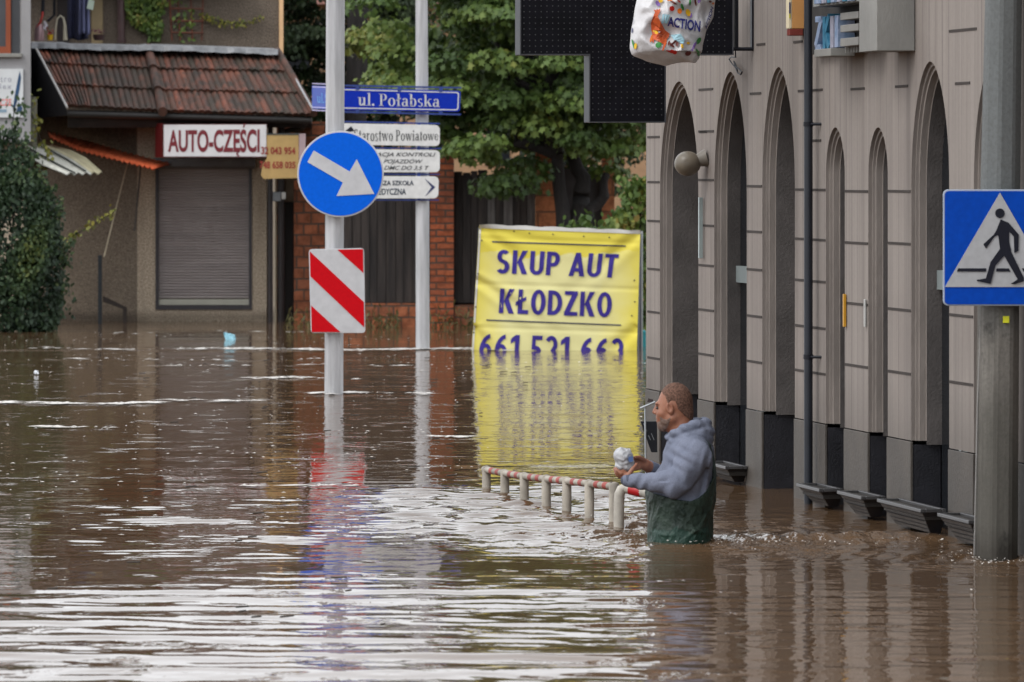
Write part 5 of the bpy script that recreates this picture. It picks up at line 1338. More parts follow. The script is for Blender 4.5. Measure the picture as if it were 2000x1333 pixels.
def maple():
    d = 57.0; base = P(1118, 660, d); t = thing('maple_tree', 'big green maple with several dark stems beside the grey building', 'tree', Vector((base.x, d, -1)))
    b = MB(); bz = P(1122, 560, d)
    for tops, r0, r1 in (([P(1088, 300, d - .2), ], .105, .07), ([P(1124, 290, d + .1)], .10, .065), ([P(1185, 340, d)], .07, .04)): 
        limbs(b, Vector((bz.x, d, -1)) if r0 > .1 else P(1135, 470, d), tops, r0 * 1.25, int(r0 * 1000), r1, .05)
    limbs(b, P(1088, 300, d - .2), [P(960, 60, d - .7), P(1060, -120, d), P(880, 150, d + .6), P(1010, -60, d + 1)], .085, 3, .02)
    limbs(b, P(1124, 290, d + .1), [P(1150, -150, d + .2), P(1230, 30, d - .3), P(1090, -250, d), P(1240, 160, d + .4)], .08, 4, .02)
    b.build('trunk', M_BARK, t, smooth=True)
    def keep(p, r):
        x, y = topx(p)
        low = 330 + 60 * math.sin(x * .021) if x < 1040 else (300 + 25 * math.sin(x * .05) if x < 1180 else 400)
        if x < 860: low = 215 + 25 * math.sin(x * .05)
        if x > 1290: return False
        if y > low: return False
        if x < 730: return y > 40 and y < 120 and r.random() < .6
        if 830 > x > 690 and y < 60: return r.random() < .55
        return True
    c0 = P(1025, 75, d); pts, nr, ti = crown((c0.x, d + .2, c0.z), (2.0, 1.7, 1.85), 300, 150, .33, 21, keep, .15)
    yl = np.clip((900 - (1000 + FPX * pts[:, 0] / pts[:, 1])) / 260, 0, 1) * .22
    leaves('crown', pts, nr, .094, MAPLE, M_MAPLE, t, ti + yl)
maple()
def dark_tree():
    d = 68; base = P(700, 600, d); t = thing('dark_tree', 'dark ivy-clad tree with a thick black trunk behind the pale sign post', 'tree', Vector((base.x, d, -1)))
    b = MB(); limbs(b, (base.x, d - 1.2, -1), [P(700, -180, d - 1.2)], .19, 5, .12, .03); limbs(b, P(700, 40, d - 1.2), [P(590, -160, d - .4), P(800, -200, d - .4)], .08, 6, .03, .1); b.build('trunk', M_BARK, t, smooth=True)
    def keep(p, r):
        x, y = topx(p); 
        if x > 960 or y > 335: return False
        if 672 < x < 728 and p[1] < d - .2 and y < 175: return False
        return True
    c0 = P(700, 70, d); pts, nr, ti = crown((c0.x, d + .1, c0.z), (1.5, 1.1, 1.75), 260, 130, .30, 33, keep, .1)
    leaves('crown', pts, nr, .075, OVAL, M_DARKL, t, ti)
    c0 = P(715, 85, d); pts, nr, ti = crown((P(730, 85, 60).x, 61.0, P(730, 85, 60).z), (.48, .3, .16), 14, 40, .15, 35, None, .1)
    leaves('yellow_spray', pts, nr, .10, MAPLE, M_YELL, t, ti)
dark_tree()
def back_tree():
    d = 71; base = P(1120, 600, d); t = thing('background_tree', 'shadowy dark green tree filling the gap behind the maple and the black cross', 'tree', Vector((base.x, d, -1)))
    b = MB(); limbs(b, (base.x, d, -1), [P(1120, 20, d), P(1220, 60, d), P(1010, 40, d)], .13, 8, .04, .08); b.build('trunk', M_BARK, t, smooth=True)
    def keep(p, r): x, y = topx(p); return 930 < x < 1330 and y < 400
    c0 = P(1130, 130, d); pts, nr, ti = crown((c0.x, d, c0.z), (1.5, .9, 2.0), 210, 110, .32, 37, keep, .1)
    leaves('crown', pts, nr, .085, OVAL, M_DARKL, t, ti)
back_tree()
def bush(name, lab, base_px, d, prof, nleaf, size, seed, m, depth=.9, group=None, clumpy=True):
    """prof(y) -> (x0, x1) silhouette in pixels, rows y in [y0, y1]"""
    (y0, y1), fn = prof; r = np.random.default_rng(seed); bp = P(*base_px, d); t = thing(name, lab, 'bush', Vector((bp.x, d, -1)), group)
    pts = []; nr = []; ti = []
    while len(pts) < nleaf:
        y = r.uniform(y0, y1); x0, x1 = fn(y); u = r.uniform(-1, 1); ang = r.uniform(0, 1)
        x = (x0 + x1) / 2 + u * (x1 - x0) / 2; hw = depth * math.sqrt(max(0, 1 - u * u)) * (x1 - x0) / 2 / FPX * d
        dd = d - hw * r.uniform(.2, 1) + r.normal() * .03; p = P(x + r.normal() * (2.5 if r.random() < .6 else 12), y + r.normal() * 4, dd)
        v = vnoise(np.array(p.x), np.array(p.y), np.array(p.z), 9.0, seed)
        if clumpy and r.random() > (.72 if y > y0 + 90 else .30) + 1.1 * float(v): continue
        pts.append(p); nr.append((u * .7, -.8, .35)); ti.append(.38 + .6 * float(v) + r.normal() * .12)
    spr = MB()
    for k in range(34):
        y = r.uniform(y0, y1 - 40); x0, x1 = fn(y); x = x1 - r.uniform(0, 18); dx, dy = r.uniform(4, 26), -r.uniform(6, 40); A_ = P(x, y, d - .1); B_ = P(x + dx, y + dy, d - .1 - r.uniform(0, .1)); spr.tube([A_, A_.lerp(B_, .5) + Vector((0, 0, .02)), B_], .004, 5)
        for q in range(13): pts.append(A_.lerp(B_, r.uniform(0, 1)) + Vector(r.normal(size=3) * .022)); nr.append((.2, -.7, .5)); ti.append(r.uniform(.4, .95))
    leaves('foliage', np.array(pts), np.array(nr), size, OVAL, m, t, np.array(ti)); spr.build('sprigs', M_BARK, t)
    b = MB(); tops = []
    for k in range(7): y = y0 + (y1 - y0) * r.uniform(.05, .4); x0, x1 = fn(y); tops.append(P(r.uniform(x0 + 5, x1 - 5), y, d - .1))
    limbs(b, (bp.x, d, -1), tops, .022, seed, .008, .05); b.build('stems', M_BARK, t, smooth=True)
    return t
def dens(y):
    pts = [(180, 60, 72), (215, 30, 66), (255, -90, 30), (300, -90, 48), (345, -90, 76), (390, -90, 104), (450, -90, 118), (520, -90, 126), (580, -90, 122), (620, -90, 114), (655, -90, 100)]
    for a, b in zip(pts[:-1], pts[1:]):
        if a[0] <= y <= b[0]: f = (y - a[0]) / (b[0] - a[0]); return a[1] + (b[1] - a[1]) * f, a[2] + (b[2] - a[2]) * f
    return (-40, 96)
bush('shrub', 'dense dark green shrub hanging into the water at the left edge', (40, 650), 56.8, ((256, 652), dens), 17000, .056, 41, M_BUSH)
def spray(name, lab, cat, path, d, n, size, m, spread, seed, shape=OVAL, stem=.006):
    r = np.random.default_rng(seed); pth = [P(x, y, d) for x, y in path]; t = thing(name, lab, cat, pth[0]); b = MB(); b.tube(pth, [stem] * (len(pth) - 1) + [stem * .4], 6); b.build('stem', M_BARK, t)
    pts = []
    for _ in range(n):
        f = r.uniform(.0, 1) * (len(pth) - 1); i = min(int(f), len(pth) - 2); p = pth[i].lerp(pth[i + 1], f - i); pts.append(p + Vector(r.normal(size=3) * spread))
    leaves('foliage', np.array(pts), np.tile([0, -.8, .4], (n, 1)), size, shape, m, t, r.uniform(.1, .9, n))
spray('climbing_stem', 'thin leafy stems climbing in front of the white wall sign', 'plant', [(25, 380), (12, 320), (22, 260), (28, 215), (33, 190)], 57.6, 90, .065, M_BUSH, .07, 51)
spray('climbing_stem', 'leafy stem wound round the grey-green post by the pale wall', 'plant', [(80, 340), (92, 300), (74, 262), (60, 215), (66, 185)], 58.7, 70, .06, M_YELL, .05, 52)
spray('twig', 'long twig with yellowing leaves reaching from the shrub across the side wall', 'branch', [(100, 480), (140, 462), (180, 440), (222, 414)], 58.4, 80, .055, M_YELL, .03, 53)
spray('twig', 'lower green twigs reaching out of the shrub over the water', 'branch', [(100, 500), (125, 482), (140, 470)], 57.5, 50, .055, M_BUSH, .05, 54)
spray('vine', 'sagging yellow-green vine strung along the house wall right of the trellis', 'plant', [(392, 30), (412, 38), (445, 45), (480, 46), (516, 34)], HD - .1, 130, .045, M_YELL, .022, 55)
def ivy():
    t = thing('ivy', 'green ivy hanging on the house wall left of the rusty trellis', 'plant', P(290, 78, HD - .05)); r = np.random.default_rng(56); pts = []; ti = []
    while len(pts) < 1500:
        y = r.uniform(-120, 82); x = r.uniform(236, 392); c = 262 + (y + 40) * .33; w_ = 24 + 10 * math.sin(y * .06) + (10 if y < 10 else 0)
        v = float(vnoise(np.array(x * .05), np.array(y * .05), np.array(0.), 2.2, 5))
        if abs(x - c) > w_ * (1 + .5 * v) and not (abs(x - 355 - 0.1 * y) < 24 and r.random() < .10): continue
        pts.append(P(x, y, HD - .05 - r.uniform(0, .12))); ti.append(.5 + .4 * v + r.normal() * .12)
    leaves('foliage', np.array(pts), np.tile([0, -1, .3], (len(pts), 1)), .062, OVAL, M_MAPLE, t, np.array(ti))
    b = MB(); b.tube([P(300, 80, HD - .03), P(285, 20, HD - .03), P(262, -110, HD - .03)], .012, 6); b.build('stem', M_BARK, t)
ivy()
def low(y): return (1138 + 30 * math.sin(y * .04) - (y - 360) * .12, 1272)
bush('shrub', 'green shrub behind the yellow banner at the corner of the grey building', (1220, 650), 55.0, ((352, 640), low), 3000, .085, 61, M_MAPLE, .6)
# moss and grass on the foot of the fence
g = []; ti = []
for _ in range(420):
    x = RNG.choice([RNG.uniform(715, 780), RNG.uniform(838, 925), RNG.uniform(925, 1040), RNG.uniform(560, 640)]); y = 640 - abs(RNG.gauss(0, 17)); g.append(P(x, y, FD - .12 - RNG.uniform(0, .1))); ti.append(RNG.uniform(.2, 1))
gr = leaves('grass_tufts', np.array(g), np.tile([0, -.9, .2], (len(g), 1)), .085, [(0, 0), (.10, .3), (0, 1.2), (-.10, .3)], leaf_material('tired grass', [(0, (.05, .06, .02)), (.6, (.12, .11, .04)), (1, (.20, .15, .06))]), None, np.array(ti)); gr['kind'] = 'stuff'; gr['label'] = 'tired grass and moss at the foot of the brick fence'; gr['category'] = 'grass'
# bold condensed capitals and figures for the banner, drawn as strokes
def condensed(c):
    if c == ' ': return [], .22
    if c == 'S': return ell_ring(.28, .72, .27, .285, .19, .16, 40, 270) + ell_ring(.25, .285, .29, .295, .20, .165, -145, 90), .56
    if c == 'K': return R_(0, 0, .19, 1) + [[(.18, .44), (.40, 1), (.63, 1), (.33, .50)], [(.20, .52), (.38, .62), (.65, 0), (.42, 0)]], .64
    if c == 'U': return R_(0, .29, .19, 1) + R_(.40, .29, .59, 1) + ell_ring(.295, .295, .295, .305, .19, .16, 180, 360), .60
    if c == 'P': return R_(0, 0, .19, 1) + R_(.15, .83, .29, 1) + R_(.15, .37, .29, .53) + ell_ring(.28, .685, .27, .315, .19, .165, -90, 90), .55
    if c == 'A': return [[(0, 0), (.20, 0), (.41, 1), (.24, 1)], [(.46, 0), (.67, 0), (.43, 1), (.26, 1)]] + R_(.15, .20, .52, .35), .67
    if c == 'T': return R_(.18, 0, .38, .9) + R_(0, .84, .56, 1), .56
    if c == 'Ł': return R_(.07, 0, .26, 1) + R_(.2, 0, .53, .165) + [[(-.03, .33), (.42, .56), (.42, .71), (-.03, .48)]], .53
    if c == 'O': return ell_ring(.32, .5, .32, .515, .20, .16), .64
    if c == 'D': return R_(0, 0, .19, 1) + R_(.15, .835, .24, 1) + R_(.15, 0, .24, .165) + ell_ring(.22, .5, .40, .5, .20, .165, -90, 90), .62
    if c == 'Z': return R_(0, .84, .56, 1) + R_(0, 0, .58, .16) + [[(0, .12), (.23, .12), (.56, .88), (.33, .88)]], .58
    if c == '6': return ell_ring(.29, .325, .28, .335, .18, .14) + ell_ring(.50, .36, .49, .64, .18, .15, 95, 178), .58
    if c == '1': return R_(.22, 0, .41, 1) + [[(.03, .68), (.24, .80), (.24, 1), (.03, .86)]], .48
    if c == '5': return R_(.07, .85, .52, 1) + R_(.07, .5, .23, .9) + ell_ring(.24, .315, .30, .325, .19, .15, -140, 115), .56
    if c == '2': return ell_ring(.26, .70, .28, .31, .18, .15, -25, 150) + [[(.0, .12), (.22, .12), (.54, .62), (.36, .66)]] + R_(0, 0, .56, .16), .56
    return R_(0, 0, .5, 1), .5
# ---------------------------------------------------------------- yellow banner
def banner():
    d = 50.7; t = thing('banner', 'creased yellow banner reading SKUP AUT KŁODZKO, its phone number half under water', 'banner', P(1085, 690, d))
    TL, TR, BL, BR = (936, 440.5), (1250.5, 452.5), (916, 770), (1241.5, 770)
    def fold(x, y):
        f = 0.0
        for (cx, cy, ang, amp, wl) in ((936, 445, 38, .030, 15), (1250, 455, 140, .028, 16), (928, 545, 33, .034, 13), (924, 640, 55, .036, 15), (1246, 640, 140, .022, 18), (936, 445, 12, .02, 11)):
            a = math.radians(ang); dx, dy = x - cx, y - cy; along = dx * math.cos(a) + dy * math.sin(a); ac = -dx * math.sin(a) + dy * math.cos(a)
            if along > 0: f += amp * math.cos(ac / wl * 2.2) * math.exp(-(ac / (wl * .9 + along * .16)) ** 2) * math.exp(-along / 75)
        f += .010 * math.sin(x * .021 + y * .013) + .007 * math.sin(x * .05 - y * .03 + 1)
        for yy in (470, 560, 645): f += .008 * math.exp(-((y - yy - (x - 1085) * .035) / 3.0) ** 2)
        return f
    def W(x, y, off=0.0): q = P(x, y, d); return P(x, y, d + fold(x, y) - off)
    def uv(u, v): return ((TL[0] * (1 - u) + TR[0] * u) * (1 - v) + (BL[0] * (1 - u) + BR[0] * u) * v, (TL[1] * (1 - u) + TR[1] * u) * (1 - v) + (BL[1] * (1 - u) + BR[1] * u) * v)
    b = MB(); b.grid([[W(*uv(i / 90, j / 90)) for i in range(91)] for j in range(91)])
    m = NT('yellow banner cloth')
    tc = m.n('TexCoord'); sp = m.n('SeparateXYZ', Vector=tc.outputs['Object'])
    n = m.noise(m.coord((2.2, 1, 2.2)), 1.0, 4, .55)
    ex = m.math('ABSOLUTE', sp.outputs['X']); edge = m.ramp(m.math('ADD', m.math('MULTIPLY', ex, 1.0), m.math('MULTIPLY', m.math('SUBTRACT', n, .5), .5)), [(.40, 0.), (.84, 1.)])
    top = m.ramp(m.math('ADD', sp.outputs['Z'], m.math('MULTIPLY', m.math('SUBTRACT', n, .5), .4)), [(.98, 0.), (1.26, 1.)])
    ed = m.math('MAXIMUM', edge, top)
    c = m.mix(ed, (.80, .755, .360), (.760, .650, .090))
    m.out(c, .55, 0, .2)
    cl = b.build('cloth', m.m, t, smooth='all')
    e = MB()
    e.grid([[W(936 + 315 * k / 40, 439.5 + 12 * k / 40 - 2.0 * abs(math.sin(k * .42)) , .004) for k in range(41)], [W(936 + 315 * k / 40, 446 + 11.5 * k / 40, .006) for k in range(41)]])
    e.grid([[W(*((936.5 - 20 * k / 40), 440 + 330 * k / 40), .005) for k in range(41)], [W(*((940 - 20 * k / 40), 440 + 330 * k / 40), .006) for k in range(41)]])
    e.build('white_hem', mat('white hem', (.60, .59, .56), .5, .06, 9), cl)
    M_L = mat('violet-blue print', srgb(64, 54, 140), .55, .10, 12, spec=.12)
    def txt(s, q, bold, nm):
        k = MB(); TLq, TRq, BLq, BRq = q
        polys = []; x = 0
        for ch in s:
            ps, wd = condensed(ch); polys += [[(a + x, c) for a, c in q] for q in ps]; x += wd + .10
        lo = min(a for q in polys for a, c in q); hi = max(a for q in polys for a, c in q)
        bm = bmesh.new(); zl = bm.verts.layers.float.new('lift')
        for n_, q in enumerate(polys):
            ar = sum(q[i][0] * q[(i + 1) % len(q)][1] - q[(i + 1) % len(q)][0] * q[i][1] for i in range(len(q)))
            if abs(ar) < 1e-7: continue
            if ar > 0: q = q[::-1]
            vs = [bm.verts.new(((a - lo) / (hi - lo), c, 0)) for a, c in q]
            for vv in vs: vv[zl] = .0004 * (n_ % 5)
            bm.faces.new(vs)
        bmesh.ops.triangulate(bm, faces=bm.faces[:])
        for _ in range(3):
            es = [ed_ for ed_ in bm.edges if abs(ed_.verts[0].co.x - ed_.verts[1].co.x) * 250 > 6 or abs(ed_.verts[0].co.y - ed_.verts[1].co.y) * 55 > 8]
            if es: bmesh.ops.subdivide_edges(bm, edges=es, cuts=1, use_grid_fill=False)
        bm.verts.index_update()
        def pl(u, w_): return ((TLq[0] * (1 - u) + TRq[0] * u) * w_ + (BLq[0] * (1 - u) + BRq[0] * u) * (1 - w_), (TLq[1] * (1 - u) + TRq[1] * u) * w_ + (BLq[1] * (1 - u) + BRq[1] * u) * (1 - w_))
        k.add([W(*pl(vv.co.x, vv.co.y), .007 + vv[zl]) for vv in bm.verts], [[vv.index for vv in fc.verts] for fc in bm.faces]); bm.free()
        k.build(nm, M_L, cl)
    txt('SKUP AUT', ((972, 488), (1209, 497), (970, 534), (1203, 543)), .056, 'lettering')
    txt('KŁODZKO', ((977, 564), (1196, 572), (974, 612), (1194, 620)), .056, 'lettering')
    txt('661 521 662', ((938, 652), (1219, 662), (934, 707), (1216, 717)), .046, 'lettering')
    r = MB()
    for (xa, ya, xb, yb) in ((961, 472.5, 1222, 481), (950, 625.5, 1213, 635.5)):
        r.grid([[W(xa + (xb - xa) * i / 40, ya + (yb - ya) * i / 40 + s, .007) for i in range(41)] for s in (-1.3, 1.3)])
    r.build('printed_rule', mat('dark rule print', srgb(62, 66, 84), .5), cl)
    g = MB()
    for x, y in ((1004, 452), (1034, 456), (1080, 458), (1140, 462), (1190, 464), (1239, 548), (1234, 617), (1240, 590), (941, 470), (934, 535), (929, 600), (925, 650)):
        g.poly([W(x + 1.6 * math.cos(a), y + 1.6 * math.sin(a), .009) for a in [i * math.pi / 4 for i in range(8)]][::-1])
    g.build('eyelets', mat('dark eyelets', (.05, .045, .04), .4), cl)
    f = MB(); fm = mat('grey frame tube', (.12, .13, .15), .45, .1, metal=.4)
    for a, b2 in (((938, 446), (919, 1200)), ((1247, 456), (1238, 1200)), ((938, 446), (1249, 458))): f.tube([P(*a, d + .07), P(*b2, d + .07)], .02, 8)
    f.tube([P(1249, 456, d + .1), P(1250, 1200, d + .9)], .022, 8); f.tube([P(938, 446, d + .1), P(938, 1200, d + .9)], .022, 8)
    f.build('frame', fm, t)
banner()
b = MB(); b.tube([P(1253.5, 1200, 51.4), P(1253.5, 452, 51.4)], .011, 8); tag(b.build('thin_pole', mat('pale thin pole', (.33, .35, .35), .45), None), 'thin pale pole between the yellow banner and the grey building', 'pole')
def teal_bin():
    d = 51.7; t = thing('teal_container', 'turquoise plastic container half sunk behind the right edge of the banner', 'container', P(1250, 690, d)); m = mat('turquoise plastic', srgb(18, 130, 140), .4, .12, 8)
    b = MB(); b.hexa([P(1236, 760, d), P(1262, 760, d), P(1262, 760, d + .5), P(1236, 760, d + .5), P(1243, 645, d), P(1262, 645, d), P(1262, 645, d + .4), P(1243, 645, d + .4)]); b.build('body', m, t, bevel=.02)
    b = MB(); b.hexa([P(1241, 646, d - .02), P(1248, 646, d - .02), P(1248, 646, d - .004), P(1241, 646, d - .004), P(1244, 641, d - .02), P(1249, 641, d - .02), P(1249, 641, d - .004), P(1244, 641, d - .004)]); b.hexa([P(1235, 690, d - .02), P(1242, 690, d - .02), P(1242, 690, d - .004), P(1235, 690, d - .004), P(1241, 646.5, d - .02), P(1247, 646.5, d - .02), P(1247, 646.5, d - .004), P(1241, 646.5, d - .004)]); b.build('rim', mat('bright turquoise rim', srgb(20, 150, 175), .4), t)
teal_bin()

# ---------------------------------------------------------------- low striped barrier
M_RAILW = mat('dirty white tube', (.36, .325, .275), .6, .30, 9, .002, 30, (1, 1, .6), spec=.2); M_RAILR = mat('faded red band', srgb(150, 66, 58), .6, .25, 12)
def barrier():
    posts = [(950, 916, 953), (986, 923, 963), (1024, 929, 976), (1067, 934, 987), (1107, 938, 998), (1151, 943, 1010), (1200, 949, 1018)]
    tops = [P(x, yt + 2, DW(yb)) for x, yt, yb in posts]; t = thing('guard_rail', 'low white guard rail with short red bands marching away on seven posts', 'barrier', Vector((tops[3].x, tops[3].y, -1)))
    r = MB(); r.tube([tops[0] + (tops[0] - tops[1]) * .12] + tops, .0185, 14); rl = r.build('rail', M_RAILW, t, smooth=True)
    for k in range(6):
        A, B = tops[k], tops[k + 1]
        for f in (.36, .70):
            s = MB(); s.tube([A.lerp(B, f - .075), A.lerp(B, f + .075)], .0196, 14); s.build('red_band', M_RAILR, rl, smooth=True)
    for k, p in enumerate(tops):
        q = MB(); rr = .0255 if k < 6 else .029
        q.tube([Vector((p.x, p.y, -1)), p + Vector((0, 0, .004)), p + Vector((0, 0, .018)), p + Vector((0, 0, .024))], [rr, rr, rr * .75, rr * .2], 14); q.build('post', M_RAILW, t, smooth=True)
    # the next, nearer hoop
    d = 25.75; c = P(1211, 956, d); t2 = thing('guard_rail', 'nearer white tube hoop with a red band running behind the wading man', 'barrier', Vector((c.x, d, -1)))
    q = MB(); pth = [Vector((c.x - .012, d, -1)), P(1209, 985, d), P(1210, 966, d), P(1214, 957, d), P(1222, 954, d), P(1240, 958, d - .03), P(1340, 983, d - .22), P(1352, 990, d - .25)]; pth.append(Vector((pth[-1].x + .02, d - .26, -1)))
    q.tube(pth, .0265, 16); o = q.build('hoop', mat('clean white tube', (.46, .43, .375), .5, .24, 9, spec=.25), t2, smooth=True)
    s = MB(); s.tube([P(1231, 956, d - .02), P(1254, 961.8, d - .055)], .0278, 16); s.build('red_band', mat('bright red band', srgb(178, 24, 28), .45, .15), o, smooth=True)
barrier()
# pale stand with a black panel behind the man
def stand():
    d = 27.6; t = thing('panel_stand', 'pale bent metal stand with a slanted black panel just behind the wading man', 'stand', P(1262, 960, d))
    b = MB(); b.tube([P(1266, 1100, d), P(1261, 900, d), P(1260, 800, d), P(1259, 796, d)], .0050, 8); b.tube([P(1250, 798, d), P(1262, 793, d), P(1279, 785.5, d)], .0055, 8); b.build('post', mat('pale steel', (.42, .45, .47), .35, metal=.4), t)
    b = MB(); b.prism([P(1264, 786, d), P(1266, 778.5, d), P(1276, 781, d), P(1276, 786, d)], (0, .02, 0)); b.build('mirror', mat('dark red-brown mirror', (.05, .035, .035), .2), t)
    b = MB(); b.prism([P(1251, 823.5, d + .03), P(1283, 823.5, d + .03), P(1284, 884, d + .03), P(1272, 884, d + .03)], (0, .03, 0)); p = b.build('panel', M_BLK, t, bevel=.003)
    b = MB()
    for x, y, x2, y2 in ((1266, 851, 1270, 860), (1271.5, 847, 1277, 860), (1256, 827, 1263, 843)): b.prism([P(x, y, d + .027), P(x + 1.3, y, d + .027), P(x2 + 1.3, y2, d + .027), P(x2, y2, d + .027)], (0, .002, 0))
    b.build('panel_marks', mat('pale panel marks', (.25, .27, .29), .5), p)
stand()

# ---------------------------------------------------------------- printed plastic bag hanging before the cross
def shopping_bag():
    d = 27.4; t = thing('shopping_bag', 'bulging white plastic bag printed with a giraffe, hanging before the black cross', 'bag', P(1312, 60, d))
    L = [(1268, -150), (1256, -60), (1246, -10), (1238, 30), (1232, 65), (1230, 98), (1238, 106), (1262, 112), (1290, 117), (1328, 124), (1356, 125)]
    cx = lambda y: 1313 + (y - 60) * -.02
    def half(y):                                     # silhouette: left, right columns
        pts = [(-170, 1292, 1330), (-100, 1262, 1362), (-20, 1247, 1399), (30, 1238, 1394), (65, 1232, 1378), (92, 1230, 1372), (104, 1234, 1369), (116, 1262, 1366), (126, 1300, 1358)]
        for a, b in zip(pts[:-1], pts[1:]):
            if a[0] <= y <= b[0]: f = (y - a[0]) / (b[0] - a[0]); f = f * f * (3 - 2 * f) * .5 + f * .5; return a[1] + (b[1] - a[1]) * f, a[2] + (b[2] - a[2]) * f
        return pts[-1][1:]
    def surf(u, y, front=True, off=0.0):             # u -1..1 across
        l, r = half(y); x = (l + r) / 2 + u * (r - l) / 2
        yy = y + (4 * u * u if y > 90 else 0) - (6 * (u + 1) * .5 if y > 100 else 0)
        bul = .13 * math.sqrt(max(0, 1 - abs(u) ** 2.2)) * (1 if y < 95 else max(.1, 1 - ((y - 95) / 34) ** 2))
        nv = lambda s, sd: float(vnoise(np.array(x / 40.), np.array(y / 40.), np.array(0.), s, sd))
        cr = .020 * (1 - 3 * abs(nv(2.2, 71))) + .014 * (1 - 3 * abs(nv(4.5, 72))) + .006 * nv(9, 73) + .02 * math.exp(-((x - 1371 + (y - 30) * -.12) / 5.0) ** 2)
        e = min(1, (1 - abs(u)) * 5)
        return P(x, yy, d + (-1 if front else 1) * (bul + cr * e) - off)
    b = MB(); ys = [-170 + 296 * j / 90 for j in range(91)]
    b.grid([[surf(-1 + 2 * i / 70, y) for i in range(71)] for y in ys]); b.grid([[surf(-1 + 2 * i / 70, y, False) for i in range(71)] for y in ys], True)
    bg_ = b.build('bag', mat('white plastic film', (.62, .61, .62), .35, .06, 12, .006, 20), t, smooth='all')
    def uofx(x, y): l, r = half(y); return max(-.99, min(.99, (2 * x - l - r) / (r - l)))
    def S(x, y, off=.012): return surf(uofx(x, y), y, True, off)
    def dense(pts, m, nm, off=.012):                  # a printed patch that follows the film
        bm = bmesh.new(); vs = [bm.verts.new((x, y, 0)) for x, y in pts]; bm.faces.new(vs); bmesh.ops.triangulate(bm, faces=bm.faces[:])
        for _ in range(3):
            es = [e for e in bm.edges if (e.verts[0].co - e.verts[1].co).length > 5]
            if es: bmesh.ops.subdivide_edges(bm, edges=es, cuts=1)
        bm.verts.index_update(); k = MB(); k.add([S(v.co.x, v.co.y, off) for v in bm.verts], [[v.index for v in f.verts] for f in bm.faces]); bm.free(); k.build(nm, m, bg_)
    zz = 5.553; Zp = lambda pts: [(1200 + x / zz, y / zz) for x, y in pts]
    M_GIR = mat('orange print', srgb(205, 92, 46), .45, .12, 40); M_NV = mat('navy print', srgb(28, 34, 112), .45); M_RD = mat('red print', srgb(205, 38, 30), .45); M_GN = mat('green print', srgb(40, 130, 50), .45); M_YE = mat('yellow print', srgb(240, 190, 40), .45); M_PU = mat('violet print', srgb(140, 110, 180), .45); M_BR = mat('maroon print', srgb(100, 40, 34), .45); M_LB = mat('pale blue print', srgb(165, 208, 222), .45); M_OR = mat('amber print', srgb(228, 120, 40), .45)
    dense(Zp([(425, 105), (455, 115), (460, 95), (475, 110), (500, 90), (495, 130), (470, 180), (442, 210), (445, 255), (480, 305), (550, 330), (598, 365), (595, 395), (570, 430), (562, 480), (535, 550), (515, 548), (535, 480), (540, 420), (520, 380), (475, 365), (445, 380), (432, 430), (425, 470), (392, 430), (415, 390), (400, 330), (396, 250), (425, 170), (440, 135)]), M_GIR, 'giraffe_print')
    dense(Zp([(520, 160), (545, 150), (535, 250), (512, 262)]), M_LB, 'printed_patch'); dense(Zp([(550, 155), (600, 165), (572, 262), (545, 256)]), M_LB, 'printed_patch'); dense(Zp([(610, 380), (720, 370), (765, 440), (745, 480), (640, 430)]), M_LB, 'printed_patch')
    k = MB(); v, f = text_polys('ACTION', .03, .12)
    def pl(a, c): return S(1200 + (575 + a * 362) / zz, ((285 + 68 * a) * (1 - c) + (180 + 50 * a) * c) / zz, .014)
    k.add([pl(a, c) for a, c in v], f); k.build('lettering', M_NV, bg_)
    k = MB(); v, f = text_polys('ACTION', .02)
    def pl2(a, c): return S(1200 + (1008 + a * 70 - 28 * c) / zz, (325 - 235 * a - 20 * c) / zz, .014)
    k.add([pl2(a, c) for a, c in v], f); k.build('lettering', M_NV, bg_)
    def blob(x, y, rx, ry, m, rot=0, n=10):
        a0 = math.radians(rot); q = []
        for i in range(n):
            a = 2 * math.pi * i / n; px, py = rx * math.cos(a), ry * math.sin(a); q.append((x + px * math.cos(a0) - py * math.sin(a0), y + px * math.sin(a0) + py * math.cos(a0)))
        dense(Zp(q), m, 'printed_patch', .013)
    for a in ((625, 95, 28, 28, M_RD), (708, 122, 26, 30, M_OR), (738, 80, 14, 40, M_GN, -15), (800, 140, 26, 42, M_YE, -20), (830, 170, 14, 26, M_PU, 10), (470, 40, 34, 22, M_PU, 60), (500, 10, 26, 22, M_YE), (640, 30, 44, 12, M_BR, 30), (600, 5, 30, 9, M_OR, 0), (700, 15, 26, 8, M_RD, 40), (820, 20, 10, 50, M_GN, 0), (880, 30, 10, 40, M_BR, -10), (920, 10, 16, 30, M_PU, 20),
              (478, 488, 36, 30, M_GN, -30), (445, 350, 34, 18, M_YE, 30), (400, 420, 12, 44, M_OR, 15), (620, 490, 40, 14, M_BR, 40), (650, 460, 36, 12, M_BR, -40), (680, 480, 18, 26, M_BR, 0), (590, 470, 10, 30, M_BR, 20), (615, 575, 62, 20, M_RD, 18), (655, 590, 24, 22, M_RD), (735, 500, 14, 24, M_YE, -20), (800, 600, 36, 26, M_BR, -30), (870, 490, 14, 44, M_PU, 35), (905, 570, 16, 60, M_GN, -15), (840, 540, 12, 24, M_PU, 30), (800, 470, 18, 14, M_YE), (200, 470, 10, 44, M_GN, -15), (228, 495, 14, 26, M_YE, 10), (195, 250, 9, 55, M_NV, 14), (190, 330, 7, 30, M_NV, 0), (915, 445, 22, 40, M_GN, 30), (1040, 20, 16, 12, M_BR), (1075, 40, 16, 12, M_OR)):
        blob(*a)
    # hanging from a bracket arm above the frame
    zt = P(0, -620, d).z; xr = P(1311, 0, d).x
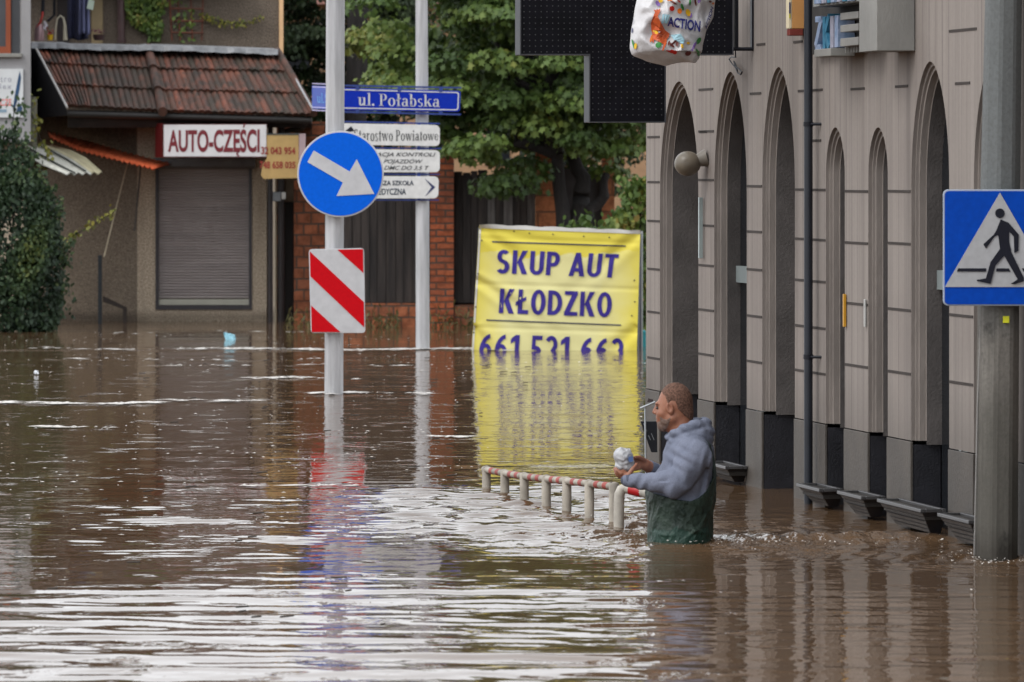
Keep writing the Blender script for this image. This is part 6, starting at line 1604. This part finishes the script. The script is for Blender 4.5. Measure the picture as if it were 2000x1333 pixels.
    r = MB(); r.tube([P(1311, -165, d), Vector((xr, d, zt))], .006, 8); r.build('cord', mat('grey cord', (.3, .3, .3), .8), t)
    a = MB(); k = (_C.x - xr) ; u = 4.2
    u = min(range(0, 900), key=lambda i: abs(FP(i / 100, 1.0, 0).y - d)) / 100
    best = min(((FP(uu / 50, o / 50, 0) - Vector((xr, d, 0))).length, uu / 50, o / 50) for uu in range(0, 500) for o in range(5, 90))
    a.tube([FP(best[1], -.05, zt), FP(best[1], best[2] + .05, zt)], .02, 10); tag(a.build('hoist_pole', M_BLK, None), 'dark pole sticking out of the grey wall above the printed bag', 'pole')
shopping_bag()

# ---------------------------------------------------------------- litter on the water
def litter(nm, lab, pts, m, seed):
    r = random.Random(seed); c = Vector((sum(p[0] for p in pts), sum(p[1] for p in pts), 0)) / len(pts); d0 = DW(c.y + 4); b = MB(); rows = []
    for j in range(7):
        row = []
        for i in range(9): u, v = i / 8, j / 6; x = (pts[0][0] * (1 - u) + pts[1][0] * u) * (1 - v) + (pts[3][0] * (1 - u) + pts[2][0] * u) * v; y = (pts[0][1] * (1 - u) + pts[1][1] * u) * (1 - v) + (pts[3][1] * (1 - u) + pts[2][1] * u) * v; row.append(P(x + r.gauss(0, .6), y + r.gauss(0, .6), d0 + (.5 - v) * .1 + r.gauss(0, .01)))
        rows.append(row)
    b.grid(rows); o = b.build(nm, m, None, smooth='all'); o.modifiers.new('film', 'SOLIDIFY').thickness = .006; tag(o, lab, 'litter')
litter('plastic_scrap', 'crumpled pale blue plastic scrap floating before the shutter', [(437, 650), (459, 655), (462, 668), (440, 664)], mat('pale blue film', srgb(125, 175, 190), .4, .15, 20), 3)
litter('foam_scrap', 'small white scrap floating on the water at the far left', [(67, 725), (74, 725), (75, 732), (67, 732)], mat('white foam', (.6, .62, .65), .6), 4)
# ---------------------------------------------------------------- the wading man
PD = 24.83; PSC = FPX / PD
def LX(px): return (px - 1325) / PSC
def LZ(py): return (1055 - py) / PSC
def C3(px, py, y): return (LX(px), y, LZ(py))
MAN = thing('person', 'man in grey-blue hoodie and dark green waders standing deep in the flood, holding a bag', 'person', Vector((P(1325, 0, PD).x, PD, -1.0)))
def man_mesh(name, f, lo, hi, h, m, parent=MAN, label=None):
    V, Q = surface_net(f, lo, hi, h); V = V + np.array([0, 0, 1.0])
    me = bpy.data.meshes.new(name); me.from_pydata(V.tolist(), [], Q.tolist()); me.materials.append(m)
    return finish(name, me, parent, 'all', 0, label)
HY = math.radians(9)                                  # head turned slightly away from the street
def head_frame(X, Y, Z):
    hx, hy = LX(1322), .0
    x, y = X - hx, Y - hy; c, s = math.cos(HY), math.sin(HY)
    return x * c - y * s + hx, x * s + y * c + hy, Z
def f_head(X, Y, Z):
    X, Y, Z = head_frame(X, Y, Z); Ya = np.abs(Y)
    d = s_ell(X, Y, Z, C3(1319.5, 787, 0), (.082, .073, .096))
    d = smin(d, s_ell(X, Y, Z, C3(1299, 810, 0), (.044, .056, .072)), .03)
    d = smin(d, s_ell(X, Y, Z, C3(1296.5, 833, 0), (.027, .032, .022)), .022)
    d = smin(d, s_cap(X, Ya, Z, C3(1297, 833, .018), C3(1316, 817, .052), .019, .022), .022)
    d = smin(d, s_ell(X, Ya, Z, C3(1295, 808, .034), (.020, .022, .016)), .014)      # cheek
    d = smin(d, s_ell(X, Ya, Z, C3(1284.5, 788.5, .022), (.010, .026, .008)), .012)      # brow
    d = smax(d, -s_ell(X, Ya, Z, C3(1281.2, 797.0, .033), (.0135, .017, .010)), .008)    # eye socket
    d = smin(d, s_cap(X, Y, Z, C3(1283, 792, 0), C3(1277.6, 805.5, 0), .0075, .0105), .008)
    d = smin(d, s_ell(X, Ya, Z, C3(1281, 807.5, .0105), (.0095, .008, .007)), .004)
    d = smin(d, s_ell(X, Y, Z, C3(1284.8, 817.2, 0), (.0105, .022, .0062)), .006)
    d = smin(d, s_ell(X, Y, Z, C3(1285.2, 823.0, 0), (.0100, .020, .0066)), .006)
    d = smax(d, -s_ell(X, Y, Z, C3(1281.5, 820.0, 0), (.010, .021, .0022)), .002)
    e = s_ell(X, Ya, Z, C3(1312.5, 797, .073), (.0175, .010, .032), 12)
    e = smax(e, -s_ell(X, Ya, Z, C3(1311.5, 795, .083), (.0095, .009, .020), 12), .004)
    d = smin(d, e, .005)
    return d
def f_neck(X, Y, Z):
    return smin(s_cap(X, Y, Z, C3(1325, 815, 0), C3(1338, 868, 0), .059, .070), s_ell(X, Y, Z, C3(1341, 806, 0), (.028, .045, .035)), .03)
def hand(X, Y, Z, wrist, pts_palm, fingers):
    d = s_cap(X, Y, Z, wrist, pts_palm[0], .027, .024)
    for a, b, r0, r1 in pts_palm[1]: d = smin(d, s_cap(X, Y, Z, a, b, r0, r1), .012)
    for ch in fingers:
        fd = None
        for (a, b, r0, r1) in ch:
            q = s_cap(X, Y, Z, a, b, r0, r1); fd = q if fd is None else smin(fd, q, .0035)
        d = smin(d, fd, .004)
    return d
def chain(pts, r0, r1):
    n = len(pts) - 1; return [(pts[i], pts[i + 1], r0 + (r1 - r0) * i / n, r0 + (r1 - r0) * (i + 1) / n) for i in range(n)]
def f_handL(X, Y, Z):                                # the near hand, cupped under the crumpled bag
    return hand(X, Y, Z, C3(1228, 937, -.145), (C3(1223, 930, -.130), [(C3(1223, 931, -.140), C3(1213, 921, -.135), .019, .015), (C3(1225, 929, -.105), C3(1216, 921, -.095), .019, .015)]),
        [chain([C3(1226, 925, -.150), C3(1234, 914, -.143), C3(1242, 904.5, -.125)], .0125, .0085),
         chain([C3(1212, 922, -.148), C3(1205, 916.5, -.142), C3(1201.5, 912.5, -.120)], .0105, .0075),
         chain([C3(1212, 925, -.130), C3(1203.5, 921, -.120), C3(1199.5, 914, -.098)], .0108, .0078),
         chain([C3(1213, 928, -.108), C3(1205, 926, -.098), C3(1201, 919, -.076)], .0104, .0076),
         chain([C3(1216, 931, -.088), C3(1209, 930, -.076), C3(1205, 924, -.058)], .0095, .0068)])
def f_handR(X, Y, Z):                                # the far hand, closing on the bag from behind
    return hand(X, Y, Z, C3(1268, 914, .075), (C3(1261, 909, .055), [(C3(1262, 907, .055), C3(1249, 902, .028), .019, .015), (C3(1262, 914, .050), C3(1249, 911, .022), .018, .014)]),
        [chain([C3(1259, 901, .035), C3(1249, 894.5, .004), C3(1240, 893.5, -.022)], .0125, .0085),
         chain([C3(1248, 900, .026), C3(1239, 898, .006), C3(1232, 900, -.004)], .0105, .0078),
         chain([C3(1248, 905, .024), C3(1238, 904.5, .004), C3(1231, 907, -.004)], .0108, .0078),
         chain([C3(1248, 910, .022), C3(1239, 911, .002), C3(1233, 913.5, -.006)], .0102, .0076),
         chain([C3(1250, 915, .020), C3(1243, 917, .000), C3(1238, 918, -.008)], .0092, .0068)])
def f_limbs(X, Y, Z):                                # the body inside the clothes
    d = s_ell(X, Y, Z, C3(1342, 905, 0), (.10, .18, .17))
    d = smin(d, s_ell(X, Y, Z, C3(1330, 975, 0), (.13, .17, .17)), .06)
    d = smin(d, s_cap(X, Y, Z, C3(1352, 880, -.19), C3(1320, 936, -.235), .05, .042), .04); d = smin(d, s_cap(X, Y, Z, C3(1320, 936, -.235), C3(1229, 936.5, -.147), .042, .026), .015)
    d = smin(d, s_cap(X, Y, Z, C3(1340, 880, .19), C3(1312, 945, .235), .05, .042), .04); d = smin(d, s_cap(X, Y, Z, C3(1312, 945, .235), C3(1268, 914, .075), .042, .026), .015)
    for s in (-1, 1):
        k = s_cap(X, Y, Z, (0.02 , s * .10, -.02), (-.01 + .03 * s, s * .12, -.50), .085, .055); k = smin(k, s_cap(X, Y, Z, (-.01 + .03 * s, s * .12, -.50), (.02 + .03 * s, s * .12, -.92), .055, .04), .02)
        k = smin(k, s_cap(X, Y, Z, (.02 + .03 * s, s * .12, -.95), (-.13 + .03 * s, s * .13, -.965), .04, .03), .02); d = smin(d, k, .04)
    return d
def f_body(X, Y, Z):
    d = f_limbs(X, Y, Z)
    d = smin(d, smin(f_head(X, Y, Z), f_neck(X, Y, Z), .020), .03)
    d = smin(d, f_handL(X, Y, Z), .010); return smin(d, f_handR(X, Y, Z), .010)
def skin_material():
    t = NT('weathered skin'); n = t.noise(t.coord((30, 30, 30)), 1.0, 4); b = t.noise(t.coord((9, 9, 9)), 1.0, 3)
    c = t.mix(t.ramp(b, [(.35, 0.), (.65, 1.)]), (.275, .112, .062), (.33, .145, .086)); c = t.mix(t.ramp(n, [(.4, .3), (.65, 0.)]), c, (.20, .066, .042))
    t.p.inputs['Subsurface Weight'].default_value = .12; t.p.inputs['Subsurface Radius'].default_value = (.02, .008, .004); t.p.inputs['Subsurface Scale'].default_value = .3
    t.bump(n, .4, .002); return t.out(c, .48, 0, .4)
M_SKIN = skin_material()
body = man_mesh('body', f_body, (-.36, -.34, -1.01), (.23, .34, .80), .0042, M_SKIN)
# eyes
for s in (-1, 1):
    b = MB(); rows = []
    for i in range(9):
        th = math.pi * i / 8; rows.append([Vector((.0085 * math.sin(th) * math.cos(a), .0085 * math.sin(th) * math.sin(a), .0075 * math.cos(th))) for a in [2 * math.pi * k / 16 for k in range(17)]])
    ex, ey, ez = LX(1285.4), s * .031, LZ(797); c, sn = math.cos(-HY), math.sin(-HY); x0 = ex - LX(1322)
    wx, wy = x0 * c - ey * sn + LX(1322), x0 * sn + ey * c
    org = Vector(MAN['_o']) + Vector((wx, wy, ez + 1.0)); b.grid([[org + q for q in r] for r in rows], True); b.build('eye', mat('dark eye', (.03, .022, .02), .15), MAN, smooth='all')
# cropped hair and stubble: thin shells on the head
def hairline(px, py):
    xs = np.array([1270, 1284, 1292, 1299, 1303, 1306, 1318, 1323, 1336, 1348, 1360.]); ys = np.array([752, 757, 766, 774, 787, 786, 781, 797, 812, 820, 822.])
    return np.interp(px, xs, ys)
def f_hair(X, Y, Z):
    px = X * PSC + 1325; py = 1055 - Z * PSC; d = f_head(X, Y, Z); n = smin(d, f_neck(X, Y, Z), .02)
    reg = (py - hairline(px, py) + 1.6 * vnoise(X, Y, Z, 160, 3)) / PSC
    ear = -(np.sqrt((px - 1312) ** 2 / 1.0 + ((py - 797) * .62) ** 2) - 9.5) / PSC
    return np.maximum(np.maximum(n - .0022 - .0010 * vnoise(X, Y, Z, 420, 8), reg), np.where(np.abs(Y) > .066, ear, -1))
M_HAIR = mat('cropped brown hair', (.135, .072, .051), .8, .5, 110, .004, 220, spec=.2)
man_mesh('hair', f_hair, (-.14, -.10, .54), (.09, .10, .79), .003, M_HAIR)
def f_beard(X, Y, Z):
    px = X * PSC + 1325; py = 1055 - Z * PSC; d = f_head(X, Y, Z)
    top = np.interp(px, [1270, 1283, 1287, 1291, 1297, 1303, 1308, 1314], [828, 827, 816, 814, 818, 818, 815, 818])
    reg = (top - py + 1.8 * vnoise(X, Y, Z, 160, 5)) / PSC
    lips = -(np.sqrt(((px - 1283) / 1.1) ** 2 + ((py - 819.5) * 1.2) ** 2) - 5.5) / PSC
    return np.maximum(np.maximum(np.maximum(d - .0008 - .0012 * vnoise(X, Y, Z, 400, 9), reg), lips), (px - 1310 + .25 * (py - 815)) / PSC)
man_mesh('beard', f_beard, (-.13, -.09, .49), (.01, .09, .68), .003, mat('grizzled stubble', (.175, .098, .068), .8, .35, 40, .003, 200, col2=(.26, .185, .155)))

# hoodie
def f_torso(X, Y, Z):
    d = s_ell(X, Y, Z, C3(1343, 908, 0), (.128, .205, .175))
    d = smin(d, s_ell(X, Y, Z, C3(1330, 965, 0), (.160, .205, .150)), .05)
    d = smin(d, s_ell(X, Y, Z, C3(1350, 872, 0), (.095, .19, .075)), .05)
    return d
def f_arms(X, Y, Z):
    sh = s_ell(X, Y, Z, C3(1351, 884, -.175), (.085, .080, .088))
    u = s_cap(X, Y, Z, C3(1352, 890, -.200), C3(1320, 936, -.235), .076, .066); f = s_cap(X, Y, Z, C3(1314, 937, -.235), C3(1238, 935.5, -.160), .0635, .036); cf = s_cap(X, Y, Z, C3(1236, 935, -.158), C3(1224, 934.5, -.146), .033, .031)
    a = smin(smin(smin(sh, u, .04), f, .028), cf, .008)
    u2 = s_cap(X, Y, Z, C3(1344, 885, .19), C3(1312, 945, .235), .072, .062); f2 = s_cap(X, Y, Z, C3(1312, 945, .235), C3(1271, 915, .085), .058, .036)
    return np.minimum(a, smin(u2, f2, .025))
def f_hood(X, Y, Z):
    Ya = np.abs(Y)
    pts = [C3(1306, 853, .045), C3(1318, 846, .085), C3(1338, 836, .103), C3(1360, 829, .085), C3(1376, 829, .040), C3(1380, 830, 0)]
    rs = [.018, .022, .026, .028, .028, .028]; d = None
    for i in range(len(pts) - 1):
        q = s_cap(X, Ya, Z, pts[i], pts[i + 1], rs[i], rs[i + 1]); d = q if d is None else smin(d, q, .012)
    p2 = [C3(1316, 862, .075), C3(1342, 853, .118), C3(1368, 845, .095), C3(1384, 844, .0)]
    for i in range(3): d = smin(d, s_cap(X, Ya, Z, p2[i], p2[i + 1], .024, .026), .012)
    d = smin(d, s_ell(X, Y, Z, C3(1376, 851, 0), (.046, .10, .060)), .02)
    d = np.maximum(d, -s_ell(X, Y, Z, C3(1352, 826, 0), (.058, .066, .050)))
    return d + .003 * np.sin(Z * 120 + X * 60 + 2.5 * vnoise(X, Y, Z, 18, 29)) * (np.abs(X - LX(1360)) < 1)
def folds(X, Y, Z):
    px = X * PSC + 1325; py = 1055 - Z * PSC
    o = .0060 * vnoise(X, Y, Z, 24, 21) + .0045 * (1 - np.abs(vnoise(X, Y, Z, 38, 22)) * 3)
    # creases radiating from the elbow, the armpit and along the back
    a = np.arctan2(py - 936, px - 1322); r = np.hypot(px - 1322, py - 936); o += .0045 * np.sin(a * 4.3 + r * .10 + 2.2 * vnoise(X, Y, Z, 22, 27)) * np.exp(-((r - 30) / 16) ** 2) * (Y < -.12)
    o += .0042 * np.sin((px - 1240) * .24 + (py - 935) * .16 + 2.5 * vnoise(X, Y, Z, 30, 28)) * np.exp(-((px - 1250) / 20) ** 2) * (Y < 0)
    o += .0070 * np.sin((px + py * .22) * .34 + 2.0 * vnoise(X, Y, Z, 14, 24)) * np.exp(-((px - 1378) / 15) ** 2) * sstep(865, 900, py)
    o += .005 * np.sin((py - px * .55) * .28) * np.exp(-((px - 1330) / 26) ** 2 - ((py - 885) / 26) ** 2)
    return o
def hem(px): return np.interp(px, [1240, 1262, 1290, 1314, 1345, 1362, 1376, 1386, 1396, 1410], [955, 957, 964, 970, 974.5, 969, 957, 941, 925, 915])
def f_hoodie(X, Y, Z):
    d = smin(f_torso(X, Y, Z), f_arms(X, Y, Z), .022) + folds(X, Y, Z)
    d = smin(d, f_hood(X, Y, Z), .010)
    c = np.maximum(d, -(s_cap(X, Y, Z, C3(1320, 800, 0), C3(1331, 850, 0), .062, .066)))
    return np.maximum(c, (940 * 0 + (1055 - Z * PSC) - 990) / PSC)
def hoodie_material():
    t = NT('grey-blue sweatshirt'); n = t.noise(t.coord((260, 260, 260)), 1.0, 2); b = t.noise(t.coord((7, 7, 7)), 1.0, 4)
    c = t.mix(t.ramp(b, [(.3, 0.), (.7, 1.)]), (.165, .184, .245), (.215, .235, .305)); c = t.mix(t.ramp(n, [(.35, .35), (.65, 0.)]), c, (.09, .10, .14)); w_ = t.noise(t.coord((26, 26, 18)), 1.0, 3, .5); rg = t.math('ABSOLUTE', t.math('SUBTRACT', w_, .5)); t.bump(t.math('ADD', t.math('MULTIPLY', n, .08), t.math('MULTIPLY', rg, -1.6)), .6, .008); return t.out(c, .95, 0, .15)
HOOD = man_mesh('hoodie', f_hoodie, (-.275, -.36, .14), (.20, .34, .62), .0042, hoodie_material())
def f_cuff(X, Y, Z): return s_cap(X, Y, Z, C3(1229.5, 935, -.151), C3(1222.5, 935, -.143), .0315, .0295)
man_mesh('cuff', f_cuff, (-.30, -.20, .25), (-.20, -.09, .36), .004, mat('dark cuff', (.075, .085, .12), .9), HOOD)
# waders
def f_wad(X, Y, Z):
    px = X * PSC + 1325; py = 1055 - Z * PSC
    e = np.sqrt(((X - LX(1328)) / .163) ** 2 + (Y / .212) ** 2); up = (e - 1) * .17
    up = np.maximum(up, -Z - .10)
    t = smin(f_torso(X, Y, Z) - .006, up, .04)
    for s in (-1, 1):
        k = s_cap(X, Y, Z, (0.01, s * .10, -.02), (-.01 + .03 * s, s * .12, -.50), .118, .090); k = smin(k, s_cap(X, Y, Z, (-.01 + .03 * s, s * .12, -.50), (.02 + .03 * s, s * .12, -.90), .090, .070), .03)
        k = smin(k, s_cap(X, Y, Z, (.02 + .03 * s, s * .12, -.94), (-.16 + .03 * s, s * .13, -.955), .055, .042), .03); t = smin(t, k, .05)
    o = .0085 * vnoise(X, Y, Z, 17, 31) + .0050 * np.abs(vnoise(X, Y, Z, 34, 32)) * 2
    for cx, cy, an, am in ((1352, 1032, .25, .013), (1352, 1032, 2.5, .013), (1330, 1000, .9, .011), (1372, 1005, 2.1, .011), (1300, 1040, .1, .010), (1352, 1032, 1.25, .010), (1285, 990, 1.9, .009)):
        wb = 5.0 * vnoise(X, Y, Z, 20, 33); ac = -(px - cx) * math.sin(an) + (py - cy) * math.cos(an) + wb; al = (px - cx) * math.cos(an) + (py - cy) * math.sin(an)
        o += am * np.exp(-(ac / 3.6) ** 2) * np.exp(-np.abs(al) / 17) * (-.75)
    t = t + o
    return smax(t, (hem(px) - py) / PSC, .004)
def wader_material():
    t = NT('dark green waders'); n = t.noise(t.coord((12, 12, 12)), 1.0, 5, .65); z = t.n('SeparateXYZ', Vector=t.n('TexCoord').outputs['Object']).outputs['Z']
    c = t.mix(t.ramp(n, [(.35, 0.), (.65, 1.)]), (.018, .030, .024), (.038, .060, .045)); wet = t.ramp(t.math('ADD', z, t.math('MULTIPLY', t.math('SUBTRACT', n, .5), .12)), [(1.03, 1.), (1.06, 0.)])
    w2 = t.math('LESS_THAN', t.math('ADD', z, t.math('MULTIPLY', t.math('SUBTRACT', n, .5), .14)), 1.055)
    c = t.mix(t.math('MULTIPLY', w2, .55), c, (.012, .050, .036)); w_ = t.noise(t.coord((16, 16, 12)), 1.0, 3, .5); t.bump(t.math('ADD', t.math('MULTIPLY', n, .25), t.math('MULTIPLY', t.math('ABSOLUTE', t.math('SUBTRACT', w_, .5)), -1.8)), .9, .02)
    return t.out(c, t.math('MULTIPLY_ADD', w2, -.08, .55), 0, .25)
WAD = man_mesh('waders', f_wad, (-.22, -.27, -1.02), (.20, .27, .38), .0052, wader_material())
def f_strap(X, Y, Z):
    pts = [C3(1348, 862, -.125), C3(1366, 850, -.115), C3(1383, 868, -.100), C3(1392, 900, -.075), C3(1395, 930, -.06), C3(1394, 960, -.05)]; d = None
    for i in range(len(pts) - 1):
        q = s_cap(X, Y, Z, pts[i], pts[i + 1], .010); d = q if d is None else np.minimum(d, q)
    return d
man_mesh('shoulder_strap', f_strap, (.03, -.16, .20), (.21, -.02, .53), .004, mat('green strap', (.030, .045, .042), .7), WAD)
# the crumpled bag in his hands
bagc = Vector(MAN['_o']) + Vector((LX(1219), -.065, LZ(899) + 1.0)); b0 = Vector(bagc)
HB = thing('crumpled_bag', 'crumpled white plastic bag clutched in the wading man\'s hands', 'bag', Vector((bagc.x, bagc.y, bagc.z - .055)))
def f_bag(X, Y, Z):
    d = s_ell(X, Y, Z, (-.004, 0, .078), (.047, .045, .042)); d = smin(d, s_ell(X, Y, Z, (.010, .0, .035), (.034, .036, .042), 20), .02); d = smin(d, s_ell(X, Y, Z, (-.026, .0, .020), (.022, .03, .022)), .02)
    return d + .019 * np.abs(vnoise(X, Y, Z, 60, 41)) + .010 * np.abs(vnoise(X, Y, Z, 130, 42)) - .006
V, Q = surface_net(f_bag, (-.08, -.08, -.03), (.08, .08, .15), .003)
me = bpy.data.meshes.new('film'); me.from_pydata(V.tolist(), [], Q.tolist()); me.materials.append(mat('greyish white film', (.40, .405, .42), .35, .22, 26)); FILM = finish('film', me, HB)
b = MB(); z0 = Vector(HB['_o'])
b.prism([P(x, y, PD - .128) for x, y in ((1228, 893), (1236, 892), (1237, 901), (1230, 904), (1227, 899))], (0, .022, 0)); b.build('blue_print', mat('blue bag print', srgb(70, 95, 140), .4), FILM)
